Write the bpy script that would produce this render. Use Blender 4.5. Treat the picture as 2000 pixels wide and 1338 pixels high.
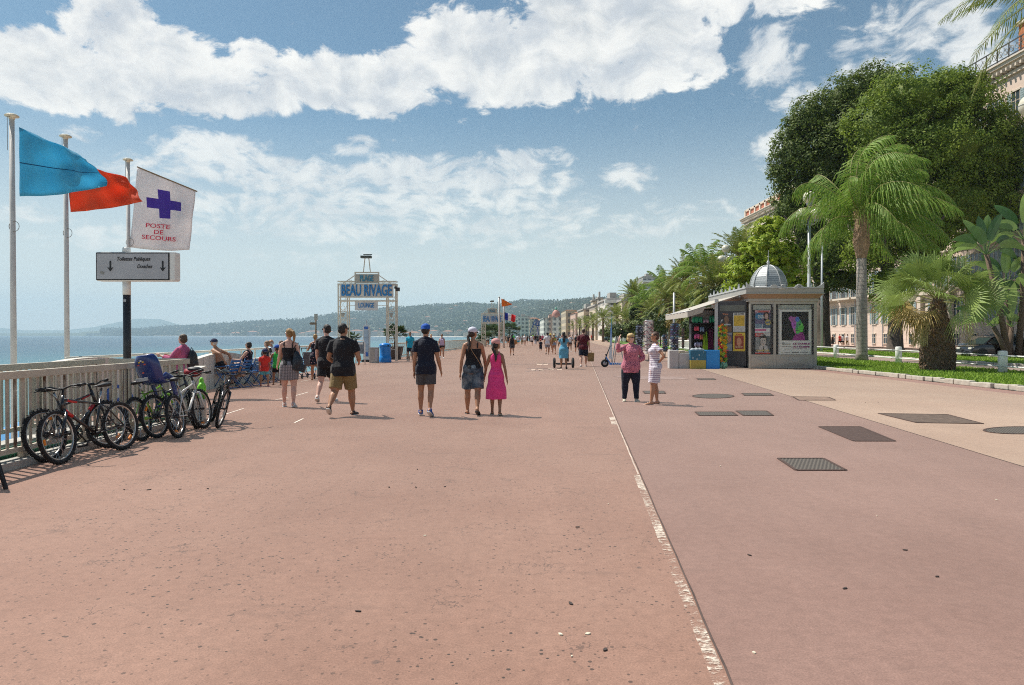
import bpy, bmesh, math, random
import numpy as np
from mathutils import Vector, Matrix, Euler
sin, cos, pi, R = math.sin, math.cos, math.pi, math.radians
for _o in list(bpy.data.objects): bpy.data.objects.remove(_o)
SC = bpy.context.scene
COL = SC.collection

# ---------------------------------------------------------------- camera
F = 1333.33            # focal length in photo pixels (2000 wide)
PITCH = math.atan(14/F)
CAMZ = 1.55
_c = bpy.data.cameras.new('camera'); CAM = bpy.data.objects.new('camera', _c); COL.objects.link(CAM)
_c.sensor_width = 36; _c.lens = 36*F/2000; _c.clip_start = .05; _c.clip_end = 60000
CAM.location = (0, 0, CAMZ); CAM.rotation_euler = (pi/2-PITCH, 0, 0)
SC.camera = CAM

def ray(px, py):
    a, b = (px-1000)/F, (669-py)/F
    return Vector((a, cos(PITCH)+sin(PITCH)*b, b*cos(PITCH)-sin(PITCH)))
def G(px, py, z=0.0):
    """ground point (height z) seen at a photo pixel"""
    d = ray(px, py); t = (z-CAMZ)/d.z
    return Vector((d.x*t, d.y*t, z))
def PX(px, py, Y):
    """point at forward distance Y seen at a photo pixel"""
    d = ray(px, py); t = Y/d.y
    return Vector((d.x*t, Y, CAMZ+d.z*t))

# ---------------------------------------------------------------- sun and sky
SUN_AZ = R(-62)   # measured from +Y towards +X
SUN_EL = R(58)
sd = Vector((sin(SUN_AZ)*cos(SUN_EL), cos(SUN_AZ)*cos(SUN_EL), sin(SUN_EL)))
_l = bpy.data.lights.new('sun', 'SUN'); SUN = bpy.data.objects.new('sun', _l); COL.objects.link(SUN)
_l.energy = 5.0; _l.angle = R(.5); _l.color = (1.0, .94, .85)
SUN.rotation_euler = sd.to_track_quat('Z', 'Y').to_euler()
SC.view_settings.view_transform = 'Standard'; SC.view_settings.look = 'None'
SC.view_settings.exposure = 0.32; SC.view_settings.gamma = 1
SC.cycles.max_bounces = 7; SC.cycles.diffuse_bounces = 3; SC.cycles.glossy_bounces = 3
SC.cycles.transparent_max_bounces = 24; SC.cycles.transmission_bounces = 4; SC.cycles.volume_bounces = 2
SC.cycles.use_denoising = False; SC.cycles.filter_width = 1.05

class NT:
    """small helper to write node graphs as expressions"""
    def __init__(s, tree):
        s.t = tree; s.n = tree.nodes; s.l = tree.links
    def add(s, typ, **kw):
        n = s.n.new(typ)
        for k, v in kw.items(): setattr(n, k, v)
        return n
    def put(s, sock, v):
        if isinstance(v, bpy.types.NodeSocket): s.l.new(v, sock)
        elif v is not None:
            try: sock.default_value = v
            except TypeError: sock.default_value = tuple(v)+(1,)
            except ValueError: sock.default_value = tuple(v)+(1,)
    def math(s, op, a, b=None, c=None, clamp=False):
        n = s.add('ShaderNodeMath', operation=op, use_clamp=clamp)
        s.put(n.inputs[0], a); s.put(n.inputs[1], b); s.put(n.inputs[2], c); return n.outputs[0]
    def vmath(s, op, a, b=None):
        n = s.add('ShaderNodeVectorMath', operation=op)
        s.put(n.inputs[0], a); s.put(n.inputs[1], b)
        return n.outputs['Value'] if op in ('LENGTH', 'DOT_PRODUCT', 'DISTANCE') else n.outputs[0]
    def scale(s, a, k):
        n = s.add('ShaderNodeVectorMath', operation='SCALE'); s.put(n.inputs[0], a); s.put(n.inputs['Scale'], k); return n.outputs[0]
    def mix(s, f, a, b, typ='RGBA', blend='MIX'):
        n = s.add('ShaderNodeMix', data_type=typ, blend_type=blend) if typ == 'RGBA' else s.add('ShaderNodeMix', data_type=typ)
        i = {'FLOAT': (0, 2, 3, 0), 'VECTOR': (0, 4, 5, 1), 'RGBA': (0, 6, 7, 2)}[typ]
        s.put(n.inputs[i[0]], f); s.put(n.inputs[i[1]], a); s.put(n.inputs[i[2]], b); return n.outputs[i[3]]
    def noise(s, vec, scale, detail=3, rough=.5, dist=0, out=0):
        n = s.add('ShaderNodeTexNoise'); s.put(n.inputs['Vector'], vec)
        n.inputs['Scale'].default_value = scale; n.inputs['Detail'].default_value = detail
        n.inputs['Roughness'].default_value = rough; n.inputs['Distortion'].default_value = dist
        return n.outputs[out]
    def voro(s, vec, scale, feature='F1', rnd=1, out=0):
        n = s.add('ShaderNodeTexVoronoi', feature=feature); s.put(n.inputs['Vector'], vec)
        n.inputs['Scale'].default_value = scale; n.inputs['Randomness'].default_value = rnd
        return n.outputs[out]
    def ramp(s, f, a, b, lo=0.0, hi=1.0, smooth=False):
        n = s.add('ShaderNodeMapRange'); n.interpolation_type = 'SMOOTHSTEP' if smooth else 'LINEAR'
        s.put(n.inputs[0], f); s.put(n.inputs[1], a); s.put(n.inputs[2], b); s.put(n.inputs[3], lo); s.put(n.inputs[4], hi); return n.outputs[0]
    def sep(s, v):
        n = s.add('ShaderNodeSeparateXYZ'); s.put(n.inputs[0], v); return n.outputs
    def comb(s, x, y, z):
        n = s.add('ShaderNodeCombineXYZ')
        for i, q in enumerate((x, y, z)): s.put(n.inputs[i], q)
        return n.outputs[0]
    def hsv(s, col, h=.5, sat=1, val=1):
        n = s.add('ShaderNodeHueSaturation'); s.put(n.inputs['Hue'], h); s.put(n.inputs['Saturation'], sat); s.put(n.inputs['Value'], val); s.put(n.inputs['Color'], col); return n.outputs[0]

def build_world():
    W = bpy.data.worlds.new('World'); SC.world = W; W.use_nodes = True
    g = NT(W.node_tree); g.n.clear()
    sky = g.add('ShaderNodeTexSky', sky_type='NISHITA'); sky.sun_disc = False
    sky.sun_elevation = SUN_EL; sky.sun_rotation = SUN_AZ
    sky.air_density = 1.0; sky.dust_density = 1.2; sky.ozone_density = 2.0; sky.altitude = 10
    d = g.add('ShaderNodeTexCoord').outputs['Generated']
    x, y, z = g.sep(d)
    az = g.math('MULTIPLY', g.math('ARCTAN2', x, y), 180/pi)
    el = g.math('MULTIPLY', g.math('ARCSINE', z), 180/pi)
    p = g.comb(az, el, 0)
    # two noises: billows for the edge of the clouds and a fine one for wisps
    warp = g.noise(p, .16, 2, .5, 0, 1)
    pw = g.vmath('ADD', p, g.scale(g.vmath('SUBTRACT', warp, (.5, .5, .5)), 4.0))
    n1 = g.noise(g.vmath('MULTIPLY', pw, (1, 1.35, 1)), .17, 8, .60)
    n2 = g.noise(g.vmath('MULTIPLY', pw, (1, 2.0, 1)), .55, 6, .62)
    def pe(px, py):
        v = ray(px, py).normalized()
        return math.degrees(math.atan2(v.x, v.y)), math.degrees(math.asin(v.z))
    def blob(px, py, rx, ry, w, rot=0):
        a, e = pe(px, py); k = 1333/57.3
        sx = k*(1+math.tan(R(a))**2)   # pixels per degree at that azimuth
        q = g.vmath('SUBTRACT', p, (a, e, 0))
        if rot:
            n = g.add('ShaderNodeVectorRotate', rotation_type='Z_AXIS'); g.put(n.inputs['Vector'], q); n.inputs['Angle'].default_value = R(rot); q = n.outputs[0]
        q = g.vmath('MULTIPLY', q, (sx/rx, k*1.02/ry, 0))
        return g.ramp(g.vmath('LENGTH', q), 0.35, 1.3, w, 0, True)
    def total(bl):
        acc = None
        for b in bl:
            v = blob(*b); acc = v if acc is None else g.math('MAXIMUM', acc, v)
        return acc
    heavy = total([(-260, 150, 330, 95, 1), (120, 150, 260, 78, 1), (215, 45, 120, 85, .95), (420, 165, 260, 62, 1), (690, 165, 240, 66, 1), (800, 140, 120, 60, .95), (330, 120, 160, 70, .9),
                   (500, 125, 70, 50, .85), (930, 110, 170, 115, 1), (1190, 60, 280, 135, 1.05), (1000, 165, 180, 55, 1), (1420, 10, 220, 50, .85), (1230, 150, 160, 55, .9), (1360, 90, 80, 90, .75),
                   (-500, 60, 400, 200, .9), (1180, -160, 500, 190, .9)])
    light = total([(1510, 110, 75, 75, .80), (1560, 195, 55, 45, .74), (1690, 90, 85, 60, .66), (1700, 135, 120, 40, .70), (1820, 40, 150, 55, .78), (1900, 110, 90, 70, .85), (1640, 180, 70, 40, .6), (1510, 285, 55, 35, .74),
                   (430, 300, 150, 50, .84), (560, 345, 260, 46, .90), (300, 330, 130, 34, .72), (930, 345, 150, 46, .86), (720, 400, 320, 36, .78), (1060, 440, 140, 40, .72), (500, 400, 260, 30, .7), (240, 470, 220, 30, .62), (900, 440, 260, 34, .7), (1250, 440, 160, 34, .62), (690, 285, 60, 28, .72), (800, 340, 170, 48, .9), (1000, 330, 120, 46, .86), (1090, 360, 70, 40, .70), (1080, 310, 60, 30, .66),
                   (960, 390, 160, 45, .72), (1110, 410, 90, 40, .62), (620, 440, 260, 40, .66), (400, 440, 180, 30, .55), (1350, 420, 150, 35, .56), (1230, 350, 70, 35, .6), (160, 262, 60, 20, .66), (960, 470, 240, 30, .6), (60, 420, 160, 30, .5),
                   (1500, 310, 80, 35, .4), (700, 510, 340, 26, .42), (2150, 180, 200, 180, .8), (-200, 330, 200, 60, .7)])
    dh = g.math('ADD', heavy, g.math('MULTIPLY', g.math('SUBTRACT', n1, .5), 2.0))
    dh = g.math('ADD', dh, g.math('MULTIPLY', g.math('SUBTRACT', n2, .5), .95))
    ch = g.ramp(dh, .42, .70, 0, 1, True)
    dl = g.math('ADD', light, g.math('MULTIPLY', g.math('SUBTRACT', n2, .5), 2.0))
    dl = g.math('ADD', dl, g.math('MULTIPLY', g.math('SUBTRACT', n1, .5), 1.0))
    cl = g.ramp(dl, .30, .98, 0, .85, True)
    # the rest of the sky, never in the photograph, carries scattered cloud too
    cov = g.math('MAXIMUM', ch, cl)
    # inside shading of the clouds: density seen a little towards the sun
    n3 = g.noise(g.vmath('ADD', g.vmath('MULTIPLY', pw, (1, 1.35, 1)), (1.1, -2.2, 0)), .17, 6, .58)
    sh = g.ramp(g.math('SUBTRACT', n1, n3), -.20, .16, 0, 1, True)
    thick = g.ramp(dh, .75, 1.65, 0, 1, True)
    lit = g.mix(sh, (.60, .64, .70, 1), (1.04, 1.02, .98, 1))
    ccol = g.mix(g.math('MULTIPLY', thick, g.math('SUBTRACT', 1.0, g.math('MULTIPLY', sh, .55))), lit, (.44, .49, .55, 1))
    # blue of the sky, with the milky air low over the sea
    base = g.mix(1.0, sky.outputs[0], (.66, .90, .93, 1), blend='MULTIPLY')
    bg = g.add('ShaderNodeBackground'); g.put(bg.inputs[0], base); bg.inputs[1].default_value = .075
    bc = g.add('ShaderNodeBackground'); g.put(bc.inputs[0], ccol); bc.inputs[1].default_value = .80
    lowhaze = g.add('ShaderNodeBackground'); lowhaze.inputs[0].default_value = (.68, .68, .63, 1); lowhaze.inputs[1].default_value = 1.12
    ms = g.add('ShaderNodeMixShader'); g.put(ms.inputs[0], g.math('MULTIPLY', cov, g.ramp(el, 1, 9, .35, 1, True))); g.l.new(bg.outputs[0], ms.inputs[1]); g.l.new(bc.outputs[0], ms.inputs[2])
    m2 = g.add('ShaderNodeMixShader'); g.put(m2.inputs[0], g.ramp(el, -1, 19, .9, 0, True)); g.l.new(ms.outputs[0], m2.inputs[1]); g.l.new(lowhaze.outputs[0], m2.inputs[2])
    out = g.add('ShaderNodeOutputWorld'); g.l.new(m2.outputs[0], out.inputs[0])
    W.cycles.sampling_method = 'MANUAL'; W.cycles.sample_map_resolution = 512
build_world()
# ---------------------------------------------------------------- helpers
def tag(o, label=None, cat=None, group=None, kind=None):
    if label: o['label'] = label
    if cat: o['category'] = cat
    if group: o['group'] = group
    if kind: o['kind'] = kind
    return o
def empty(name, loc=(0,0,0), rz=0, label=None, cat=None, group=None):
    o = bpy.data.objects.new(name, None); COL.objects.link(o); o.empty_display_size = .1
    o.location = loc; o.rotation_euler = (0, 0, rz)
    return tag(o, label, cat, group)
def copy_tree(o, parent=None):
    c = o.copy(); COL.objects.link(c); c.parent = parent
    if parent is not None: c.matrix_parent_inverse = o.matrix_parent_inverse.copy()
    for ch in o.children: copy_tree(ch, c)
    return c

class MB:
    def __init__(s): s.v = []; s.f = []; s.m = []; s.mi = 0; s.T = None
    def add(s, vs, fs):
        n = len(s.v)
        if s.T is not None: vs = [s.T @ Vector(v) for v in vs]
        s.v += [tuple(v) for v in vs]; s.f += [tuple(i+n for i in f) for f in fs]; s.m += [s.mi]*len(fs); return s
    def box(s, c, d, rot=None):
        x, y, z = d[0]/2, d[1]/2, d[2]/2
        vs = [Vector(p) for p in ((-x,-y,-z),(x,-y,-z),(x,y,-z),(-x,y,-z),(-x,-y,z),(x,-y,z),(x,y,z),(-x,y,z))]
        if rot is not None:
            M = rot if isinstance(rot, Matrix) else Euler(rot).to_matrix()
            vs = [M @ v for v in vs]
        c = Vector(c)
        return s.add([v+c for v in vs], [(0,3,2,1),(4,5,6,7),(0,1,5,4),(1,2,6,5),(2,3,7,6),(3,0,4,7)])
    def bb(s, a, b):
        return s.box([(a[i]+b[i])/2 for i in range(3)], [abs(b[i]-a[i]) for i in range(3)])
    def bar(s, p, q, w, h, up=(0,0,1)):
        p, q = Vector(p), Vector(q); d = q-p; L = d.length; d = d/L; u = Vector(up)
        if abs(d.dot(u)) > .99: u = Vector((0,1,0))
        sx = d.cross(u).normalized(); u = sx.cross(d)
        M = Matrix((sx, d, u)).transposed()
        return s.box((p+q)/2, (w, L, h), M)
    def tube(s, pts, r, n=8, caps=True, flat=1.0, up=None):
        pts = [Vector(p) for p in pts]
        if not hasattr(r, '__len__'): r = [r]*len(pts)
        vs = []; a = None
        for i, p in enumerate(pts):
            t = (pts[min(i+1, len(pts)-1)]-pts[max(i-1, 0)])
            t = t.normalized() if t.length > 1e-9 else Vector((0,0,1))
            if a is None:
                a = Vector(up) if up is not None else (Vector((0,0,1)) if abs(t.z) < .9 else Vector((0,1,0)))
            a = (a-t*a.dot(t)); a = a.normalized() if a.length > 1e-6 else t.orthogonal().normalized()
            b = t.cross(a)
            for k in range(n):
                an = 2*pi*k/n; vs.append(p+(a*cos(an)*flat+b*sin(an))*r[i])
        fs = []
        for i in range(len(pts)-1):
            for k in range(n):
                k2 = (k+1) % n; fs.append((i*n+k, i*n+k2, (i+1)*n+k2, (i+1)*n+k))
        if caps: fs.append(tuple(reversed(range(n)))); fs.append(tuple((len(pts)-1)*n+k for k in range(n)))
        return s.add(vs, fs)
    def cyl(s, p, q, r1, r2=None, n=12): return s.tube([p, q], [r1, r1 if r2 is None else r2], n)
    def lathe(s, prof, c=(0,0,0), n=16, axis='Z', caps=True):
        vs = []
        for r, z in prof:
            for k in range(n):
                a = 2*pi*k/n
                v = (r*cos(a), r*sin(a), z) if axis == 'Z' else ((z, r*cos(a), r*sin(a)) if axis == 'X' else (r*sin(a), z, r*cos(a)))
                vs.append((v[0]+c[0], v[1]+c[1], v[2]+c[2]))
        fs = [(i*n+k, i*n+(k+1) % n, (i+1)*n+(k+1) % n, (i+1)*n+k) for i in range(len(prof)-1) for k in range(n)]
        if caps: fs.append(tuple(reversed(range(n)))); fs.append(tuple((len(prof)-1)*n+k for k in range(n)))
        return s.add(vs, fs)
    def sph(s, c, r, nu=12, nv=8, rot=None):
        r = r if hasattr(r, '__len__') else (r, r, r)
        vs = []; M = Euler(rot).to_matrix() if rot is not None else None
        for i in range(nv+1):
            t = pi*i/nv; rr = max(sin(t), .001)
            for k in range(nu):
                a = 2*pi*k/nu; v = Vector((rr*cos(a)*r[0], rr*sin(a)*r[1], -cos(t)*r[2]))
                if M is not None: v = M @ v
                vs.append(v+Vector(c))
        return s.add(vs, [(i*nu+k, i*nu+(k+1) % nu, (i+1)*nu+(k+1) % nu, (i+1)*nu+k) for i in range(nv) for k in range(nu)])
    def torus(s, c, R_, r, n=32, m=8, axis='X', wid=1.0):
        vs = []
        for i in range(n):
            a = 2*pi*i/n
            for k in range(m):
                b = 2*pi*k/m; rr = R_+r*cos(b); h = r*sin(b)*wid
                v = {'X': (h, rr*cos(a), rr*sin(a)), 'Y': (rr*cos(a), h, rr*sin(a)), 'Z': (rr*cos(a), rr*sin(a), h)}[axis]
                vs.append((v[0]+c[0], v[1]+c[1], v[2]+c[2]))
        return s.add(vs, [(i*m+k, ((i+1) % n)*m+k, ((i+1) % n)*m+(k+1) % m, i*m+(k+1) % m) for i in range(n) for k in range(m)])
    def prism(s, poly, a, b, axis='Y'):
        """poly: outline in the plane across axis; extruded from a to b along it"""
        def P(u, v, w): return {'Y': (u, w, v), 'X': (w, u, v), 'Z': (u, v, w)}[axis]
        n = len(poly); vs = [P(u, v, a) for u, v in poly]+[P(u, v, b) for u, v in poly]
        return s.add(vs, [tuple(range(n)), tuple(reversed(range(n, 2*n)))]+[(k, n+k, n+(k+1) % n, (k+1) % n) for k in range(n)])
    def quad(s, *p): return s.add(p, [tuple(range(len(p)))])
    def build(s, name, mats, parent=None, smooth=False, bevel=0):
        me = bpy.data.meshes.new(name); me.from_pydata(s.v, [], s.f)
        mats = mats if isinstance(mats, (list, tuple)) else [mats]
        for m in mats: me.materials.append(m)
        if len(mats) > 1: me.polygons.foreach_set('material_index', s.m)
        if smooth: me.polygons.foreach_set('use_smooth', [True]*len(me.polygons))
        bm = bmesh.new(); bm.from_mesh(me); bmesh.ops.recalc_face_normals(bm, faces=bm.faces)
        if bevel: bmesh.ops.bevel(bm, geom=[e for e in bm.edges if e.is_manifold and e.calc_face_angle(0) > .6], offset=bevel, segments=2, affect='EDGES', profile=.6, clamp_overlap=True)
        bm.to_mesh(me); bm.free()
        if smooth == 'auto':
            me.set_sharp_from_angle(angle=R(40))
        o = bpy.data.objects.new(name, me); COL.objects.link(o)
        if parent is not None: o.parent = parent
        return o

def np_mesh(name, co, faces, mat, parent=None, smooth=False, k=4):
    """mesh from numpy arrays; faces is n x k"""
    me = bpy.data.meshes.new(name); me.vertices.add(len(co)); me.vertices.foreach_set('co', np.asarray(co, np.float32).ravel())
    nf = len(faces); me.loops.add(nf*k); me.loops.foreach_set('vertex_index', np.asarray(faces, np.int32).ravel())
    me.polygons.add(nf); me.polygons.foreach_set('loop_start', np.arange(nf, dtype=np.int32)*k)
    me.update(calc_edges=True); me.materials.append(mat)
    if smooth: me.polygons.foreach_set('use_smooth', [True]*nf)
    o = bpy.data.objects.new(name, me); COL.objects.link(o)
    if parent is not None: o.parent = parent
    return o

_M = {}
def mat(name, col, rough=.6, metal=0, var=.12, scale=6, bump=0, bscale=60, spec=.5, sheen=0, coat=0, alpha=1, trans=0, translucent=0, extra=None, emit=0):
    if name in _M: return _M[name]
    m = bpy.data.materials.new(name); m.use_nodes = True; g = NT(m.node_tree); b = g.n['Principled BSDF']
    tc = g.add('ShaderNodeTexCoord').outputs['Object']
    c4 = tuple(col)+(1,)
    if var:
        n = g.noise(tc, scale, 4, .6)
        f = g.ramp(n, .3, .7, 1-var, 1+var)
        c = g.mix(1.0, c4, g.comb(f, f, f), blend='MULTIPLY')
    else: c = c4
    if extra: c = extra(g, tc, c, b) or c
    g.put(b.inputs['Base Color'], c)
    b.inputs['Roughness'].default_value = rough; b.inputs['Metallic'].default_value = metal
    b.inputs['Specular IOR Level'].default_value = spec
    if sheen: b.inputs['Sheen Weight'].default_value = sheen
    if sheen > .4: b.inputs['Sheen Tint'].default_value = (1, .68, .54, 1); b.inputs['Sheen Roughness'].default_value = .35
    if coat: b.inputs['Coat Weight'].default_value = coat; b.inputs['Coat Roughness'].default_value = .06
    if alpha < 1: b.inputs['Alpha'].default_value = alpha
    if trans: b.inputs['Transmission Weight'].default_value = trans
    if emit: g.put(b.inputs['Emission Color'], c4); b.inputs['Emission Strength'].default_value = emit
    if bump:
        bn = g.add('ShaderNodeBump'); bn.inputs['Strength'].default_value = bump; bn.inputs['Distance'].default_value = .02
        g.put(bn.inputs['Height'], g.noise(tc, bscale, 4, .6)); g.l.new(bn.outputs[0], b.inputs['Normal'])
    if translucent:
        t = g.add('ShaderNodeBsdfTranslucent'); g.put(t.inputs[0], c)
        ms = g.add('ShaderNodeMixShader'); ms.inputs[0].default_value = translucent
        g.l.new(b.outputs[0], ms.inputs[1]); g.l.new(t.outputs[0], ms.inputs[2]); g.l.new(ms.outputs[0], g.n['Material Output'].inputs[0])
    _M[name] = m; return m

def to_mesh_obj(ob, name, parent=None):
    dg = bpy.context.evaluated_depsgraph_get(); me = bpy.data.meshes.new_from_object(ob.evaluated_get(dg))
    me.name = name
    o = bpy.data.objects.new(name, me); COL.objects.link(o)
    if parent is not None: o.parent = parent
    return o
def text(body, size, mat_, loc=(0,0,0), rot=(pi/2,0,0), parent=None, ext=.004, sx=1.0, shear=0, fat=0, align='CENTER', name='lettering', fit=None, space=1.0):
    cu = bpy.data.curves.new(name, 'FONT'); cu.body = body; cu.size = size; cu.extrude = ext; cu.align_x = align; cu.align_y = 'CENTER'
    cu.shear = shear; cu.offset = fat; cu.resolution_u = 3; cu.space_character = space; cu.space_line = .85
    t = bpy.data.objects.new('tmp', cu); COL.objects.link(t)
    o = to_mesh_obj(t, name, parent); bpy.data.objects.remove(t); bpy.data.curves.remove(cu)
    if not o.data.materials: o.data.materials.append(mat_)
    else: o.data.materials[0] = mat_
    if fit:
        xs = [v.co.x for v in o.data.vertices]; sx = fit/(max(xs)-min(xs))
    if sx != 1:
        for v in o.data.vertices: v.co.x *= sx
    o.location = loc; o.rotation_euler = rot
    return o
HAZE = True
# ---------------------------------------------------------------- ground, sea, hills
def ground_mat(name, c1, c2, speck=.5, crack=.65, hole=1.0, rough=.75):
    def ex(g, tc, c, b):
        tc = g.add('ShaderNodeNewGeometry').outputs['Position']
        a = g.noise(tc, .35, 5, .65); col = g.mix(g.ramp(a, .35, .65), c1+(1,), c2+(1,))
        st = g.noise(g.vmath('MULTIPLY', tc, (1, .25, 1)), 2.2, 5, .7)
        col = g.mix(g.ramp(st, .3, .75, 0, .45), col, tuple(x*.78 for x in c1)+(1,))
        lg = g.noise(g.vmath('MULTIPLY', tc, (1, .5, 1)), .12, 4, .6); f = g.ramp(lg, .35, .65, .86, 1.10); col = g.mix(1.0, col, g.comb(f, f, f), blend='MULTIPLY')
        sm = g.noise(g.vmath('MULTIPLY', tc, (.35, 1.6, 1)), 1.1, 5, .75); col = g.mix(g.ramp(sm, .60, .74, 0, .32), col, (.09, .06, .05, 1))
        fine = g.noise(tc, 95, 3, .8); f = g.ramp(fine, .25, .75, .66, 1.34)
        col = g.mix(1.0, col, g.comb(f, f, f), blend='MULTIPLY')
        mid = g.noise(tc, 14, 4, .7); f = g.ramp(mid, .3, .7, .87, 1.13)
        col = g.mix(1.0, col, g.comb(f, f, f), blend='MULTIPLY')
        if hole:
            # little blow holes in clusters
            v = g.voro(tc, 26, 'F1', 1); cell = g.voro(tc, 26, 'F1', 1, 1)
            keep = g.math('GREATER_THAN', g.sep(cell)[0], .35)
            dens = g.ramp(g.noise(tc, .55, 4, .6), .33, .55, 0, 1)
            sz = g.math('MULTIPLY', g.sep(cell)[1], .26); h = g.math('MULTIPLY', g.math('MULTIPLY', g.ramp(v, sz, g.math('ADD', sz, .07), 1, 0), keep), dens); gr = g.ramp(g.noise(tc, 120, 2, .7), .64, .70, 0, .75); h = g.math('MAXIMUM', h, g.math('MULTIPLY', gr, g.ramp(g.noise(tc, .9, 3), .4, .6, .35, 1)))
            col = g.mix(g.math('MULTIPLY', h, hole*.95), col, (.035, .026, .022, 1))
        if crack:
            w = g.vmath('ADD', tc, g.scale(g.vmath('SUBTRACT', g.noise(tc, 3.0, 4, .7, 0, 1), (.5,.5,.5)), .55))
            e = g.voro(w, 2.6, 'DISTANCE_TO_EDGE', 1)
            cm = g.ramp(g.noise(tc, 1.7, 3, .6), .51, .62, 0, 1)
            ck = g.math('MULTIPLY', g.ramp(e, .004, .017, 1, 0), cm)
            col = g.mix(g.math('MULTIPLY', ck, crack), col, (.06, .042, .036, 1))
        if speck:
            v = g.voro(tc, 1.1, 'F1', 1); cell = g.sep(g.voro(tc, 1.1, 'F1', 1, 1))
            pale = g.math('MULTIPLY', g.ramp(v, .016, .024, 1, 0), g.math('GREATER_THAN', cell[0], .72))
            col = g.mix(g.math('MULTIPLY', pale, speck), col, (.75, .70, .62, 1))
            q = g.vmath('ADD', tc, (31.3, 17.7, 0)); q = g.vmath('MULTIPLY', q, (1, .8, 1))
            v2 = g.voro(q, 1.0, 'F1', 1); cell2 = g.sep(g.voro(q, 1.0, 'F1', 1, 1))
            gum = g.math('MULTIPLY', g.ramp(v2, .012, .024, 1, 0), g.math('GREATER_THAN', cell2[1], .45))
            col = g.mix(g.math('MULTIPLY', gum, .55), col, (.07, .055, .05, 1))
        bn = g.add('ShaderNodeBump'); bn.inputs['Strength'].default_value = .35; bn.inputs['Distance'].default_value = .004
        g.put(bn.inputs['Height'], fine); g.l.new(bn.outputs[0], b.inputs['Normal'])
        return col
    return mat(name, c1, rough=rough, var=0, extra=ex, spec=.35, sheen=.85)
M_left = ground_mat('pavement_pink', (.285, .152, .108), (.36, .208, .152))
M_mid = ground_mat('pavement_mauve', (.255, .145, .115), (.32, .192, .155), crack=.15, hole=0)
M_tan = ground_mat('pavement_tan', (.45, .305, .215), (.52, .375, .27), crack=0, hole=.25)
M_red = ground_mat('pavement_red', (.30, .15, .125), (.36, .19, .16), crack=0, hole=0)
M_path = ground_mat('path_asphalt', (.36, .27, .235), (.42, .33, .29), crack=0, hole=0)
M_road = ground_mat('road_asphalt', (.17, .16, .155), (.22, .205, .19), crack=0, hole=0, speck=0)

EDGE = [(-30, -5.9), (12.38, -5.9), (12.4, -8.95), (40, -8.6), (62, -6.9), (76, -6.1), (110, -4), (160, 0), (250, 12), (344, 26), (600, 50), (1200, 85), (2000, 62)]
def edge_x(Y):
    for (a, xa), (b, xb) in zip(EDGE, EDGE[1:]):
        if a <= Y <= b: return xa+(xb-xa)*(Y-a)/(b-a)
    return EDGE[-1][1]
def line_x(p, q):
    return lambda Y: p[0]+(q[0]-p[0])*(Y-p[1])/(q[1]-p[1])
S1 = line_x(G(1430, 1338), G(1152, 700))
S2 = line_x(G(2000, 912), G(1372, 722))
def bay(Y):   # sideways drift of the whole promenade as it follows the bay
    return 0 if Y < 45 else edge_x(Y)+8.5 if Y > 62 else (Y-45)/17*1.6
def KERB(Y): return 14.0+bay(Y)
YS = [-25, -5, 0, 2, 4, 6, 8, 10, 12.38, 12.4, 14, 18, 22, 27, 33, 40, 50, 62, 76, 90, 110, 135, 160, 200, 250, 300, 344, 450, 600, 900, 1200, 2000]
def strip(name, fl, fr, z, m, ys=YS, kind='structure', nx=1, th=0):
    b = MB(); rows = []
    for Y in ys:
        a, c = fl(Y), fr(Y); rows.append([(a+(c-a)*i/nx, Y, z) for i in range(nx+1)])
    n = nx+1
    vs = [p for r in rows for p in r]
    b.add(vs, [(i*n+k, i*n+k+1, (i+1)*n+k+1, (i+1)*n+k) for i in range(len(rows)-1) for k in range(nx)])
    o = b.build(name, m); tag(o, kind=kind); return o
s1f = lambda Y: min(S1(Y), KERB(Y)-1.0) if Y < 60 else KERB(Y)-9.5+max(0, (S1(60)-(KERB(60)-9.5)))*0 + 0
def s1c(Y): return S1(Y) if Y <= 40 else S1(40)+bay(Y)
def s2c(Y): return S2(Y) if Y <= 40 else S2(40)+bay(Y)
strip('promenade', lambda Y: edge_x(Y), lambda Y: s1c(Y), 0, M_left)
strip('promenade_middle', s1c, s2c, 0.0, M_mid)
strip('promenade_side', s2c, lambda Y: KERB(Y)-.75, 0.0, M_tan)
strip('gutter_strip', lambda Y: KERB(Y)-.75, KERB, 0.0, M_red)
# seam joints between the pours: dark thin lines
M_joint = mat('joint', (.09, .06, .05), rough=.9, var=.3)
def ribbon(name, f, w, z, m, y0, y1, n=80, jit=0, parent=None):
    b = MB(); rnd = random.Random(3); vs = []
    for i in range(n+1):
        Y = y0+(y1-y0)*(i/n)**1.6; x = f(Y)+rnd.uniform(-jit, jit); vs += [(x-w/2, Y, z), (x+w/2, Y, z)]
    b.add(vs, [(2*i, 2*i+1, 2*i+3, 2*i+2) for i in range(n)])
    return tag(b.build(name, m, parent), kind='structure')
ribbon('pavement_joint', s1c, .012, .004, M_joint, 2, 60, jit=.004)
ribbon('pavement_joint', s2c, .016, .004, M_joint, 2, 60, jit=.003)
ribbon('road_marking', lambda Y: s1c(Y)-.022, .018, .003, mat('paint_thin', (.50, .40, .33), rough=.9, var=.35, scale=3), 7.6, 58, jit=.003)
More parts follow.
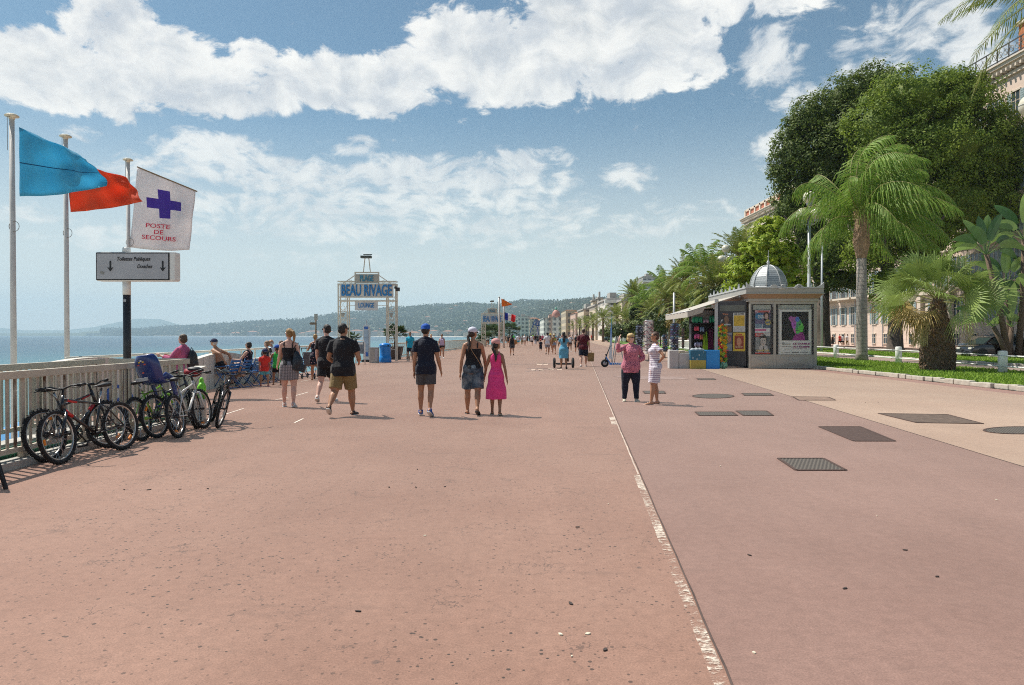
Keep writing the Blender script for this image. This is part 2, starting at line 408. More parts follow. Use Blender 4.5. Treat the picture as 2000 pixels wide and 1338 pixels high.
# worn white paint beside the joint
def ex_worn(g, tc, c, b):
    tc = g.add('ShaderNodeNewGeometry').outputs['Position']
    w = g.noise(g.vmath('MULTIPLY', tc, (1, 1.6, 1)), 16, 6, .8); w = g.math('ADD', w, g.math('MULTIPLY', g.math('SUBTRACT', g.noise(tc, 1.6, 2), .5), .5)); a = g.ramp(w, .46, .58, 0, .8)
    x = g.math('MULTIPLY', a, 1); g.put(b.inputs['Alpha'], x)
    f = g.ramp(g.noise(tc, 60, 3, .7), .3, .7, .85, 1.05)
    return g.mix(1.0, (.80, .70, .58, 1), g.comb(f, f, f), blend='MULTIPLY')
M_worn = mat('worn_paint', (.8, .7, .6), rough=.8, var=0, extra=ex_worn)
def paint_line(y0, y1, off, w):
    b = MB(); n = 60; vs = []; rnd = random.Random(7)
    for i in range(n+1):
        Y = y0+(y1-y0)*i/n; x = s1c(Y)-off; vs += [(x-w+rnd.uniform(-.003, .003), Y, .004), (x, Y, .004)]
    b.add(vs, [(2*i, 2*i+1, 2*i+3, 2*i+2) for i in range(n)])
    return tag(b.build('road_marking', M_worn), kind='structure')
paint_line(2.2, 7.55, .012, .068); paint_line(11.8, 12.9, .03, .09)
M_line = mat('line_paint', (.78, .68, .58), rough=.8, var=.25, scale=30)
def dash(p, q, w=.032):
    a, b_ = G(*p), G(*q); m = MB(); d = (b_-a).normalized(); n = Vector((-d.y, d.x, 0))*w/2; u = Vector((0, 0, .004))
    m.quad(a-n+u, b_-n+u, b_+n+u, a+n+u); tag(m.build('road_marking', M_line), kind='structure')
for s in (((432, 812), (476, 798)), ((538, 781), (563, 776)), ((574, 774), (602, 766)), ((575, 826), (592, 818)), ((588, 745), (612, 741)), ((650, 758), (668, 754))): dash(*s)

# stairwell to the beach, quay wall, beach, sea
M_conc = mat('quay_concrete', (.42, .40, .36), rough=.85, var=.25, scale=1.5, bump=.3)
b = MB()
ys = [Y for Y in YS if Y >= 12.4 and Y <= 600]
for a_, c_ in zip(ys, ys[1:]):
    b.quad((edge_x(a_), a_, 0), (edge_x(a_), a_, -4.2), (edge_x(c_), c_, -4.2), (edge_x(c_), c_, 0))
b.quad((-5.9, -30, 0), (-5.9, -30, -4.2), (-5.9, 12.38, -4.2), (-5.9, 12.38, 0))
b.quad((-8.95, 12.38, 0), (-8.95, 12.38, -4.2), (-5.9, 12.38, -4.2), (-5.9, 12.38, 0))
tag(b.build('quay_wall', M_conc), 'pale concrete quay wall dropping from the promenade to the beach', 'wall')
def ex_peb(g, tc, c, b):
    tc = g.add('ShaderNodeNewGeometry').outputs['Position']
    v = g.voro(tc, 9, 'F1', 1, 1); f = g.sep(v)[0]
    col = g.mix(f, (.36, .34, .31, 1), (.58, .56, .51, 1))
    return col
M_peb = mat('pebbles', (.5, .48, .44), rough=.9, var=0, extra=ex_peb)
COAST = [(-60, -34), (0, -33), (40, -34), (80, -31), (160, -22), (250, -8), (344, 6), (600, 40), (1200, 75), (1700, 40), (2300, -90), (2800, -240), (3400, -560), (4200, -1150), (5200, -2060), (6500, -3450), (8000, -5150), (9500, -7600), (12000, -13000)]
def coast_x(Y):
    for (a, xa), (b, xb) in zip(COAST, COAST[1:]):
        if a <= Y <= b: return xa+(xb-xa)*(Y-a)/(b-a)
    return COAST[-1][1]
b = MB(); vs = []
yb = [-60, -20, 0, 20, 40, 60, 80, 120, 160, 200, 250, 300, 344, 450, 600, 900, 1200, 1450, 1700]
for Y in yb: vs += [(coast_x(Y)-9, Y, -7.0), (coast_x(Y)+4, Y, -5.2), (max(edge_x(Y) if Y < 2000 else 0, coast_x(Y)+5)+.3, Y, -4.0)]
b.add(vs, [(3*i+k, 3*i+k+1, 3*i+k+4, 3*i+k+3) for i in range(len(yb)-1) for k in (0, 1)])
tag(b.build('beach', M_peb), kind='structure')
def ex_sea(g, tc, c, b):
    P_ = g.add('ShaderNodeNewGeometry').outputs['Position']; x, y, z = g.sep(P_)
    dist = g.vmath('LENGTH', P_)
    off = g.math('SUBTRACT', 0.0, x)     # metres out from the quay, good enough near the shore
    k = g.ramp(off, 25, 260, 0, 1, True)
    patch = g.ramp(g.noise(P_, .004, 4, .6), .35, .65, -.12, .12)
    k = g.math('ADD', k, patch, clamp=True)
    col = g.mix(k, (.055, .20, .23, 1), (.016, .075, .13, 1))
    nr = g.noise(g.vmath('MULTIPLY', P_, (1, 1, 1)), .55, 6, .68)
    nf = g.noise(g.vmath('MULTIPLY', P_, (1, .6, 1)), .06, 6, .7)
    bn = g.add('ShaderNodeBump'); bn.inputs['Strength'].default_value = .8; bn.inputs['Distance'].default_value = .55
    g.put(bn.inputs['Height'], g.math('ADD', nr, g.math('MULTIPLY', nf, 3.0))); g.l.new(bn.outputs[0], b.inputs['Normal'])
    return col
M_sea = mat('sea_water', (.05, .2, .25), rough=.25, var=0, spec=.22, extra=ex_sea)
_z = -5.5
b = MB(); rows = [-60, 0, 30, 60, 120, 250, 600, 1200, 2500, 5000, 10000, 25000, 45000]; cols = [-60000, -20000, -6000, -2000, -600, -200, -60, 0, 200, 2000]
b.add([(x, y, _z) for y in rows for x in cols], [(i*len(cols)+k, i*len(cols)+k+1, (i+1)*len(cols)+k+1, (i+1)*len(cols)+k) for i in range(len(rows)-1) for k in range(len(cols)-1)])
tag(b.build('sea', M_sea), kind='structure')

# town ground behind the promenade, one sheet, and the hills round the bay
M_town = mat('town_ground', (.30, .29, .25), rough=.9, var=.2, scale=.02)
b = MB(); ys = [-60, 0, 50, 100, 200, 344, 600, 1200, 1700, 2300, 2800]; vs = []
for Y in ys:
    xl = KERB(Y)+.05 if Y <= 600 else coast_x(Y)+6
    vs += [(xl, Y, -.03 if Y < 700 else -3.5), (xl+300, Y, -.03), (2500, Y, 0)]
b.add(vs, [(3*i+k, 3*i+k+1, 3*i+k+4, 3*i+k+3) for i in range(len(ys)-1) for k in (0, 1)])
tag(b.build('ground', M_town), kind='structure')
SKYL = [(-300, 652), (0, 651), (150, 650.5), (165, 648), (215, 645), (240, 645), (262, 647), (330, 641), (400, 639), (440, 635), (500, 631), (560, 629), (610, 624), (650, 617), (690, 613), (720, 609), (760, 604), (800, 603), (850, 598), (920, 597), (960, 598), (1000, 595), (1050, 591), (1100, 591.5), (1140, 588), (1170, 585), (1200, 582), (1240, 574), (1290, 560), (1340, 556), (1500, 560), (1700, 575), (2300, 600)]
SHORE = [(-300, 11500), (0, 9000), (150, 8000), (300, 6500), (480, 5200), (650, 4100), (800, 3300), (940, 2700), (1040, 2100), (1100, 1500), (1200, 1100), (1400, 900), (2300, 800)]
def itp(T, x):
    if x <= T[0][0]: return T[0][1]
    for (a, ya), (b, yb) in zip(T, T[1:]):
        if a <= x <= b: return ya+(yb-ya)*(x-a)/(b-a)
    return T[-1][1]
from mathutils import noise as mnoise
def hill_pt(px, t):
    """t 0 at the shore, 1 on the ridge"""
    Ds = itp(SHORE, px); depth = 700+1500*min(1, max(0, (px-150)/700)); D = Ds+depth*t
    top = (655-itp(SKYL, px))/F*(Ds+depth)+CAMZ
    prof = -4.5+(top+4.5)*(max(0, min(1, (t-.06)/.94))**1.15) if t <= 1 else top*(1-.3*(t-1))
    X = (px-1000)/F*D
    nz = mnoise.fractal(Vector((X/420, D/420, 3)), 1, 2, 4)*.10*top*min(1, max(0, t*2.5)) if .02 < t < .97 else 0
    return Vector((X, D, prof+nz))
def ex_hill(g, tc, c, b):
    P_ = g.add('ShaderNodeNewGeometry').outputs['Position']
    a = g.noise(P_, .012, 6, .7); bq = g.noise(P_, .05, 4, .7)
    col = g.mix(g.ramp(a, .42, .60), (.045, .065, .032, 1), (.085, .105, .05, 1))
    col = g.mix(g.ramp(bq, .56, .66), col, (.22, .20, .15, 1))
    return col
M_hill = mat('hill_woods', (.06, .08, .04), rough=.95, var=0, extra=ex_hill, spec=.1)
pxs = [-300+8*i for i in range(326)]; ts = [i/26 for i in range(27)]+[1.15, 1.5]
co = []; 
for px in pxs:
    for t in ts:
        p = hill_pt(px, t)
        if t > .1: p.z += mnoise.noise(Vector((p.x/60, p.y/60, 0)))*6*min(1, (655-itp(SKYL, px))/20)
        co.append(p)
nt = len(ts); i_, k_ = np.meshgrid(np.arange(len(pxs)-1), np.arange(nt-1), indexing='ij'); i_ = i_.ravel(); k_ = k_.ravel()
hl = np_mesh('hills', np.array(co), np.stack([i_*nt+k_, (i_+1)*nt+k_, (i_+1)*nt+k_+1, i_*nt+k_+1], 1), M_hill, smooth=True); tag(hl, kind='structure')
# faint mountains far beyond the airport
co = []; n = 60
for i in range(n+1):
    px = -500+i*22; h = 10+22*max(0, mnoise.fractal(Vector((px/190, 0, 9)), 1, 2, 4)+.35)*max(0, 1-abs(px-260)/620)
    D = 21000; X = (px-1000)/F*D
    co += [(X, D-3000, -20), (X, D, h/F*D)]
np_mesh('mountains', np.array(co), np.array([(2*i, 2*i+2, 2*i+3, 2*i+1) for i in range(n)]), M_hill, smooth=True)['kind'] = 'structure'
# ---------------------------------------------------------------- people
def remesh(mb, name, m, parent, vox, smooth=2, disp=0, dscale=8, seed=0):
    o = mb.build('tmp', m)
    mo = o.modifiers.new('r', 'REMESH'); mo.mode = 'VOXEL'; mo.voxel_size = vox; mo.use_smooth_shade = True
    if smooth:
        s = o.modifiers.new('s', 'SMOOTH'); s.factor = .5; s.iterations = smooth
    r = to_mesh_obj(o, name, parent); me0 = o.data; bpy.data.objects.remove(o); bpy.data.meshes.remove(me0)
    if disp:
        me = r.data; n = len(me.vertices); co = np.empty(n*3, np.float32); me.vertices.foreach_get('co', co); co = co.reshape(-1, 3)
        no = np.empty(n*3, np.float32); me.vertices.foreach_get('normal', no); no = no.reshape(-1, 3)
        ph = seed*1.7; x, y, z = co.T
        d = np.sin(z*dscale*2.1+x*dscale*3.1+ph+2*np.sin(x*dscale+y*5+ph))*.5+np.sin(x*dscale*4.3-z*dscale*1.3+ph*2)*.3+np.sin(y*dscale*5+z*dscale*.9+ph)*.3
        co += no*(d*disp)[:, None]; me.vertices.foreach_set('co', co.ravel()); me.update()
    if not r.data.materials: r.data.materials.append(m)
    r.data.materials[0] = m
    return r
def rings(mb, rs, n=16, fold=0, nf=9, seed=0):
    """rs: (center Vector, rx, ry, Matrix or None)"""
    vs = []
    for i, (c, rx, ry, M) in enumerate(rs):
        fa = fold*i/max(1, len(rs)-1)
        for k in range(n):
            a = 2*pi*k/n; q = 1+fa*sin(nf*a+seed)
            v = Vector((rx*q*cos(a), ry*q*sin(a), 0))
            if M is not None: v = M @ v
            vs.append(c+v)
    m = len(rs)
    fs = [(i*n+k, i*n+(k+1) % n, (i+1)*n+(k+1) % n, (i+1)*n+k) for i in range(m-1) for k in range(n)]
    fs += [tuple(reversed(range(n))), tuple((m-1)*n+k for k in range(n))]
    mb.add(vs, fs)
SKIN = {'fair': (.62, .38, .28), 'tan': (.42, .215, .125), 'brown': (.30, .15, .085), 'dark': (.16, .08, .05), 'pink': (.66, .40, .31)}
def skin(k):
    return mat('skin_'+k, SKIN[k], rough=.5, var=.06, scale=9, spec=.4)
def cloth(name, col, rough=.85, var=.14, extra=None):
    return mat('cloth_'+name, col, rough=rough, var=var, scale=7, sheen=.15, spec=.25, extra=extra, bump=.7, bscale=11)
MW = [(.47, .078, .066, 0), (.50, .092, .072, -.004), (.54, .094, .074, -.006), (.60, .083, .062, .002), (.66, .086, .063, .004), (.72, .097, .070, .003), (.77, .101, .070, 0), (.795, .090, .060, -.004), (.815, .070, .050, -.006), (.84, .044, .043, -.006)]
FW = [(.47, .084, .068, 0), (.50, .099, .078, -.008), (.54, .098, .078, -.010), (.60, .077, .058, .002), (.64, .070, .054, .004), (.70, .079, .062, .005), (.75, .085, .068, .004), (.785, .080, .056, -.002), (.81, .062, .044, -.006), (.84, .034, .036, -.006)]
def person(label, loc, rz=0, H=1.72, sex='m', sk='tan', lean=0, side=0, legs=((14, 6, 2, 0), (-16, 22, 2, 25)), arms=((-12, 10, 18, 4), (12, 10, 18, 4)),
           head=(0, 0), hair=('short', (.03, .018, .012)), top=None, bottom=None, shoes=('shoe', (.5, .5, .5)), hat=None, glasses=False, fat=1.0, vox=None,
           group=None, z=0.0, child=1.0, sit=False, face=True, face_only=False):
    """arms/legs: (left, right) = (swing, out, bend, out of forearm) and (swing, bend, out, heel lift)"""
    loc = Vector(loc); dist = loc.y
    if vox is None: vox = .009 if dist < 17 else (.013 if dist < 32 else (.022 if dist < 60 else .035))
    root = empty('person', (loc.x, loc.y, z), rz, label, 'person', group)
    tw = MW if sex == 'm' else FW
    body = MB(); hs = child                       # hs: bigger head for children
    lm, sm = Matrix.Rotation(R(-lean), 3, 'X'), Matrix.Rotation(R(side), 3, 'Y'); TM = lm @ sm
    P0 = Vector((0, 0, .525))
    def T(v): return P0+TM @ (Vector(v)-P0)
    W = fat*(1.0 if hs == 1 else .93)
    # legs
    leg = []; sh = [.505, .505]
    for s, (a, k, b_, hl) in zip((-1, 1), legs):
        hip = Vector((s*.050*W, 0, .50)); a, k, b_ = R(a), R(k), R(b_)
        kn = hip+Vector((s*sin(b_), sin(a)*cos(b_), -cos(a)*cos(b_)))*.235
        an = kn+Vector((s*sin(b_)*.3, sin(a-k), -cos(a-k)))*.225
        f = R(hl); fd = Vector((s*.17, cos(f), -sin(f))).normalized(); up = Vector((0, sin(f), cos(f)))
        leg.append((hip, kn, an, fd, up))
    low = min(min((an-fd*.03-up*.036).z, (an+fd*.10-up*.036).z) for _, _, an, fd, up in leg)
    dz = -low+.0
    if sit is not False: dz = sit/H-.50+.055
    D = Vector((0, 0, dz))
    leg = [(h+D, k+D, a+D, f, u) for h, k, a, f, u in leg]
    P0 = P0+D; 
    def T(v): return P0+TM @ (Vector(v)+D-P0)
    bare = shoes[0] in ('flip', 'sandal')
    for hip, kn, an, fd, up in leg:
        th = .056 if sex == 'm' else .062
        cd = (kn-hip); mid = hip+cd*.45+Vector((0, .004, 0))
        body.tube([hip+Vector((0, 0, .02)), hip+cd*.15, mid, kn-cd*.12, kn, kn+(an-kn)*.12], [th*W*.96, th*W, (th-.006)*W, .038*W, .034*W, .032*W], 10)
        sd_ = an-kn; back = Vector((0, -.006, 0))
        body.tube([kn, kn+sd_*.15+back*.5, kn+sd_*.33+back, kn+sd_*.6+back*.5, kn+sd_*.88, an], [.033*W, .034*W, .0355*W, .027*W, .0195, .021], 10)
        body.tube([an+Vector((0, 0, .005)), an-fd*.022-up*.018, an-fd*.026-up*.030], [.020, .021, .012], 8)
        body.tube([an-fd*.01-up*.014, an+fd*.035-up*.020, an+fd*.075-up*.028, an+fd*.098-up*.031], [.021, .022, .021, .009], 8, flat=.62, up=up)
    # torso
    rs = [(T((0, y, zf)), rx*W, ry*W*(fat if zf < .75 else 1), TM) for zf, rx, ry, y in tw]
    rings(body, rs)
    if sex == 'f' and hs == 1:
        for s in (-1, 1): body.sph(T((s*.040, .050, .735)), (.034*fat, .032*fat, .034*fat), 10, 8)
    body.tube([T((-.095*W, -.006, .797)), T((-.05*W, -.01, .818)), T((0, -.014, .838)), T((.05*W, -.01, .818)), T((.095*W, -.006, .797))], [.021, .024, .034, .024, .021], 8)
    # neck and head
    hy, ht = head; HM = TM @ Matrix.Rotation(R(-lean*-.8), 3, 'X') @ Matrix.Rotation(R(hy), 3, 'Z') @ Matrix.Rotation(R(ht), 3, 'X')
    nb = T((0, -.008, .838)); hc = nb+ (TM @ Vector((0, .012, 0))) + Vector((0, .0+lean*.0008, .098*(1+(hs-1)*.6)))
    body.tube([nb-Vector((0, 0, .03)), nb, nb+(hc-nb)*.55], [.036, .031 if sex == 'm' else .026, .030 if sex == 'm' else .025], 10)
    def Hd(x, y, z_): return hc+HM @ Vector((x, y, z_))*hs
    hr = HM
    def hsph(mb, c, r, nu=14, nv=10):
        k = MB(); k.sph((0, 0, 0), [q*hs for q in r], nu, nv); mb.add([Hd(*c)+HM @ Vector(v) for v in k.v], k.f)
    hsph(body, (0, -.006, .012), (.043, .054, .050)); hsph(body, (0, .012, -.022), (.034, .038, .040)); hsph(body, (0, .030, -.046), (.017, .015, .014), 8, 6)
    if face:
        body.add([Hd(*p) for p in ((-.007, .040, -.012), (.007, .040, -.012), (0, .046, .012), (0, .062, -.014), (0, .044, -.020))], [(0, 1, 3), (0, 3, 2), (1, 2, 3), (0, 4, 3), (1, 3, 4), (0, 2, 1), (0, 1, 4)])
        hsph(body, (0, .048, -.010), (.008, .011, .009), 8, 6)
        for s in (-1, 1):
            hsph(body, (s*.044, -.004, -.004), (.006, .012, .017), 8, 6); hsph(body, (s*.018, .040, .010), (.010, .006, .005), 6, 4)
        hsph(body, (0, .043, -.032), (.013, .007, .0045), 8, 4)
    # arms
    hands = []
    armp = []
    for s, (a, b_, e, b2) in zip((-1, 1), arms):
        sx = (.101 if sex == 'm' else .088)*W
        S = T((s*sx, -.004, .793)); a, b_, e, b2 = R(a), R(b_), R(e), R(b2)
        ud = TM @ Vector((s*sin(b_), sin(a)*cos(b_), -cos(a)*cos(b_))); E = S+ud*.172
        fdv = TM @ Vector((s*sin(b2), sin(a+e)*cos(b2), -cos(a+e)*cos(b2))); Wr = E+fdv*.148
        ar = (.029 if sex == 'm' else .0245)*(fat*.5+.5)
        body.tube([S+Vector((-s*.03, 0, .004)), S, S+ud*.04, S+ud*.09, E-ud*.02, E, E+fdv*.03, E+fdv*.08, Wr-fdv*.01, Wr], [ar*1.1, ar*1.22, ar*1.15, ar, ar*.85, ar*.80, ar*.86, ar*.72, .0145, .014], 10)
        # hand
        side_ = Vector((s, 0, 0)) if abs(fdv.x) < .8 else Vector((0, 0, 1))
        pn = (side_-fdv*side_.dot(fdv)).normalized(); fw = fdv.cross(pn)*(1 if s > 0 else -1)   # fw: thumb side
        if fw.y < 0 and abs(fw.y) > .3: fw = -fw
        body.tube([Wr-fdv*.004, Wr+fdv*.02, Wr+fdv*.046, Wr+fdv*.052], [.014, .022, .0235, .015], 8, flat=.5, up=pn)
        for q, L in ((-.016, .034), (-.0055, .042), (.005, .045), (.0155, .042)):
            k0 = Wr+fdv*.046+fw*q; k1 = k0+fdv*L*.5-pn*.003; k2 = k1+fdv*L*.45-pn*.013
            body.tube([k0, k1, k2], [.0052, .0048, .0036], 6)
        body.tube([Wr+fdv*.014+fw*.012, Wr+fdv*.030+fw*.027-pn*.004, Wr+fdv*.052+fw*.030-pn*.010], [.008, .0065, .0045], 6)
        armp.append((S, E, Wr, ud, fdv, ar)); hands.append((Wr+fdv*.05, fdv, pn, fw))
    def fin(mb, name, m, sm_=2, disp=0, v=None, ds=8, seed=1):
        mb.v = [tuple(Vector(p)*H) for p in mb.v]
        return remesh(mb, name, m, root, v or vox, sm_, disp, ds, seed)
    if dist > 60: sm0 = 1
    else: sm0 = 2
    fin(body, 'body', skin(sk), sm0 if vox > .01 else 3)
    inf = .011
    def bust(q, k=.010):
        if sex == 'f' and hs == 1:
            for s in (-1, 1): q.sph(T((s*.040, .050, .735)), (.034*fat+k, .032*fat+k, .034*fat+k), 10, 8)
    def drape(q, hem, k=.012):
        hz = hem+dz
        for hip, kn, an, fd, up in leg:
            th = (.056 if sex == 'm' else .062)*W+k; pts = [hip+Vector((0, 0, .02)), hip+(kn-hip)*.3]; rr = [th, th]
            if kn.z > hz:
                pts += [kn, kn+(an-kn)*min(.95, max(.08, (kn.z-hz)/max(.01, kn.z-an.z)))]; rr += [.040*W+k, .038*W+k]
            else:
                f_ = min(1, max(.35, (hip.z-hz)/max(.01, hip.z-kn.z))); pts += [hip+(kn-hip)*f_]; rr += [th-.016*f_]
            q.tube(pts, rr, 12)
    def trings(z0, z1, d, fl=0, slack=0):
        out = []
        zz = sorted({z0, z1} | {t[0] for t in tw if z0 < t[0] < z1} | {z0+(z1-z0)*q for q in (.25, .5, .75)})
        for z_ in zz:
            rx, ry, y = [np.interp(z_, [t[0] for t in tw], [t[i] for t in tw]) for i in (1, 2, 3)]
            rx = max(rx, .088 if (slack and z_ < .74) else rx); ry = max(ry, .064 if (slack and z_ < .74) else ry)
            lowf = (max(0, (.62-z_)/.2)*slack+(.8 if z_ < .57 else 0)) if slack else 0; lowf += .55 if z_ < .62 and not slack else 0
            out.append((T((0, y, z_)), rx*W+d+lowf*.012+fl*(.62-z_ if z_ < .62 else 0), ry*W*(fat if z_ < .75 else 1)+d+lowf*.008+(slack*.004), TM))
        return out
    # ---- clothes on the lower body
    if bottom:
        kind, m = bottom[0], bottom[1]; q = MB()
        if kind in ('shorts', 'trousers', 'hotpants', 'knee'):
            ln = {'shorts': .70, 'hotpants': .22, 'trousers': 1.9, 'knee': .86}[kind]; loose = {'shorts': .012, 'hotpants': .006, 'trousers': .009, 'knee': .012}[kind]
            rings(q, [r for r in trings(.475, .575, .008)])
            for hip, kn, an, fd, up in leg:
                cd = kn-hip; th = (.056 if sex == 'm' else .062)*W
                if ln <= 1: q.tube([hip+Vector((0, 0, .03)), hip+cd*.2, hip+cd*ln*.6, hip+cd*ln], [th*.8, th+loose, th-.004+loose, (th-.012 if kind != 'hotpants' else th-.002)+loose*1.6], 12)
                else:
                    s2 = an-kn
                    q.tube([hip+Vector((0, 0, .03)), hip+cd*.2, hip+cd*.6, kn, kn+s2*.3, kn+s2*.7, kn+s2*.97], [th*.8, th+loose, th, .044*W, .043*W, .037, .036], 12)
        elif kind in ('skirt', 'mini'):
            hem = bottom[2] if len(bottom) > 2 else .34
            kx = (leg[0][1]+leg[1][1])/2
            rs = trings(.50, .59, .008); rs = [r for r in rs]
            c1 = (leg[0][0]*.5+leg[0][1]*.5+leg[1][0]*.5+leg[1][1]*.5)/2
            w = (bottom[3] if len(bottom) > 3 else .100)
            low_ = [(Vector((kx.x*.5, kx.y*(.5-hem)*2.2, hem+dz)), w*W, .075*W+abs(leg[0][1].y-leg[1][1].y)*.25, None)]
            rings(q, low_+rs)
            drape(q, hem, .010)
        fin(q, bottom[4] if len(bottom) > 4 else {'skirt': 'skirt', 'mini': 'skirt', 'trousers': 'trousers'}.get(kind, 'shorts'), m, 2, .004 if kind != 'hotpants' else .001, seed=len(label))
    if top:
        kind, m = top[0], top[1]; q = MB(); nm = 'shirt'
        if kind in ('tee', 'blouse', 'polo'):
            hem = top[2] if len(top) > 2 else .46
            rings(q, trings(hem, .828, inf, slack=1.2))
            q.tube([T((-.095*W, -.006, .795)), T((-.05*W, -.010, .818)), T((0, -.012, .834)), T((.05*W, -.010, .818)), T((.095*W, -.006, .795))], [.031, .032, .042, .032, .031], 10); bust(q)
            sl = .60 if kind != 'blouse' else 1.45
            for S, E, Wr, ud, fdv, ar in armp:
                if sl <= 1: q.tube([S+(T((0, 0, .80))-S)*.35, S, S+ud*.05, S+ud*.172*sl], [ar*1.25, ar*1.45, ar*1.45, ar*1.62], 12)
                else: q.tube([S+(T((0, 0, .80))-S)*.35, S, S+ud*.06, E-ud*.015, E+fdv*.02, E+fdv*.10], [ar*1.3, ar*1.55, ar*1.5, ar*1.5, ar*1.5, ar*1.25], 12)
            nm = 't_shirt' if kind == 'tee' else 'blouse'; fold = .009
        elif kind in ('tank', 'cami', 'crop'):
            hem = top[2] if len(top) > 2 else .535
            z1 = {'tank': .79, 'cami': .755, 'crop': .765}[kind]
            rings(q, trings(hem, z1, .008, slack=(.8 if kind == 'tank' else .0))); bust(q, .008)
            if kind != 'crop':
                for s in (-1, 1):
                    wd = .020 if kind == 'tank' else .0065
                    q.tube([T((s*.05*W, -.055, .765)), T((s*.055*W, -.052, .80)), T((s*.052*W, -.012, .842)), T((s*.05*W, .040, .81)), T((s*.048*W, .066, .76))], wd, 8)
            if kind == 'tank': rings(q, [(T((0, -.010, .76)), .066*W, .062, TM), (T((0, -.014, .81)), .05*W, .045, TM)])
            nm = 'vest_top'
        elif kind in ('dress', 'sdress'):
            hem = top[2]; w = top[3]
            rings(q, trings(.50, .80 if kind == 'dress' else .825, .010 if kind == 'dress' else .008, slack=0.0))
            if kind == 'sdress':
                q.tube([T((-.085*W, -.006, .792)), T((0, -.010, .828)), T((.085*W, -.006, .792))], [.028, .038, .028], 10)
                for S, E, Wr, ud, fdv, ar in armp: q.tube([S+(T((0, 0, .80))-S)*.35, S, S+ud*.05, S+ud*.08], [ar*1.2, ar*1.42, ar*1.4, ar*1.45], 12)
            else:
                for s in (-1, 1): q.tube([T((s*.03, -.052, .79)), T((s*.042, -.012, .843)), T((s*.034, .042, .79))], .013, 8)
            kx = (leg[0][1]+leg[1][1])/2; t = (.5-hem)/.235
            n = 36
            rings(q, [(T((0, -.004, .60)), .084*W+.012, .064*W+.012, TM), (T((0, -.004, .585)), .074*W, .056*W, TM), (T((0, -.004, .57)), .082*W+.004, .062*W+.008, TM), (T((0, -.008, .53)), .104*W, .086*W, TM), (Vector((kx.x*t*.4, kx.y*t*.6, (.5+hem)/2+dz)), w*.92, w*.8, None), (Vector((kx.x*t*.7, kx.y*t, hem+dz)), w, w*.85, None)][::-1], n, 0, 9)
            nm = 'dress'; bust(q); drape(q, hem)
        o = fin(q, nm, m, 2, fold if kind in ('tee', 'blouse') else .006, seed=len(label)+3)
        if len(top) > 5: pass
    # ---- shoes
    for (hip, kn, an, fd, up) in leg:
        q = MB()
        if shoes[0] == 'shoe':
            q.tube([an-fd*.034-up*.022, an-fd*.01-up*.016, an+fd*.03-up*.018, an+fd*.07-up*.024, an+fd*.105-up*.029, an+fd*.115-up*.031], [.018, .027, .027, .026, .021, .010], 10, flat=.72, up=up)
            q.tube([an+up*.012, an-up*.02], [.026, .028], 10)
            m = mat('shoe_%d%d%d' % tuple(int(c*99) for c in shoes[1]), shoes[1], rough=.6, var=.15, scale=20)
            fin(q, 'shoe', m, 1)
            q = MB(); q.tube([an-fd*.038-up*.036, an-fd*.01-up*.036, an+fd*.06-up*.036, an+fd*.112-up*.036], [.020, .026, .029, .016], 10, flat=.25, up=up)
            q.v = [tuple(Vector(p)*H) for p in q.v]; 
            if dist < 40: q.build('sole', mat('shoe_sole', shoes[2] if len(shoes) > 2 else (.6, .6, .58), var=.1), root, True)
        else:
            q.tube([an-fd*.034-up*.037, an-fd*.01-up*.037, an+fd*.06-up*.037, an+fd*.108-up*.037], [.020, .024, .028, .016], 10, flat=.28, up=up)
            q.tube([an+fd*.02-up*.03+Vector((.026, 0, 0)), an+fd*.05-up*.006, an+fd*.02-up*.03-Vector((.026, 0, 0))], .004, 6)
            if shoes[0] == 'sandal':
                q.bb(an-fd*.028-up*.036-Vector((.012, .012, .0)), an-fd*.028-up*.036+Vector((.012, .012, -.022)))
                q.torus(an+up*.002, .023, .003, 16, 6, 'Z')
            q.v = [tuple(Vector(p)*H) for p in q.v]
            q.build('sandal', mat('sandal_%d%d%d' % tuple(int(c*99) for c in shoes[1]), shoes[1], rough=.6, var=.1), root, True)
    # ---- hair
    q = MB()
    if hair:
        hm = mat('hair_%d%d%d' % tuple(int(c*99) for c in hair[1]), hair[1], rough=.55, var=.35, scale=30, bump=.5, bscale=70)
        st = hair[0]
        if st != 'bald':
            hsph(q, (0, -.012, .021), (.0465, .054, .048))
            hsph(q, (0, -.022, -.006), (.043, .044, .044))
        else:
            hsph(q, (0, -.020, -.002), (.045, .044, .036))
        if st == 'curly':
            rnd = random.Random(5)
            for _ in range(26):
                a = rnd.uniform(0, 2*pi); u = rnd.uniform(.2, 1); hsph(q, (.036*cos(a)*u, -.006+.042*sin(a)*u, .030+.036*(1-u*.6)), (.013, .013, .013), 6, 4)
        if st in ('bob', 'fluffy'):
            hsph(q, (0, -.018, -.006), (.052, .050, .052)); 
            if st == 'fluffy': hsph(q, (0, -.004, .030), (.055, .058, .044)); hsph(q, (0, -.02, -.02), (.058, .045, .04))
        if st in ('long', 'long_back'):
            hsph(q, (0, -.022, -.01), (.050, .046, .055)); q.tube([Hd(0, -.03, -.02), Hd(0, -.05, -.07), T((0, -.075, .80)), T((0, -.085, .74)), T((0, -.085, .69))], [.044, .046, .046, .038, .014], 10, flat=.5, up=(0, 1, 0))
        if st == 'pony':
            q.tube([Hd(.0, -.055, .035), Hd(.012, -.085, .022), Hd(.022, -.092, -.03), Hd(.026, -.080, -.078), Hd(.026, -.07, -.115)], [.015, .019, .020, .015, .006], 8)
        if st == 'low_pony':
            x0 = hair[2] if len(hair) > 2 else -.02
            q.tube([Hd(0, -.055, -.015), Hd(x0*.4, -.068, -.045), T((x0, -.074, .80)), T((x0*1.3, -.078, .745)), T((x0*1.4, -.078, .71))], [.016, .018, .017, .014, .005], 8)
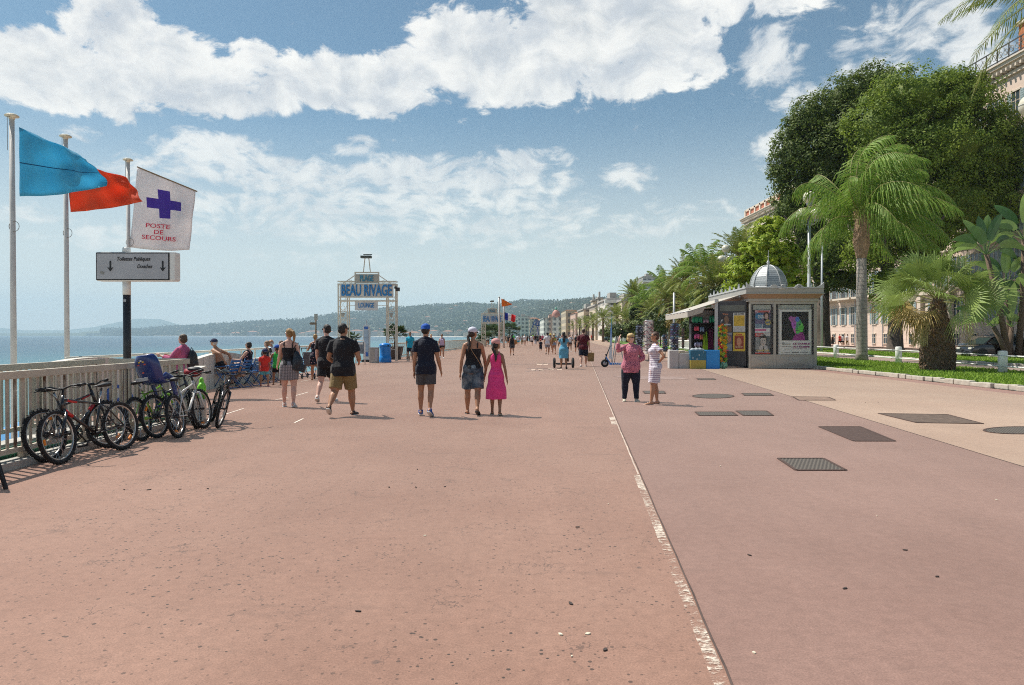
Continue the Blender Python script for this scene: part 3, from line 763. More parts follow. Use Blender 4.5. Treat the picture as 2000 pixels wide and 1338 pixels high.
        if st == 'bun': hsph(q, (0, -.062, .028), (.020, .018, .020), 8, 6)
        # cut the face side free
        fin(q, 'hair', hm, 1, .0022 if st != 'bald' else 0, v=min(vox, .012) if dist < 30 else vox, ds=24)
    if hat:
        kind, col = hat[0], hat[1]; q = MB(); cm = mat('hat_%d%d%d' % tuple(int(c*99) for c in col), col, rough=.85, var=.1)
        if kind == 'cap':
            back = -1 if len(hat) > 2 and hat[2] == 'back' else 1
            hsph(q, (0, -.008, .026), (.051, .060, .046))
            for yy, rr in ((.045, .042), (.062, .036), (.080, .026)): hsph(q, (0, yy*back, .014), (rr, .022, .0045), 10, 4)
        else:
            hsph(q, (0, -.006, .030), (.050, .058, .044)); hsph(q, (0, -.004, .016), (.098, .105, .007), 20, 6)
        fin(q, 'cap' if kind == 'cap' else 'hat', cm, 1, v=min(vox, .012))
    if glasses:
        q = MB(); gm = mat('sunglass_black', (.012, .012, .014), rough=.15, var=0)
        for s in (-1, 1):
            k = MB(); k.sph((0, 0, 0), (.0155*hs, .005*hs, .0115*hs), 10, 6); q.add([Hd(s*.019, .047, .008)+HM @ Vector(v) for v in k.v], k.f)
            q.tube([Hd(s*.030, .046, .011), Hd(s*.044, .030, .011), Hd(s*.047, -.004, .006)], .0024, 5)
        q.tube([Hd(-.006, .051, .011), Hd(.006, .051, .011)], .0022, 5)
        q.v = [tuple(Vector(p)*H) for p in q.v]; q.build('sunglasses', gm, root, True)
    W_ = lambda v: root.matrix_basis @ (Vector(v)*H)
    Mw = Matrix.Translation((loc.x, loc.y, z)) @ Matrix.Rotation(rz, 4, 'Z')
    root['_'] = 1; del root['_']
    return dict(root=root, H=H, hands=[(Mw @ (h[0]*H), (Mw.to_3x3() @ h[1]), (Mw.to_3x3() @ h[2])) for h in hands], T=lambda v: Mw @ (T(v)*H), Hd=lambda *p: Mw @ (Hd(*p)*H), local=lambda v: T(v)*H, M=Mw,
                shoulder=[a_[0]*H for a_ in armp], elbow=[a_[1]*H for a_ in armp])
# ---------------------------------------------------------------- railings round the beach stairs
def rust(g, tc, c, b):
    n = g.noise(g.vmath('MULTIPLY', tc, (4, 4, .8)), 1.6, 6, .75); k = g.ramp(n, .52, .66)
    w = g.add('ShaderNodeObjectInfo').outputs['Random']
    k = g.math('MULTIPLY', k, g.ramp(w, .45, .95, .15, 1.0))
    b.inputs['Roughness'].default_value = .6
    return g.mix(k, c, (.13, .055, .022, 1))
M_rail = mat('rail_paint', (.50, .43, .34), rough=.5, var=.12, scale=8, extra=rust)
M_railtop = mat('rail_top', (.56, .49, .39), rough=.5, var=.1, scale=4)
def rusty(g, tc, c, b):
    n = g.noise(g.vmath('MULTIPLY', tc, (5, 5, 1.2)), 2.0, 6, .75); return g.mix(g.ramp(n, .38, .58), (.46, .40, .32, 1), (.10, .042, .018, 1))
M_rust = mat('rail_rusty', (.3, .15, .08), rough=.8, var=0, extra=rusty)
def railing(p, q, label, seed, ztop=1.17, z0=0.0):
    p, q = Vector(p), Vector(q); d = q-p; L = d.length; t = d/L
    root = empty('railing', p, math.atan2(-t.x, t.y) , label, 'railing')     # local +Y runs along
    rnd = random.Random(seed)
    m = MB(); m.box((0, L/2, ztop-.045), (.075, L+.04, .09)); m.build('top_rail', M_railtop, root, bevel=.006)
    m = MB(); m.box((0, L/2, z0+.20), (.05, L, .06)); m.build('bottom_rail', M_railtop, root)
    n = int(L/.128)
    for i in range(n+1):
        y = (i+.5)*L/(n+1); ru = rnd.random() < .2
        m = MB(); w = .038 if i % 9 else .055
        m.box((0, y, (z0+.19+ztop-.09)/2), (.016, w, ztop-.09-z0-.19))
        m.build('baluster', M_rust if ru else M_rail, root)
        if i % 9 == 0:
            m = MB(); m.box((.0, y, z0+.085), (.07, .09, .17)); m.build('foot', M_rail, root)
    return root
RA, RB = (-5.85, 3.5, 0), (-5.85, 12.3, 0)
railing(RA, RB, 'near railing beside the parked bicycles, flat grey bars with rust', 1, 1.13)
railing((-6.95, 3.5, 0), (-7.2, 12.0, 0), 'seaward railing on the far side of the stairwell, next to the flagpoles', 2, 1.14)
railing((-7.15, 12.15, 0), (-5.92, 12.33, 0), 'short end railing closing the stairwell behind the dark sign post', 5, 1.135)
m = MB(); m.bb((-5.95, 3.0, 0), (-5.72, 12.4, .10)); tag(m.build('kerb', M_conc, bevel=.01), kind='structure')
m = MB(); m.bb((-7.4, 3.0, -4), (-7.12, 12.35, .02)); tag(m.build('stair_wall', M_conc), 'low concrete wall under the seaward railing', 'wall')
M_net = mat('green_net', (.03, .22, .13), rough=.9, var=.5, scale=40)
def ex_net(g, tc, c, b):
    x, y, z = g.sep(g.vmath('MULTIPLY', tc, (1, 16, 16)))
    k = g.math('MULTIPLY', g.math('GREATER_THAN', g.math('FRACT', y), .18), g.math('GREATER_THAN', g.math('FRACT', z), .18))
    return g.mix(k, (.03, .20, .12, 1), (.012, .06, .04, 1))
M_net = mat('green_netting', (.03, .2, .12), rough=.9, var=0, extra=ex_net)
m = MB(); m.bb((-6.02, 3.2, -.55), (-5.98, 12.2, .22)); tag(m.build('netting', M_net), 'dark green debris netting along the foot of the near railing', 'netting')
m = MB()
for i in range(14): m.bb((-7.10, 10.9-.32*i, -.2-.19*i), (-6.05, 11.22-.32*i, -.16-.19*i+.12))
tag(m.build('stair', M_conc), 'concrete steps going down to the beach between the railings', 'stairs')

# ---------------------------------------------------------------- flags
M_pole = mat('flagpole_paint', (.60, .57, .53), rough=.4, var=.1, scale=3)
M_cap = mat('pole_cap', (.62, .56, .42), rough=.5, var=.2)
M_wire = mat('halyard', (.25, .24, .22), rough=.7, var=0)
def flagpole(px, py, Y, label, r=.052, base=-4.1):
    p = PX(px, py, Y); root = empty('flagpole', (p.x, Y, base), 0, label, 'flagpole', 'flagpoles beyond the railing')
    h = p.z-base
    m = MB(); m.tube([(0, 0, 0), (0, 0, h*.6), (0, 0, h-.04)], [r*1.12, r, r*.86], 14); m.build('pole', M_pole, root, True)
    m = MB(); m.lathe([(.01, h+.035), (.085, h+.028), (.125, h+.0), (.12, h-.018), (.055, h-.03), (.05, h-.07)], (0, 0, 0), 18); m.build('finial', M_cap, root, True)
    m = MB(); m.cyl((.0, -.12, h-.05), (.0, -.12, h-.7), .005, n=5); m.cyl((0, -.05, h-.04), (0, -.12, h-.05), .006, n=5)
    m.torus((.05, -.03, h-2.15), .10, .006, 20, 5, 'Y'); m.build('halyard', M_wire, root)
    return root, p
def flag(name, label, cat_, corners, Y, m_, nx=26, ny=16, amp=.035, seed=0, dy=.0, ripple=5, parent=None):
    """corners: photo pixels of hoist top, fly top, fly bottom, hoist bottom (bilinear, plus edge curves)"""
    c = [PX(px, py, Y) for px, py in corners]; vs = []
    org = c[0].copy()
    for j in range(ny+1):
        for i in range(nx+1):
            u, v = i/nx, j/ny
            p = c[0]*(1-u)*(1-v)+c[1]*u*(1-v)+c[2]*u*v+c[3]*(1-u)*v
            w = amp*(sin(ripple*u*2.1+v*3+seed)+.5*sin(ripple*u*4.3-v*5+seed*2)+.4*sin(v*11+u*4+seed))*(.25+u)
            p = p+Vector((0, w+dy*u, (.35*w)*(u if 0 < v else .6)))
            p.z -= .06*sin(pi*u)*(v-.2)
            vs.append(p-org)
    n = nx+1
    fs = [(j*n+i, j*n+i+1, (j+1)*n+i+1, (j+1)*n+i) for j in range(ny) for i in range(nx)]
    me = bpy.data.meshes.new(name); me.from_pydata(vs, [], fs); me.materials.append(m_)
    me.polygons.foreach_set('use_smooth', [True]*len(fs))
    uv = me.uv_layers.new(name='UV')
    for poly in me.polygons:
        for li, vi in zip(poly.loop_indices, poly.vertices): uv.data[li].uv = ((vi % n)/nx, 1-(vi//n)/ny)
    o = bpy.data.objects.new(name, me); COL.objects.link(o); o.location = org
    so = o.modifiers.new('s', 'SOLIDIFY'); so.thickness = .003
    if parent is None: tag(o, label, cat_)
    return o
def flagmat(name, col, tr=.45, extra=None): return mat(name, col, rough=.75, var=.03, scale=5, bump=.9, bscale=5, translucent=tr, extra=extra, sheen=.1)
def seam(g, tc, c, b):
    v = g.sep(g.add('ShaderNodeTexCoord').outputs['UV'])[1]
    return g.mix(g.math('LESS_THAN', g.math('ABSOLUTE', g.math('SUBTRACT', v, .49)), .008), c, (.01, .12, .25, 1))
M_fblue = flagmat('flag_cyan', (.12, .52, .72), .6, seam)
M_forange = flagmat('flag_orange', (.85, .13, .04), .5)
flagpole(23, 226, 13.3, 'tall white flagpole flying the sky blue flag, nearest the camera')
flagpole(128, 266, 15.2, 'white flagpole flying the orange red flag, middle of the row')
flagpole(250, 312, 17.8, 'white flagpole behind the road sign carrying the first aid flag')
flag('flag', 'sky blue flag blowing from the tallest flagpole', 'flag', [(35, 248), (178, 312), (205, 364), (40, 384)], 13.3, M_fblue, seed=1, amp=.075)
flag('flag', 'orange red flag blowing behind the blue flag', 'flag', [(134, 316), (243, 346), (284, 392), (137, 414)], 15.2, M_forange, seed=4, amp=.07)
def first_aid(g, tc, c, b):
    u, v, _ = g.sep(g.add('ShaderNodeTexCoord').outputs['UV'])
    u0, v0 = g.math('SUBTRACT', u, .50), g.math('SUBTRACT', v, .64)
    ur = g.math('ADD', g.math('MULTIPLY', u0, .985), g.math('MULTIPLY', v0, .17)); vr = g.math('SUBTRACT', g.math('MULTIPLY', v0, .985), g.math('MULTIPLY', u0, .12))
    au, av = g.math('ABSOLUTE', ur), g.math('ABSOLUTE', vr)
    k = g.math('MAXIMUM', g.math('MULTIPLY', g.math('LESS_THAN', au, .29), g.math('LESS_THAN', av, .065)), g.math('MULTIPLY', g.math('LESS_THAN', au, .095), g.math('LESS_THAN', av, .19)))
    return g.mix(k, c, (.11, .06, .42, 1))
M_fwhite = flagmat('flag_first_aid', (.85, .82, .82), .4, first_aid)
ff = flag('flag', 'white first aid flag with purple cross and red lettering', 'flag', [(268, 326), (383, 374), (370, 488), (254, 483)], 17.8, M_fwhite, 30, 24, .035, 2.2, ripple=4)
M_redtxt = mat('flag_red_ink', (.62, .03, .07), rough=.7, var=0)
def on_flag(body, cx, cy, w, tilt):
    t = text(body, .2, M_redtxt, ext=.003, fit=w, fat=.002, name='lettering'); t.parent = ff
    p = PX(cx, cy, 17.72)-ff.location; t.location = p; t.scale = (1, .78, 1); t.rotation_euler = (pi/2, R(-tilt), 0); return t
on_flag('POSTE', 308, 442, 47/75*.99, -5).rotation_euler[1] = R(5)
on_flag('DE', 309.5, 454, 18/75, 0).rotation_euler[1] = R(4)
on_flag('SECOURS', 310, 465.5, 66/75, 0).rotation_euler[1] = R(5)
# the stick along the top of the first aid flag
m = MB(); a_, b_ = PX(268, 326, 17.76)-ff.location, PX(385, 374, 17.76)-ff.location; m.cyl(a_, b_, .018, n=8); m.build('stick', mat('stick_wood', (.22, .15, .08)), ff)

# ---------------------------------------------------------------- sign for toilets and showers
M_postblk = mat('post_black', (.022, .022, .026), rough=.45, var=.15)
M_grey = mat('sign_grey', (.40, .40, .42), rough=.5, var=.08, scale=3)
M_black = mat('ink_black', (.01, .01, .012), rough=.6, var=0)
M_whitep = mat('white_paint', (.78, .77, .73), rough=.45, var=.06)
Ys = 12.7; p0 = PX(188, 492, Ys); p1 = PX(343, 549, Ys); cx = (p0.x+p1.x)/2; cz = (p0.z+p1.z)/2; w = p1.x-p0.x; h = p0.z-p1.z
root = empty('road_sign', (PX(243, 700, Ys).x, Ys, 0), 0, 'grey box sign for toilets and showers on a dark post', 'sign'); ox = root.location.x
m = MB(); m.box((cx-ox, .09, cz), (w, .22, h)); bx_ = m.build('box', M_whitep, root, bevel=.03)
m = MB(); m.box((cx-ox-.045, -.025, cz), (w-.11, .012, h-.03)); m.build('border', M_black, root, bevel=.004)
m = MB(); m.box((cx-ox-.045, -.032, cz), (w-.15, .012, h-.07)); m.build('panel', M_grey, root)
ff_ = -.045
def px2(px, py): q = PX(px, py, Ys); return q.x-ox, q.z
for body, a, b_, wd in (('Toilettes Publiques', 262.5, 506.5, 68), ('Douches', 284.5, 521, 31)):
    x, z = px2(a, b_); text(body, .1, M_black, (x, ff_+.003, z), parent=root, ext=.002, shear=.25, fat=.0012, fit=wd/111)
for a in (218, 320):
    x, z = px2(a, 520); m = MB(); y = ff_+.002
    m.prism([(x-.014, z+.095), (x+.014, z+.095), (x+.014, z-.04), (x+.055, z-.02), (x+.02, z-.075), (x, z-.10), (x-.02, z-.075), (x-.055, z-.02), (x-.014, z-.04)], y-.002, y+.002); m.build('arrow', M_black, root)
zb = p1.z
m = MB(); m.cyl((0, .09, 0), (0, .09, zb-.0), .066, n=16); m.build('post', M_postblk, root, True)
m = MB(); m.cyl((0, .09, zb-.25), (0, .09, zb+.0), .071, n=16); m.cyl((0, .09, p0.z), (0, .09, p0.z+.09), .075, .065, n=16); m.build('collar', M_whitep, root, True)
m = MB(); m.box((0, .02, zb-.36), (.05, .004, .045)); m.build('sticker', M_grey, root)
# small square stain on the panel
m = MB(); m.box((px2(202, 533)[0], -.0395, px2(202, 533)[1]), (.075, .003, .05), (0, R(20), 0)); m.build('sticker', mat('sticker_old', (.27, .26, .24)), root)

# ---------------------------------------------------------------- a-board at the left edge
p = G(12, 956); root = empty('pavement_sign', (p.x, p.y, 0), 0, 'dark folding pavement sign with red edge, cut by the photo edge', 'sign')
M_dred = mat('board_red', (.20, .02, .03), rough=.5); 
m = MB(); m.bar((0, 0, 0), (-.34, .1, .85), .03, .03); m.bar((-.65, .5, 0), (-.38, .14, .85), .03, .03); m.bar((-.65, -.1, 0), (-.75, .0, .75), .03, .03); m.build('leg', M_black, root)
m = MB(); m.add([(-.06, .0, .12), (-.65, -.1, .12), (-.75, .0, .8), (-.335, .085, .8)], [(0, 1, 2, 3)]); m.build('board', M_dred, root)

# ---------------------------------------------------------------- bicycles
M_tyre = mat('tyre', (.018, .018, .019), rough=.85, var=.25, scale=40)
M_rim = mat('rim_alloy', (.52, .50, .47), rough=.35, metal=.8, var=.05)
M_steel = mat('steel', (.45, .45, .46), rough=.3, metal=.9, var=.05)
M_blk = mat('black_plastic', (.02, .02, .022), rough=.5, var=.1)
M_reflo = mat('reflector_orange', (.85, .25, .02), rough=.3, var=.1)
def wheel(root, y, R_=.33, cog=False, steer=0, seed=0, knob=True):
    w = empty('wheel', (0, y, R_)); w.parent = root; w.rotation_euler = (0, 0, R(steer))
    m = MB(); m.torus((0, 0, 0), R_-.025, .025, 48, 8, 'X', 1.0)
    if knob:
        for i in range(72):
            a = 2*pi*i/72; m.box(((-1)**i*.012, (R_-.001)*cos(a), (R_-.001)*sin(a)), (.018, .012, .008), (a, 0, 0))
    m.build('tyre', M_tyre, w, True)
    m = MB(); m.torus((0, 0, 0), R_-.056, .012, 48, 6, 'X', 1.1); m.build('rim', M_rim, w, True)
    m = MB()
    for i in range(28):
        a = 2*pi*i/28+seed; a2 = a+(.35 if i % 2 else -.35); s = .03 if i % 2 else -.03
        m.tube([(s, .02*cos(a2), .02*sin(a2)), (0, (R_-.06)*cos(a), (R_-.06)*sin(a))], .0016, 4, False)
    m.build('spokes', M_steel, w)
    m = MB(); m.cyl((-.045, 0, 0), (.045, 0, 0), .018, n=10)
    if cog: m.cyl((.02, 0, 0), (.045, 0, 0), .05, .03, n=16)
    m.build('hub', M_blk, w, True)
    if cog is not None:
        m = MB(); a = seed*2-1.2; m.box((.004, (R_-.10)*cos(a), (R_-.10)*sin(a)), (.022, .03, .07), (a, 0, 0)); m.build('reflector', M_reflo, w, bevel=.004)
    return w
def bicycle(label, loc, rz, lean, col, steer=0, bar='flat', saddle=True, fork=None, seat_h=.92, rack=False, accent=None, step=False, size=1.0, fender=False, group='bicycles leaning on the railing', basket=False):
    root = empty('bicycle', loc, 0, label, 'bicycle', group)
    root.rotation_euler = (0, R(lean), rz); root.rotation_mode = 'XYZ'
    root.rotation_euler = (Matrix.Rotation(rz, 3, 'Z') @ Matrix.Rotation(R(lean), 3, 'Y')).to_euler()
    root.scale = (size,)*3
    fm = mat('bike_%d_%d_%d' % tuple(int(c*99) for c in col), col, rough=.25, var=.05, coat=.5)
    fk = fork or fm
    wb = 1.05; rr = .33
    BB = Vector((0, -.08, .29)); ST = Vector((0, -.235, .72)); HT = Vector((0, .36, .80)); HB = Vector((0, .395, .66)); RX = Vector((0, -.525, rr)); FX = Vector((0, .525, rr))
    m = MB()
    topj = ST-Vector((0, -.03, .06)) if not step else BB+(ST-BB)*.45
    m.tube([BB, ST], .016, 8); m.tube([topj, HT-Vector((0, 0, .03))], .0165, 8); m.tube([BB, HB], .021, 8); m.tube([HT+Vector((0, -.008, .02)), HB-Vector((0, -.006, .02))], .021, 10)
    for s in (-1, 1):
        m.tube([BB+Vector((s*.02, 0, 0)), BB+Vector((s*.045, -.15, .01)), RX+Vector((s*.055, 0, 0))], .010, 6)
        m.tube([ST-Vector((-s*.012, 0, .07)), ST+Vector((s*.04, -.06, -.13)), RX+Vector((s*.055, 0, 0))], .009, 6)
    m.build('frame', fm, root, True)
    if accent:
        m = MB(); am = mat('bike_accent_%d' % int(accent[0]*99), accent, rough=.3, var=0)
        m.tube([HB+(BB-HB)*.08, HB+(BB-HB)*.30], .0225, 8); m.tube([HT-Vector((0, 0, .03))+(topj-HT)*.10, HT-Vector((0, 0, .03))+(topj-HT)*.35], .018, 8); m.build('decal', am, root, True)
    st = empty('steering', HB); st.parent = root; ax = (HT-HB).normalized()
    M3 = Matrix.Rotation(R(steer), 3, ax)
    def S(v): return M3 @ (Vector(v)-HB)
    m = MB(); crown = HB-ax*.05
    m.tube([S(crown-Vector((.06, 0, 0))), S(crown+Vector((.06, 0, 0)))], .018, 8)
    for s in (-1, 1): m.tube([S(crown+Vector((s*.058, 0, 0))), S(crown*.45+FX*.55+Vector((s*.058, 0, 0))), S(FX+Vector((s*.058, 0, 0)))], [.018, .017, .011], 8)
    m.build('fork', fk, st, True)
    top = HT+ax*.10
    m = MB(); m.tube([S(HT), S(top)], .015, 8); bp = top+Vector((0, .07, .01)); m.tube([S(top), S(bp)], .016, 8)
    hw = .31
    if bar == 'flat': pts = [(-hw, .03, .03), (-.15, .07, .03), (-.06, .07, .0), (.06, .07, .0), (.15, .07, .03), (hw, .03, .03)]
    else: pts = [(-hw*.92, -.08, .07), (-.2, .04, .07), (-.06, .07, .0), (.06, .07, .0), (.2, .04, .07), (hw*.92, -.08, .07)]
    pts = [S(top+Vector(q)) for q in pts]
    m.tube(pts, .011, 8); m.build('handlebar', M_blk, st, True)
    m = MB()
    for a, b_ in ((pts[0], pts[1]), (pts[-1], pts[-2])):
        m.tube([a, a+(b_-a)*.55], .018, 8); c0 = a+(b_-a)*.75; m.tube([c0, c0+M3 @ Vector((0, .05, -.02)), a+(b_-a)*.1+M3 @ Vector((0, .065, -.03))], .006, 5)
    m.build('grip', M_blk, st, True)
    m = MB()
    for s in (-1, 1):
        a = pts[1] if s < 0 else pts[-2]; m.tube([a, a+M3 @ Vector((-s*.05, .10, -.02)), S(HT+Vector((0, .09, -.02))), S(crown+Vector((s*.03, .03, -.05)))], .0035, 5)
    m.build('cables', M_blk, st)
    wf = wheel(root, .525, rr, False, steer, 1.0+len(label)*.1); wf.location = HB+S(FX); wheel(root, -.525, rr, True, 0, len(label)*.37)
    m = MB(); sp = ST+(ST-BB).normalized()*(seat_h-ST.z-.05); m.tube([ST-(ST-BB)*.05, sp], .0135, 8); m.build('seatpost', M_steel, root, True)
    if saddle:
        m = MB(); m.tube([sp+Vector((0, -.14, .035)), sp+Vector((0, -.09, .045)), sp+Vector((0, .0, .04)), sp+Vector((0, .08, .036)), sp+Vector((0, .14, .028))], [.045, .075, .055, .026, .016], 12, flat=.42, up=(0, 0, 1)); m.build('saddle', M_blk, root, True)
    m = MB()
    for r_ in (.095, .075): m.torus((.05, BB.y, BB.z), r_, .006, 28, 5, 'X')
    for i in range(5): a = 2*pi*i/5; m.tube([(.05, BB.y, BB.z), (.05, BB.y+.085*cos(a), BB.z+.085*sin(a))], .008, 5)
    m.tube([(-.06, BB.y, BB.z), (.06, BB.y, BB.z)], .02, 10)
    m.tube([(.065, BB.y, BB.z), (.075, BB.y+.10, BB.z-.135)], .010, 6); m.tube([(-.065, BB.y, BB.z), (-.075, BB.y-.10, BB.z+.135)], .010, 6); m.build('crankset', M_blk, root, True)
    for s, dy, dz_ in ((1, .10, -.135), (-1, -.10, .135)):
        m = MB(); m.box((s*.125, BB.y+dy, BB.z+dz_), (.09, .085, .022)); m.build('pedal', M_blk, root, bevel=.004)
    m = MB()
    for dz_ in (-.001, .001):
        s_ = 1 if dz_ > 0 else -1; m.tube([(.05, BB.y, BB.z+s_*.088), (.05, RX.y, RX.z+s_*.045)], .004, 4)
    m.tube([(.055, RX.y, RX.z-.03), (.06, RX.y+.02, RX.z-.10), (.055, RX.y+.03, RX.z-.12)], .012, 6); m.build('chain', M_steel, root)
    if fender:
        m = MB(); pts2 = [(0, -.525+.37*cos(a), rr+.37*sin(a)) for a in [R(d) for d in range(20, 175, 10)]]; m.tube(pts2, .025, 6, flat=.35, up=(0, 0, 1)); m.build('mudguard', M_blk, root, True)
    if rack:
        m = MB(); 
        for s in (-.06, .06): m.tube([(s, -.25, .70), (s, -.72, .70)], .006, 5); m.tube([(s, -.55, .70), (s, -.525, .33)], .005, 5)
        for y in (-.3, -.45, -.6, -.72): m.tube([(-.06, y, .70), (.06, y, .70)], .005, 5)
        m.build('rack', M_blk, root)
    if basket:
        m = MB()
        for k in range(5):
            z_ = .78+.055*k; m.torus((0, .60, z_), .13+.008*k, .0035, 20, 4, 'Z')
        for i in range(20): a = 2*pi*i/20; m.tube([(.13*cos(a), .60+.13*sin(a), .78), (.162*cos(a), .60+.162*sin(a), 1.0)], .003, 4)
        m.build('basket', M_steel, root)
    return root
def wheels_at(fx, fy, bx, by):
    """place by the two contact pixels: front wheel, back wheel"""
    a, b_ = G(fx, fy), G(bx, by); c = (a+b_)/2; d = a-b_
    return (c.x, c.y, 0), math.atan2(-d.x, d.y), d.length/1.05
def bike(label, f, b_, lean, col, **kw):
    loc, rz, sc = wheels_at(*f, *b_); return bicycle(label, loc, rz, lean, col, **kw)
BK = (.02, .02, .023)
bike('black mountain bicycle with red decals, nearest the camera', (122, 906), (240, 879), 9, BK, steer=8, accent=(.55, .02, .02), seat_h=.92)
bike('black mountain bicycle tucked behind the red decal one', (218, 874), (95, 902), -11, BK, steer=-12, seat_h=.0+.90, accent=(.45, .02, .03))
bike('lime green bicycle against the railing bars', (345, 842), (284, 860), -14, (.30, .62, .02), steer=10, fender=False, seat_h=.88)
b3 = bike('dark bicycle carrying a blue child seat', (383, 838), (315, 854), -9, (.03, .035, .05), steer=18, saddle=False, rack=True, seat_h=.86)
bike('silver white bicycle with a red bag under its bars', (404, 835), (345, 857), -9, (.62, .60, .56), steer=-6, fork=mat('fork_white', (.7, .68, .64), rough=.3), seat_h=.90)
bike('black bicycle with tall handlebars at the far end of the row', (428, 837), (412, 822), -14, BK, steer=-18, bar='riser', seat_h=.95, basket=False)
# child seat: shell, side wings, foot rests
M_cs = mat('child_seat_blue', (.018, .04, .18), rough=.3, var=.06, coat=.3)
q = MB(); 
q.T = Matrix.Translation(Vector((0, -.46, .76)))
bk = [(-.13, .0), (-.17, .18), (-.175, .36), (-.14, .47), (-.06, .52), (.06, .52), (.14, .47), (.175, .36), (.17, .18), (.13, .0)]
q.prism(bk, -.10, -.06); q.T = None
cs = empty('child_seat', b3.location, 0, 'blue plastic child seat mounted behind a dark bicycle', 'child seat'); cs.rotation_euler = b3.rotation_euler
def seat_shape():
    m = MB(); n = 9
    # shell as a bent strip with raised sides
    prof = [(-.30, 1.30), (-.30, 1.20), (-.27, 1.02), (-.23, .88), (-.18, .80), (-.08, .77), (.05, .79), (.09, .80)]
    wid = [.11, .165, .17, .155, .145, .14, .14, .12]
    vs = []
    for (y, z), w in zip(prof, wid):
        for i in range(n):
            u = -1+2*i/(n-1); e = abs(u)**3
            vs.append((u*w, y+.09*e, z+.02*e))
    m.add(vs, [(j*n+i, j*n+i+1, (j+1)*n+i+1, (j+1)*n+i) for j in range(len(prof)-1) for i in range(n-1)])
    return m
o = seat_shape().build('shell', M_cs, cs, True); o.location = (0, -.33, .10); o.scale = (1.3, 1, .9); so = o.modifiers.new('s', 'SOLIDIFY'); so.thickness = .022; sb = o.modifiers.new('b', 'SUBSURF'); sb.levels = sb.render_levels = 1
for s in (-1, 1):
    m = MB(); m.tube([(s*.14, -.50, .86), (s*.165, -.36, .93), (s*.17, -.25, .88), (s*.165, -.20, .70), (s*.16, -.17, .52)], [.035, .05, .05, .045, .05], 10, flat=.45, up=(1, 0, 0)); m.build('side_wing', M_cs, cs, True)
    m = MB(); m.box((s*.15, -.15, .48), (.09, .17, .03), (.2, 0, 0)); m.build('footrest', M_cs, cs, bevel=.01)
m = MB(); m.box((0, -.70, .90), (.20, .01, .05)); m.build('label_plate', mat('plate_grey', (.5, .5, .5)), cs, bevel=.004)
for x, z, c in ((-.05, 1.12, (.7, .1, .05)), (.05, 1.12, (.7, .1, .05)), (-.03, 1.16, (.8, .5, .05)), (.03, 1.16, (.8, .5, .05)), (0, 1.18, (.8, .75, .7)), (.0, 1.0, (.7, .1, .1))):
    m = MB(); m.box((x, -.645+(z-1.0)*-.12, z), (.028, .006, .02)); m.build('decal', mat('decal_%d%d' % (c[0]*99, c[1]*99), c, var=0), cs)
p = (G(385, 832)+G(410, 829))/2
root = empty('bag', (p.x-.05, p.y+.05, .62), 0, 'bright green rain cover bag tied to the bicycle frame', 'bag')
m = MB(); m.sph((0, 0, 0), (.07, .09, .13), 10, 8); m.sph((.03, -.05, -.10), (.10, .06, .07), 10, 8); m.sph((-.02, .02, .12), (.04, .05, .08)); 
bg_ = remesh(m, 'bag_body', mat('bag_green', (.25, .75, .05), rough=.4), root, .012, 2, .01, 9, 3)
p = G(372, 836); root = empty('bag', (p.x, p.y+.1, .93), 0, 'small red and black bag hanging behind the child seat', 'bag')
m = MB(); m.sph((0, 0, 0), (.16, .12, .08)); remesh(m, 'bag_body', mat('bag_red', (.35, .02, .03), rough=.6), root, .014, 2, .008, 9, 5)
m = MB(); m.sph((.02, 0, .05), (.13, .11, .045)); remesh(m, 'flap', M_blk, root, .014, 2)

# ---------------------------------------------------------------- curved white parapet with lettering, cream railing
M_cream = mat('parapet_cream', (.66, .63, .55), rough=.8, var=.1, scale=2)
def sample(px, py, D): return PX(px, py, D)
wl = [(318, 700, 14.8), (335, 692, 15.2), (352, 692, 15.6), (372, 699, 16.2), (392, 703, 16.9), (410, 700, 17.5), (430, 699, 18.2), (445, 703, 18.9), (465, 708, 19.8)]
# the wall runs along the quay edge at x about -8.8; its top edge undulates
m = MB(); pts = []
for i in range(41):
    Y = 12.0+i*.34; x = edge_x(max(Y, 11.8))+.12
    u = (Y-12)/13.6; top = .98+.13*sin(u*13.5-.6)-.12*u if Y < 22 else .78
    pts.append((x, Y, top))
for (x, Y, t), (x2, Y2, t2) in zip(pts, pts[1:]):
    m.add([(x-.1, Y, 0), (x+.1, Y, 0), (x+.1, Y, t), (x-.1, Y, t), (x-.1, Y2, 0), (x+.1, Y2, 0), (x+.1, Y2, t2), (x-.1, Y2, t2)], [(1, 5, 6, 2), (0, 3, 7, 4), (3, 2, 6, 7)])
m.add([(pts[0][0]-.1, 12, 0), (pts[0][0]+.1, 12, 0), (pts[0][0]+.1, 12, pts[0][2]), (pts[0][0]-.1, 12, pts[0][2])], [(0, 1, 2, 3)])
root = empty('parapet', (0, 0, 0), 0, 'cream beach club parapet with wavy top and blue lettering', 'wall'); w_ = m.build('wall', M_cream, root)
M_bluetxt = mat('lettering_blue', (.03, .12, .45), rough=.6, var=0)
text('CASTEL PLAGE', .55, M_bluetxt, (edge_x(15)+.225, 17.2, .25), (pi/2, 0, pi/2), root, ext=.004, fit=5.2, fat=.01)
def post_rail(name, label, pts, h, m_, r=.025, every=1.2, rails=(1.0, .12), grp=None):
    root = empty(name, pts[0], 0, label, 'railing', grp); o = Vector(pts[0]); P_ = [Vector(p)-o for p in pts]
    for k in rails:
        m = MB(); m.tube([p+Vector((0, 0, h*k)) for p in P_], r*1.2, 6); m.build('rail', m_, root, True)
    m = MB()
    for a, b_ in zip(P_, P_[1:]):
        n = max(1, int((b_-a).length/every))
        for i in range(n): c = a+(b_-a)*i/n; m.bar(c, c+Vector((0, 0, h)), r*1.6, r*1.6)
    m.build('posts', m_, root)
    return root
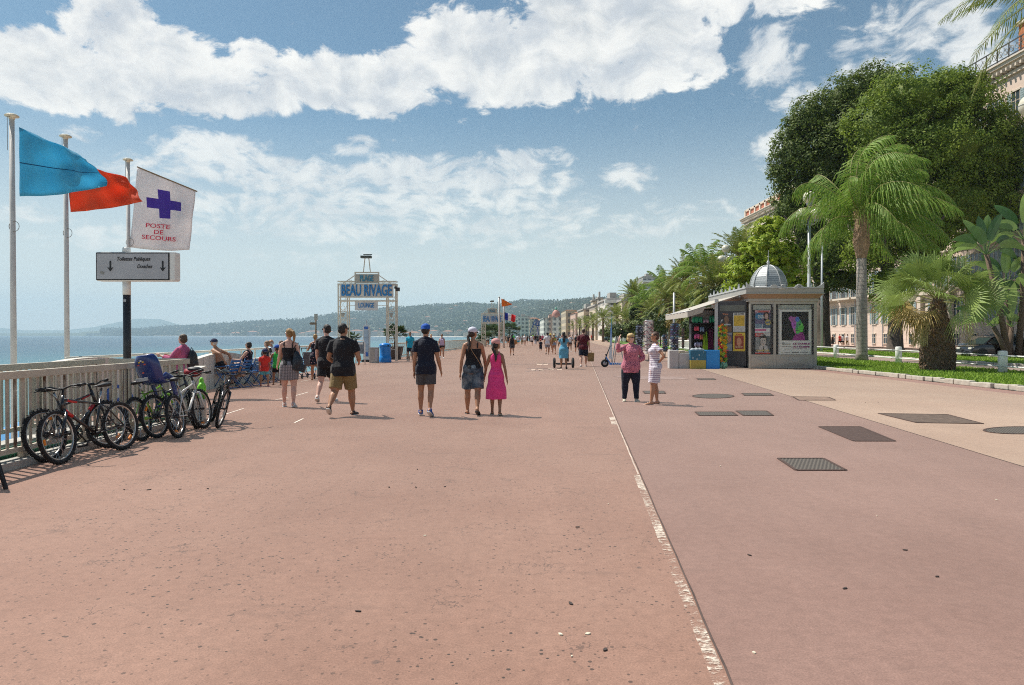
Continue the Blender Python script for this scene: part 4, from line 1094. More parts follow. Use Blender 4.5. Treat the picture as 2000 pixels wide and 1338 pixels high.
pts = [(edge_x(Y)-.55, Y, 0) for Y in (14.5, 20, 26, 32, 38)]
post_rail('railing', 'cream tube railing along the sea behind the blue chairs', pts, 1.06, M_cream, .028, 1.15, (1.0,))
pts = [(edge_x(Y)+.12, Y, 0) for Y in (43.5, 50, 56, 62, 70, 80, 95, 110)]
post_rail('railing', 'weathered beige balustrade on the quay past the gateway', pts, 1.0, mat('balustrade', (.50, .45, .36)), .035, .55, (1.0, .15))
# ---------------------------------------------------------------- blue chairs
M_chair = mat('chair_blue', (.02, .13, .36), rough=.35, var=.12, coat=.2)
def make_chair():
    root = empty('chair', (0, 0, 0))
    for s in (-1, 1):
        m = MB(); m.tube([(s*.24, -.30, 0), (s*.24, .12, .42), (s*.24, .22, .64), (s*.24, .14, .66)], .014, 6); m.build('leg', M_chair, root, True)
        m = MB(); m.tube([(s*.24, .26, 0), (s*.24, -.02, .43)], .014, 6); m.build('leg', M_chair, root, True)
        m = MB(); m.tube([(s*.24, .22, .64), (s*.24, -.24, .66), (s*.24, -.28, .60)], .017, 6); m.build('armrest', M_chair, root, True)
        m = MB(); m.tube([(s*.22, -.18, .40), (s*.22, -.34, .86)], .014, 6); m.build('back_frame', M_chair, root, True)
    m = MB()
    for i in range(6): m.box((0, .20-.075*i, .425-.004*i), (.44, .055, .016))
    m.build('seat', M_chair, root)
    m = MB()
    for i in range(4): z = .52+.09*i; m.box((0, -.18-.16*(z-.40)/.46-.004, z), (.42, .014, .055), (-.33, 0, 0))
    m.build('backrest', M_chair, root)
    m = MB(); m.tube([(-.24, -.28, .02), (.24, -.28, .02)], .012, 6); m.build('crossbar', M_chair, root, True)
    return root
_ch = make_chair(); first = True
CH = [((452, 759), 78, 'blue armchair under the shirtless man in the cap'), ((475, 757), 82, 'blue armchair with a beach towel over it, next to the shirtless man'),
      ((494, 754), 86, 'blue armchair of the black haired woman'), ((511, 750), 80, 'blue armchair behind the small boy in red'),
      ((543, 743), 84, 'empty blue armchair beyond the boy in the green vest'), ((527, 747), 82, 'blue armchair between the boys in red and green'), ((560, 739), 80, 'blue armchair half hidden by the woman in the striped skirt'),
      ((590, 736), 84, 'empty blue armchair left of the woman in the flower dress'), ((604, 732), 78, 'empty blue armchair right beside the stroller')]
CHP = []
for (px, py), a, lb in CH:
    o = _ch if first else copy_tree(_ch); first = False
    p = G(px, py); o.location = (p.x-.2, p.y+.15, 0); o.rotation_euler = (0, 0, R(a)); tag(o, lb, 'chair', 'blue chairs facing the sea'); CHP.append(o.location.copy())
M_towel = mat('towel', (.60, .42, .32), rough=.95, var=.25, scale=14)
p = CHP[1]; root = empty('beach_towel', (p.x, p.y, 0), 0, 'crumpled beige towel hung over a blue chair', 'towel')
m = MB(); m.sph((.0, -.02, .62), (.20, .24, .16)); m.sph((-.1, -.1, .50), (.2, .2, .12)); m.sph((.05, .1, .42), (.14, .14, .12)); remesh(m, 'cloth', M_towel, root, .022, 2, .03, 10, 4)

# ---------------------------------------------------------------- beach club gateway
M_gate = mat('gate_cream', (.60, .55, .45), rough=.5, var=.12, scale=4)
M_gpanel = mat('gate_panel', (.40, .38, .32), rough=.6, var=.12)
M_glet = mat('gate_blue', (.01, .19, .46), rough=.4, var=.05)
M_lite = mat('lightbox', (.70, .66, .58), rough=.5, var=.06)
def gateway(label, Y, x0, x1, ytop, ybase_z=0, full=True, rz=0, words=('PLAGE', 'BEAU RIVAGE', 'LOUNGE')):
    """frame between pixel columns x0, x1"""
    a = PX(x0, 600, Y); b_ = PX(x1, 600, Y); W = b_.x-a.x; cx = (a.x+b_.x)/2; k = F/Y
    root = empty('gateway', (cx, Y, 0), rz, label, 'gateway'); z = lambda py: CAMZ+(655-py)/k
    hw = W/2; ct = .62 if full else .62
    ztop = z(ytop)
    # columns: four corner tubes and scrollwork
    for s in (-1, 1):
        col = empty('column', (s*(hw-ct/2), 0, 0)); col.parent = root
        m = MB()
        for dx in (-ct/2+.04, ct/2-.04):
            for dy in (-.25, .25): m.bar((dx, dy, 0), (dx, dy, ztop), .07, .07)
        m.build('uprights', M_gate, col)
        m = MB(); h0 = .6
        for i in range(5):
            zc = .9+i*(ztop-2.2)/4.2
            m.torus((0, -.25, zc), .13, .014, 14, 5, 'Y'); m.torus((-.09, -.25, zc+.42), .075, .012, 12, 5, 'Y'); m.torus((.09, -.25, zc+.42), .075, .012, 12, 5, 'Y')
            m.tube([(-ct/2+.06, -.25, zc+.75), (0, -.25, zc+.15), (ct/2-.06, -.25, zc+.75)], .016, 5)
            m.bar((-ct/2, -.25, zc-.2), (ct/2, -.25, zc-.2), .03, .03)
        m.build('scrollwork', M_gate, col)
        m = MB(); m.box((0, -.26, ztop-1.75), (.26, .05, .12)); m.sph((0, -.28, ztop-1.85), (.09, .05, .14), 8, 6); m.build('ornament', M_gpanel, col)
    zb0, zb1 = z(582.0) if full else ztop-1.25, z(555.5) if full else ztop-.25
    m = MB()
    for zz in ((zb0-.18, zb1+.16) if full else (zb0-.1, zb1+.1)):
        for dy in (-.25, .25): m.bar((-hw, dy, zz), (hw, dy, zz), .06, .06)
    m.bar((-hw, -.25, ztop), (hw, -.25, ztop), .08, .10); m.bar((-hw, .25, ztop), (hw, .25, ztop), .08, .10)
    pk = [(-.62, 0), (-.32, .0)]
    for s in (-1, 1):
        m.bar((s*hw*.80, -.25, ztop+.06), (s*hw*.42, -.25, ztop+.52), .05, .05); m.torus((s*hw*.55, -.25, ztop+.16), .09, .014, 12, 5, 'Y'); m.torus((s*hw*.76, -.25, ztop+.10), .07, .012, 12, 5, 'Y')
        m.bar((s*hw*.40, -.25, ztop), (s*hw*.40, -.25, ztop+.70), .07, .07)
        m.bar((s*hw*.12, -.25, ztop+.70), (s*(hw*.12-.10*1), -.25, ztop+1.6 if full else ztop+1.5), .05, .05)
    m.bar((-hw*.42, -.25, ztop+.70), (hw*.42, -.25, ztop+.70), .08, .08)
    m.build('frame', M_gate, root)
    m = MB(); m.box((0, -.27, (zb0+zb1)/2), (W-.36, .18, zb1-zb0)); b1 = m.build('sign_board', M_lite, root)
    m = MB(); m.box((0, -.365, zb0+.02), (W-.30, .04, .05)); m.box((0, -.365, zb1-.02), (W-.30, .04, .05)); m.build('sign_trim', M_gate, root)
    t = text(words[1], 1.0, M_glet, (0, -.40, (zb0+zb1)/2-.01), parent=root, ext=.04, fit=W-.52, fat=.018)
    hh = max(v.co.y for v in t.data.vertices)-min(v.co.y for v in t.data.vertices); t.scale = (1, (zb1-zb0)*.84/hh, 1)
    m = MB(); m.box((0, -.26, ztop+.34), (hw*.80-.06, .14, .52)); m.build('small_board', M_gpanel, root)
    t = text(words[0], .5, mat('gate_blue_dull', (.05, .22, .33), var=0), (0, -.345, ztop+.33), parent=root, ext=.02, fit=hw*.46, fat=.015)
    m = MB(); m.box((-.03, -.30, ztop+1.62), (hw*.36, .35, .14)); m.box((.02, -.12, ztop+1.78), (hw*.30, .05, .06)); m.build('floodlight', mat('flood_dark', (.05, .06, .05), rough=.5), root, bevel=.02)
    if full:
        zl0, zl1 = z(606.5), z(588)
        m = MB(); m.box((-.05, -.20, (zl0+zl1)/2), ((739-694.5)/k, .06, zl1-zl0)); m.build('hanging_board', mat('lounge_board', (.58, .57, .55), rough=.6), root)
        m = MB(); m.bar((-hw+ct, -.18, (zl0+zl1)/2), (hw-ct, -.18, (zl0+zl1)/2), .03, .03); m.build('hanger', M_gate, root)
        text(words[2], .4, M_glet, (-.05, -.245, (zl0+zl1)/2), parent=root, ext=.01, fit=30/k, fat=.006)
        m = MB(); m.box((hw+.10, -.3, zb1-.32), (.22, .22, .22)); m.box((hw-.02, -.42, zb1-.22), (.14, .14, .14)); m.build('speaker', M_blk, root, bevel=.02)
        for s in (-1, 1):
            m = MB(); m.box((s*(hw-.31), -.28, .55), (.7, .5, 1.1)) if False else None
    return root
gateway('white ironwork gateway of the beach club with big blue letters', 41.0, 661.5, 775.5, 556)
gateway('second smaller looking beach club gateway far down the promenade', 92.0, 940, 983, 612.5, full=False)

# ---------------------------------------------------------------- street things between the gateway and the rail
def thing(name, px, py, label, cat_, rz=0, group=None, z=0):
    p = G(px, py); return empty(name, (p.x, p.y, z), rz, label, cat_, group), p.y
# totem
root, Y = thing('info_totem', 716, 707, 'tall silver rounded information totem beside the gateway', 'totem')
m = MB(); w = .42
m.prism([(-w/2, .12), (w/2, .12), (w/2, 2.0), (w/2-.05, 2.13), (w/2-.13, 2.18), (-w/2+.13, 2.18), (-w/2+.05, 2.13), (-w/2, 2.0)], -.08, .08); m.build('casing', mat('totem_silver', (.50, .52, .52), rough=.3, metal=.3, var=.05), root, bevel=.02)
m = MB(); m.box((0, -.10, 1.08), (w-.16, .03, 1.55)); m.build('screen', mat('totem_screen', (.28, .36, .44), rough=.15, var=.35, scale=3), root)
m = MB(); m.box((0, -.12, 1.98), (w-.2, .02, .16)); m.box((0, -.12, .45), (w-.2, .02, .22)); m.build('decal', mat('totem_blue', (.03, .12, .4), var=.1), root)
m = MB(); m.box((0, 0, .06), (.55, .3, .12)); m.build('base', M_blk, root); m = MB(); m.cyl((0, 0, 2.18), (0, 0, 2.45), .02); m.build('aerial', M_grey, root)
# hoop sign
root, Y = thing('information_board', 704, 712, 'low hoop framed information board left of the totem', 'sign')
m = MB(); m.tube([(-.24, 0, 0), (-.24, 0, 1.15), (-.16, 0, 1.28), (.16, 0, 1.28), (.24, 0, 1.15), (.24, 0, 0)], .03, 8); m.build('hoop', M_whitep, root, True)
m = MB(); m.box((0, 0, .88), (.40, .03, .62)); m.build('board', mat('board_dark', (.16, .19, .22), var=.4, scale=6), root); m = MB(); m.box((0, -.02, 1.12), (.3, .02, .1)); m.build('label_plate', M_whitep, root)
# concrete bin
root, Y = thing('litter_bin', 731, 709, 'squat grey concrete litter bin next to the blue barrel', 'bin')
m = MB(); m.box((0, 0, .42), (.48, .45, .84)); m.build('body', M_conc, root, bevel=.03); m = MB(); m.box((0, 0, .86), (.50, .47, .05)); m.build('rim', M_steel, root, bevel=.01)
m = MB(); m.box((.16, -.24, .45), (.14, .02, .7)); m.build('door', M_grey, root)
# blue barrel
root, Y = thing('barrel', 752.5, 708, 'bright blue plastic barrel bin with domed lid', 'bin')
M_bb = mat('barrel_blue', (.01, .22, .65), rough=.35, var=.06)
m = MB(); m.lathe([(.34, 0), (.35, .05), (.35, .28), (.32, .34), (.305, .38), (.305, .86), (.32, .92)], n=24); m.build('body', M_bb, root, True)
m = MB(); m.lathe([(.33, .90), (.335, 1.0), (.30, 1.06), (.17, 1.10), (.02, 1.115)], n=24); m.build('lid', M_bb, root, True); m = MB(); m.box((.2, -.27, .96), (.13, .02, .08)); m.build('slot', M_black, root)
# planter with small palm
def fan_leaf(mb, base, dirv, L, n=14, spread=150, wid=.03, droop=.25, petiole=.5, twist=0):
    d = Vector(dirv).normalized(); base = Vector(base); up = Vector((0, 0, 1)); s = d.cross(up); s = s.normalized() if s.length > .01 else Vector((1, 0, 0)); u = s.cross(d)
    hub = base+d*L*petiole+Vector((0, 0, -.05*L*petiole))
    mb.tube([base, base.lerp(hub, .5)+u*.04*L, hub], .008*L+.004, 4, False)
    for i in range(n):
        a = R(-spread/2+spread*i/(n-1)); v = d*cos(a)+s*sin(a)*1.0+u*.10*cos(a*1.3); v.normalize(); l = L*(1-petiole)*(1-.25*abs(a)/pi)
        c = v.cross(u).normalized()*wid*L
        m1 = hub+v*l*.55-up*l*.03; tip = hub+v*l-up*l*droop*(.6+.4*abs(sin(a)))
        k = len(mb.v); mb.add([hub, m1-c+u*.006, tip, m1+c+u*.006], [(0, 1, 2, 3)])
M_leafd = mat('leaf_dark', (.045, .085, .025), rough=.5, var=.35, scale=3, translucent=.2)
M_fan = mat('leaf_fan', (.23, .31, .08), rough=.45, var=.25, scale=2, translucent=.25)
M_fandry = mat('leaf_dry', (.42, .30, .10), rough=.7, var=.25, translucent=.2)
M_trunk = mat('trunk_brown', (.13, .09, .06), rough=.95, var=.45, scale=12, bump=.8, bscale=30)
M_planter = mat('planter_brown', (.06, .045, .04), rough=.6, var=.1)
def planter_palm(px, py, label, h=1.95, r=.95, seed=1, pot=True):
    root, Y = thing('potted_palm', px, py, label, 'potted palm'); rnd = random.Random(seed)
    if pot:
        m = MB(); m.add([(-.32, -.32, 0), (.32, -.32, 0), (.32, .32, 0), (-.32, .32, 0), (-.46, -.46, .78), (.46, -.46, .78), (.46, .46, .78), (-.46, .46, .78)], [(0, 1, 5, 4), (1, 2, 6, 5), (2, 3, 7, 6), (3, 0, 4, 7), (4, 5, 6, 7), (3, 2, 1, 0)])
        m.box((0, 0, .80), (.97, .97, .07)); m.build('planter', M_planter, root)
    z0 = .8 if pot else 0
    m = MB(); m.tube([(0, 0, z0), (.02, 0, z0+(h-z0)*.6)], [.10, .08], 8); m.build('trunk', M_trunk, root, True)
    m = MB()
    for i in range(34):
        a = rnd.uniform(0, 2*pi); e = rnd.uniform(-.15, 1.2); fan_leaf(m, (.02, 0, z0+(h-z0)*.55), (cos(a)*cos(e), sin(a)*cos(e), sin(e)), r*rnd.uniform(.8, 1.1), 12, 170, .035, .2, .5)
    m.build('crown', M_leafd, root)
    return root
planter_palm(772, 702, 'dark fan palm in a tapered brown planter by the gateway', 2.0, 1.05, 2)
planter_palm(687, 698, 'half hidden potted palm at the left foot of the gateway', 1.7, .8, 9)
# signpost with arrow boards
root, Y = thing('signpost', 617, 706, 'rusty brown signpost with arrow board behind the strollers', 'signpost')
M_brown = mat('post_brown', (.16, .12, .08), rough=.7, var=.2)
k = F/Y; m = MB(); m.cyl((0, 0, 0), (0, 0, 2.6), .05, n=10); m.build('pole', M_brown, root, True)
m = MB(); m.prism([(-.36, 0), (-.30, .07), (.05, .07), (.05, -.07), (-.30, -.07)], -.07, -.04); a_ = m.build('arrow_board', M_brown, root); a_.location.z = CAMZ+(655-632)/k
m = MB(); m.box((.03, -.07, 0), (.20, .03, .36)); m.build('timetable', mat('timetable', (.3, .31, .28), var=.4, scale=14), root).location.z = CAMZ+(655-619)/k
# litter crate and dog on wheels near the man in cyan
root, Y = thing('dog', 797, 707, 'small pale dog standing on the quay beside the cyan shirt', 'dog')
m = MB(); m.tube([(-.02, .22, .30), (0, .1, .33), (0, -.1, .32), (0, -.2, .36), (0, -.26, .45)], [.05, .10, .09, .07, .055], 10); m.sph((0, -.32, .50), (.06, .08, .06), 8, 6); m.sph((0, -.40, .48), (.03, .05, .03), 8, 6)
for s in (-1, 1):
    m.tube([(s*.05, .14, .30), (s*.055, .17, .16), (s*.055, .20, .11), (s*.055, .17, .0)], [.045, .03, .018, .02], 6); m.tube([(s*.05, -.14, .30), (s*.05, -.14, .15), (s*.05, -.15, .0)], [.04, .022, .02], 6); m.sph((s*.05, -.30, .55), (.02, .02, .04), 6, 4)
m.tube([(0, .22, .33), (0, .32, .42), (0, .36, .50)], [.03, .02, .012], 6)
remesh(m, 'body', mat('dog_fur', (.42, .36, .28), rough=.95, var=.25, scale=20), root, .018, 2, .006, 20)
# boats and buoys
def boat(px, py, label, L=6):
    p = G(px, py, -5.5); root = empty('boat', (p.x, p.y, -5.5), 1.2, label, 'boat')
    m = MB(); m.add([(-L/2, -.9, .1), (L*.3, -1, .1), (L/2, 0, .5), (L*.3, 1, .1), (-L/2, .9, .1), (-L/2, -1.1, 1.0), (L*.3, -1.15, 1.1), (L*.56, 0, 1.4), (L*.3, 1.15, 1.1), (-L/2, 1.1, 1.0)], [(4, 3, 2, 1, 0), (0, 1, 6, 5), (1, 2, 7, 6), (2, 3, 8, 7), (3, 4, 9, 8), (4, 0, 5, 9), (5, 6, 7, 8, 9)])
    m.build('hull', M_whitep, root); m = MB(); m.box((-.2, 0, 1.5), (L*.35, 1.5, 1.0)); m.build('cabin', M_whitep, root, bevel=.1)
boat(888, 661, 'small white motor boat lying off the beach'); boat(511, 657, 'tiny white speedboat far out on the bay', 9)
for px, py, lb in ((530, 664, 'yellow round buoy floating left of the signpost'), (580, 662, 'little orange buoy farther out on the water')):
    p = G(px, py, -5.5); o = MB().sph((0, 0, 0), .55, 12, 8).build('buoy', mat('buoy', (.35, .25, .06)), None, True); o.location = (p.x, p.y, -5.3); tag(o, lb, 'buoy')
# beach things seen between the bars and past the quay
def parasol(x, y, c, lb, h=2.3):
    root = empty('parasol', (x, y, -4), 0, lb, 'parasol', 'parasols on the beach'); m = MB(); m.cyl((0, 0, 0), (0, 0, h), .03); m.build('pole', M_whitep, root)
    m = MB(); m.lathe([(1.3, h-.45), (.9, h-.22), (.4, h-.02), (.03, h+.1)], n=8, caps=False); m.build('canopy', mat('canopy_%d%d%d' % tuple(int(q*9) for q in c), c, rough=.9, translucent=.3), root)
for i, (x, y) in enumerate([(-13, 14), (-16, 15.5), (-19, 18), (-14.5, 19), (-22, 22), (-18, 25)]):
    parasol(x, y, [(.75, .75, .72), (.15, .4, .7)][i % 2], ['white', 'blue'][i % 2]+' beach parasol %s' % ['nearest the flagpoles', 'standing by the first white one', 'closer to the water', 'behind the flagpoles', 'farthest toward the sea', 'at the far end of the row'][i])
for i in range(10):
    x = -11.5-1.6*(i % 5); y = 11.5+3.2*(i//5); root = empty('sun_lounger', (x, y, -4), R(80), 'white and blue sun lounger set out on the beach below', 'sun lounger', 'loungers on the beach')
    m = MB(); m.box((0, 0, .3), (.65, 1.9, .08)); m.build('mattress', mat('lounger_%d' % (i % 2), [(.75, .75, .74), (.08, .3, .6)][i % 2]), root)
    for sx in (-.25, .25):
        for sy in (-.8, .8): m = MB(); m.box((sx, sy, .13), (.05, .05, .26)); m.build('leg', M_whitep, root)
# flags far down
root, p = flagpole(975, 580, 80, 'thin white flagpole with orange pennant far down the quay', .11, 0)
flagpole(984, 584, 84, 'thin white flagpole with the striped flag, second in the distance', .11, 0)
o = flag('pennant', 'triangular orange pennant streaming far down the promenade', 'flag', [(979, 583), (1000, 594), (1000, 594.5), (980, 599)], 80, flagmat('pennant_orange', (.75, .22, .02), .3), 12, 8, .1, 3)
def tric(g, tc, c, b):
    u, v, _ = g.sep(g.add('ShaderNodeTexCoord').outputs['UV'])
    col = g.mix(g.math('GREATER_THAN', u, .30), (.01, .03, .35, 1), (.78, .78, .80, 1)); col = g.mix(g.math('GREATER_THAN', u, .58), col, (.75, .01, .02, 1)); return g.mix(g.math('GREATER_THAN', u, .93), col, (.75, .75, .73, 1))
flag('flag', 'blue white and red flag far down the promenade', 'flag', [(985, 610), (1009, 617), (1007, 629), (985.5, 624)], 84, flagmat('flag_tricolour', (.5, .5, .5), .3, tric), 16, 10, .12, 6)
# blue chair sculpture
root, Y = thing('chair_sculpture', 1046, 659.5, 'giant tilted blue chair sculpture on thin legs', 'sculpture')
k = F/150; root.location = (PX(1046, 650, 150).x, 150, 0); z = lambda py: (655-py)/k+CAMZ
M_scu = mat('sculpture_blue', (.02, .11, .36), rough=.4, var=.08)
def q2(px, py, dy=0): return Vector(((px-1046)/k, dy, z(py)))
m = MB()
for dy in (-.5, .5):
    m.bar(q2(1035, 651, dy), q2(1043, 629, dy), .22, .12); m.bar(q2(1051, 655, dy), q2(1050, 638, dy), .22, .12); m.bar(q2(1042, 634, dy), q2(1053, 637, dy), .2, .15); m.bar(q2(1043, 629, dy), q2(1046, 624, dy), .2, .12); m.bar(q2(1053, 637, dy), q2(1053, 628, dy), .2, .12)
m.build('frame', M_scu, root)
m = MB()
for i in range(5):
    a = q2(1044.5+i*.3, 633-i*2.1, 0); b_ = q2(1053.5+i*.2, 636.5-i*2.1, 0); m.bar(a, b_, 1.2, .14)
m.build('slats', M_scu, root)
# white scooter things: blue hire scooter
root = empty('scooter', (G(1180, 717).x+.55, G(1180, 717).y, 0), R(-88), 'bright blue electric scooter with fat front wheel and lettering', 'scooter')
M_sb = mat('scooter_blue', (.01, .20, .62), rough=.3, coat=.4)
k = F/G(1180, 717).y
for y in (.52, -.60):
    w = empty('wheel', (0, y, .19)); w.parent = root
    m = MB(); m.torus((0, 0, 0), .145, .048, 32, 10, 'X', .9); m.build('tyre', M_tyre, w, True); m = MB(); m.lathe([(.10, -.03), (.10, .03)], n=20, axis='X')
    for i in range(3): a = 2*pi*i/3; m.box((.035, .05*cos(a), .05*sin(a)), (.012, .03, .09), (a+pi/2, 0, 0))
    m.build('rim', M_grey, w, True)
m = MB(); m.box((0, -.12, .16), (.20, .85, .09)); m.bar((0, .25, .18), (0, .42, .40), .17, .05); m.bar((0, .42, .40), (0, .46, .50), .17, .06); m.build('deck', M_sb, root, bevel=.01)
m = MB(); m.tube([(0, .52, .19), (0, .50, .40), (0, .38, .72), (0, .27, 1.02)], .026, 8); m.tube([(-.27, .24, 1.04), (0, .27, 1.02), (.27, .24, 1.04)], .016, 8); m.tube([(.07, .52, .19), (.07, .46, .5)], .014, 6); m.tube([(-.07, .52, .19), (-.07, .46, .5)], .014, 6); m.build('steering_column', M_blk, root, True)
m = MB(); m.box((0, .47, .60), (.09, .06, .07)); m.build('headlight', M_blk, root, bevel=.01)
text('I LOVE', .12, M_whitep, (.105, -.10, .165), (pi/2, 0, pi/2), root, ext=.002, fit=.55, fat=.003)
root.rotation_euler.z = R(92)
# put the lettering on the camera side too
text('I LOVE', .12, M_whitep, (-.105, -.10, .165), (pi/2, 0, -pi/2), root, ext=.002, fit=.55, fat=.003)
# feather banner and easel
root, Y = thing('feather_banner', 1193, 713, 'narrow pointed blue and white beach banner behind the scooter', 'banner'); k = F/Y; z = lambda py: (655-py)/k+CAMZ
m = MB(); m.tube([(.06, .1, 0), (.06, .1, z(608))], .014, 6); m.build('pole', M_blk, root)
o = MB().prism([(-.10, .35), (.05, .30), (.06, z(640)), (.065, z(611)), (.03, z(622)), (-.02, z(645))], -.005, .005)
def ban(g, tc, c, b):
    zz = g.sep(tc)[2]; col = g.mix(g.ramp(zz, .9, 1.7), (.70, .76, .80, 1), (.25, .45, .75, 1)); return g.mix(g.ramp(zz, 1.9, 2.3), col, (.2, .5, .4, 1))
o.build('fabric', mat('banner', (.5, .6, .7), var=0, extra=ban, translucent=.3), root)
root, Y = thing('easel', 1206, 712, 'metal trestle easel standing behind the woman in pink', 'easel')
m = MB(); m.bar((-.30, 0, 0), (-.06, .1, 1.5), .04, .04); m.bar((.38, 0, 0), (.02, .1, 1.5), .06, .05); m.bar((-.2, .05, .55), (.25, .05, .55), .03, .03); m.bar((-.1, .5, 0), (0, .1, 1.4), .04, .04); m.build('legs', M_steel, root)
# manholes and grates on the pavement
def ex_grate(g, tc, c, b):
    x, y, z = g.sep(g.vmath('MULTIPLY', tc, (22, 22, 22)))
    k = g.math('MULTIPLY', g.math('GREATER_THAN', g.math('FRACT', g.math('ADD', x, g.math('MULTIPLY', g.math('FLOOR', y), .5))), .42), g.math('GREATER_THAN', g.math('FRACT', y), .35))
    return g.mix(k, (.13, .11, .09, 1), (.025, .02, .018, 1))
def ex_slot(g, tc, c, b):
    x, y, z = g.sep(g.vmath('MULTIPLY', tc, (18, 10, 10))); return g.mix(g.math('GREATER_THAN', g.math('FRACT', x), .5), (.15, .13, .11, 1), (.025, .02, .018, 1))
M_grate = mat('cast_iron', (.1, .09, .08), rough=.8, var=0, extra=ex_grate); M_slot = mat('slot_iron', (.1, .09, .08), rough=.8, var=0, extra=ex_slot)
M_iron = mat('iron_rust', (.075, .045, .036), rough=.85, var=.3, scale=18)
def plate(poly, m_, label, cat_='manhole cover', rim=True, name='manhole_cover'):
    P_ = [G(*p) for p in poly]; c = sum(P_, Vector())/len(P_); 
    root = empty(name, c, 0, label, cat_)
    m = MB(); m.add([(p-c)+Vector((0, 0, .006)) for p in P_], [tuple(range(len(P_)))]); m.build('lid', m_, root)
    m = MB(); n = len(P_)
    for i in range(n):
        a, b_ = P_[i]-c, P_[(i+1) % n]-c; m.bar(a+Vector((0, 0, .004)), b_+Vector((0, 0, .004)), .035, .012)
    m.build('frame', M_iron, root)
plate([(1520, 896), (1608, 896), (1652, 919), (1555, 919)], M_grate, 'checkered iron grate nearest the camera on the mauve pavement', 'grate', name='drain_grate')
plate([(1600, 834), (1680, 834), (1748, 862), (1668, 862)], M_iron, 'dark rusty iron plate in the pavement, larger than the grates')
plate([(1716, 808), (1850, 810), (1920, 828), (1790, 826)], mat('plate_dull', (.12, .085, .065), rough=.9, var=.4, scale=8), 'worn tarry access hatch on the tan strip')
plate([(1358, 805), (1430, 805), (1440, 812), (1366, 812)], M_grate, 'left of two flat grates side by side', 'grate', name='drain_grate')
plate([(1438, 803), (1497, 803), (1510, 812), (1452, 812)], M_slot, 'slotted grate beside the flat one', 'grate', name='drain_grate')
plate([(1449, 768.5), (1503, 768.5), (1510, 773), (1455, 773)], M_grate, 'small grate between the round cover and the joint', 'grate', name='drain_grate')
plate([(1548, 775), (1618, 776), (1632, 782), (1560, 782)], mat('plate_tan', (.24, .16, .12), rough=.9, var=.3), 'brownish cover lying across the pavement joint')
plate([(1361, 739.5), (1394, 739.5), (1398, 742), (1364, 742)], M_grate, 'farthest small grate near the kiosk boxes', 'grate', name='drain_grate')
plate([(1256, 764), (1296, 764), (1300, 769), (1260, 769)], M_slot, 'slotted drain behind the two standing women', 'grate', name='drain_grate')
def oval(cx, cy, rx, ry, m_, label):
    plate([(cx+rx*cos(2*pi*i/24), cy+ry*sin(2*pi*i/24)) for i in range(24)], m_, label)
oval(1393, 774, 40, 4.2, M_grate, 'round iron manhole cover on the mauve pavement')
oval(1990, 841, 68, 7, M_grate, 'round manhole cover cut by the right photo edge')
# flat pale paving patches
def patch(poly, m_, z=.005):
    P_ = [G(*p) for p in poly]; m = MB(); m.add([p+Vector((0, 0, z)) for p in P_], [tuple(range(len(P_)))]); tag(m.build('pavement_patch', m_), kind='structure')
M_patch = mat('patch_pale', (.50, .37, .29), rough=.85, var=.15, scale=5); M_patchd = mat('patch_dark', (.27, .19, .165), rough=.9, var=.3, scale=3)
for a, b_, y in ((1037, 1045, 721), (1051, 1060, 721), (1070, 1080, 720), (1086, 1096, 719.5), (1047, 1058, 710), (1060, 1069, 710), (1079, 1088, 710)): patch([(a, y), (b_, y), (b_+2, y+3), (a+2, y+3)], M_patch)
patch([(1198, 735), (1330, 736), (1345, 741), (1230, 741)], M_patchd); patch([(1025, 725), (1106, 718.5), (1108, 719.2), (1028, 726)], M_patchd)
patch([(1029, 720), (1110, 718), (1111, 718.7), (1030, 720.8)], M_patchd, .009)
patch([(995, 712), (1100, 709), (1100, 709.6), (995, 712.6)], M_patchd)
# scraps, gum and cigarette ends
rnd = random.Random(11); M_scrap = mat('scrap_pale', (.75, .68, .52), rough=.8, var=.2); M_scrapd = mat('scrap_dark', (.06, .045, .04), rough=.9, var=.2)
SC_ = [(1128, 1030, 1), (1115, 1180, 1), (1182, 1270, 1), (1095, 1240, 0), (1117, 1283, 0), (1148, 1239, 0), (1188, 985, 0), (1407, 911, 0), (1713, 1008, 0), (1473, 1276, 0), (1946, 977, 0), (760, 952, 1), (812, 952, 1), (869, 951, 1), (243, 957, 1), (291, 957, 1), (352, 956, 1), (406, 955, 1), (1768, 1075, 1), (1650, 1150, 1), (1464, 1085, 1), (1690, 786, 1), (1715, 786, 1), (1752, 787, 1), (815, 917, 1), (830, 1047, 0), (1830, 1127, 1), (700, 1195, 1)]
for i, (px, py, d) in enumerate(SC_):
    p = G(px, py); s = (.006 if d else .0035)+.005*rnd.random(); m = MB(); n = 7; L = s*(2.2 if d else 1.8)
    pts = [(L*cos(2*pi*k/n)*rnd.uniform(.7, 1.2), s*sin(2*pi*k/n)*rnd.uniform(.7, 1.2)) for k in range(n)]
    m.prism(pts, 0, .006, 'Z'); o = m.build('litter', M_scrapd if d else M_scrap); o.location = (p.x, p.y, .001); o.rotation_euler = (0, 0, rnd.uniform(0, 3))
    tag(o, 'flattened dark scrap stuck to the pavement' if d else 'pale crumb of litter on the pavement', 'litter', 'dark scraps on the pavement' if d else 'pale scraps on the pavement')
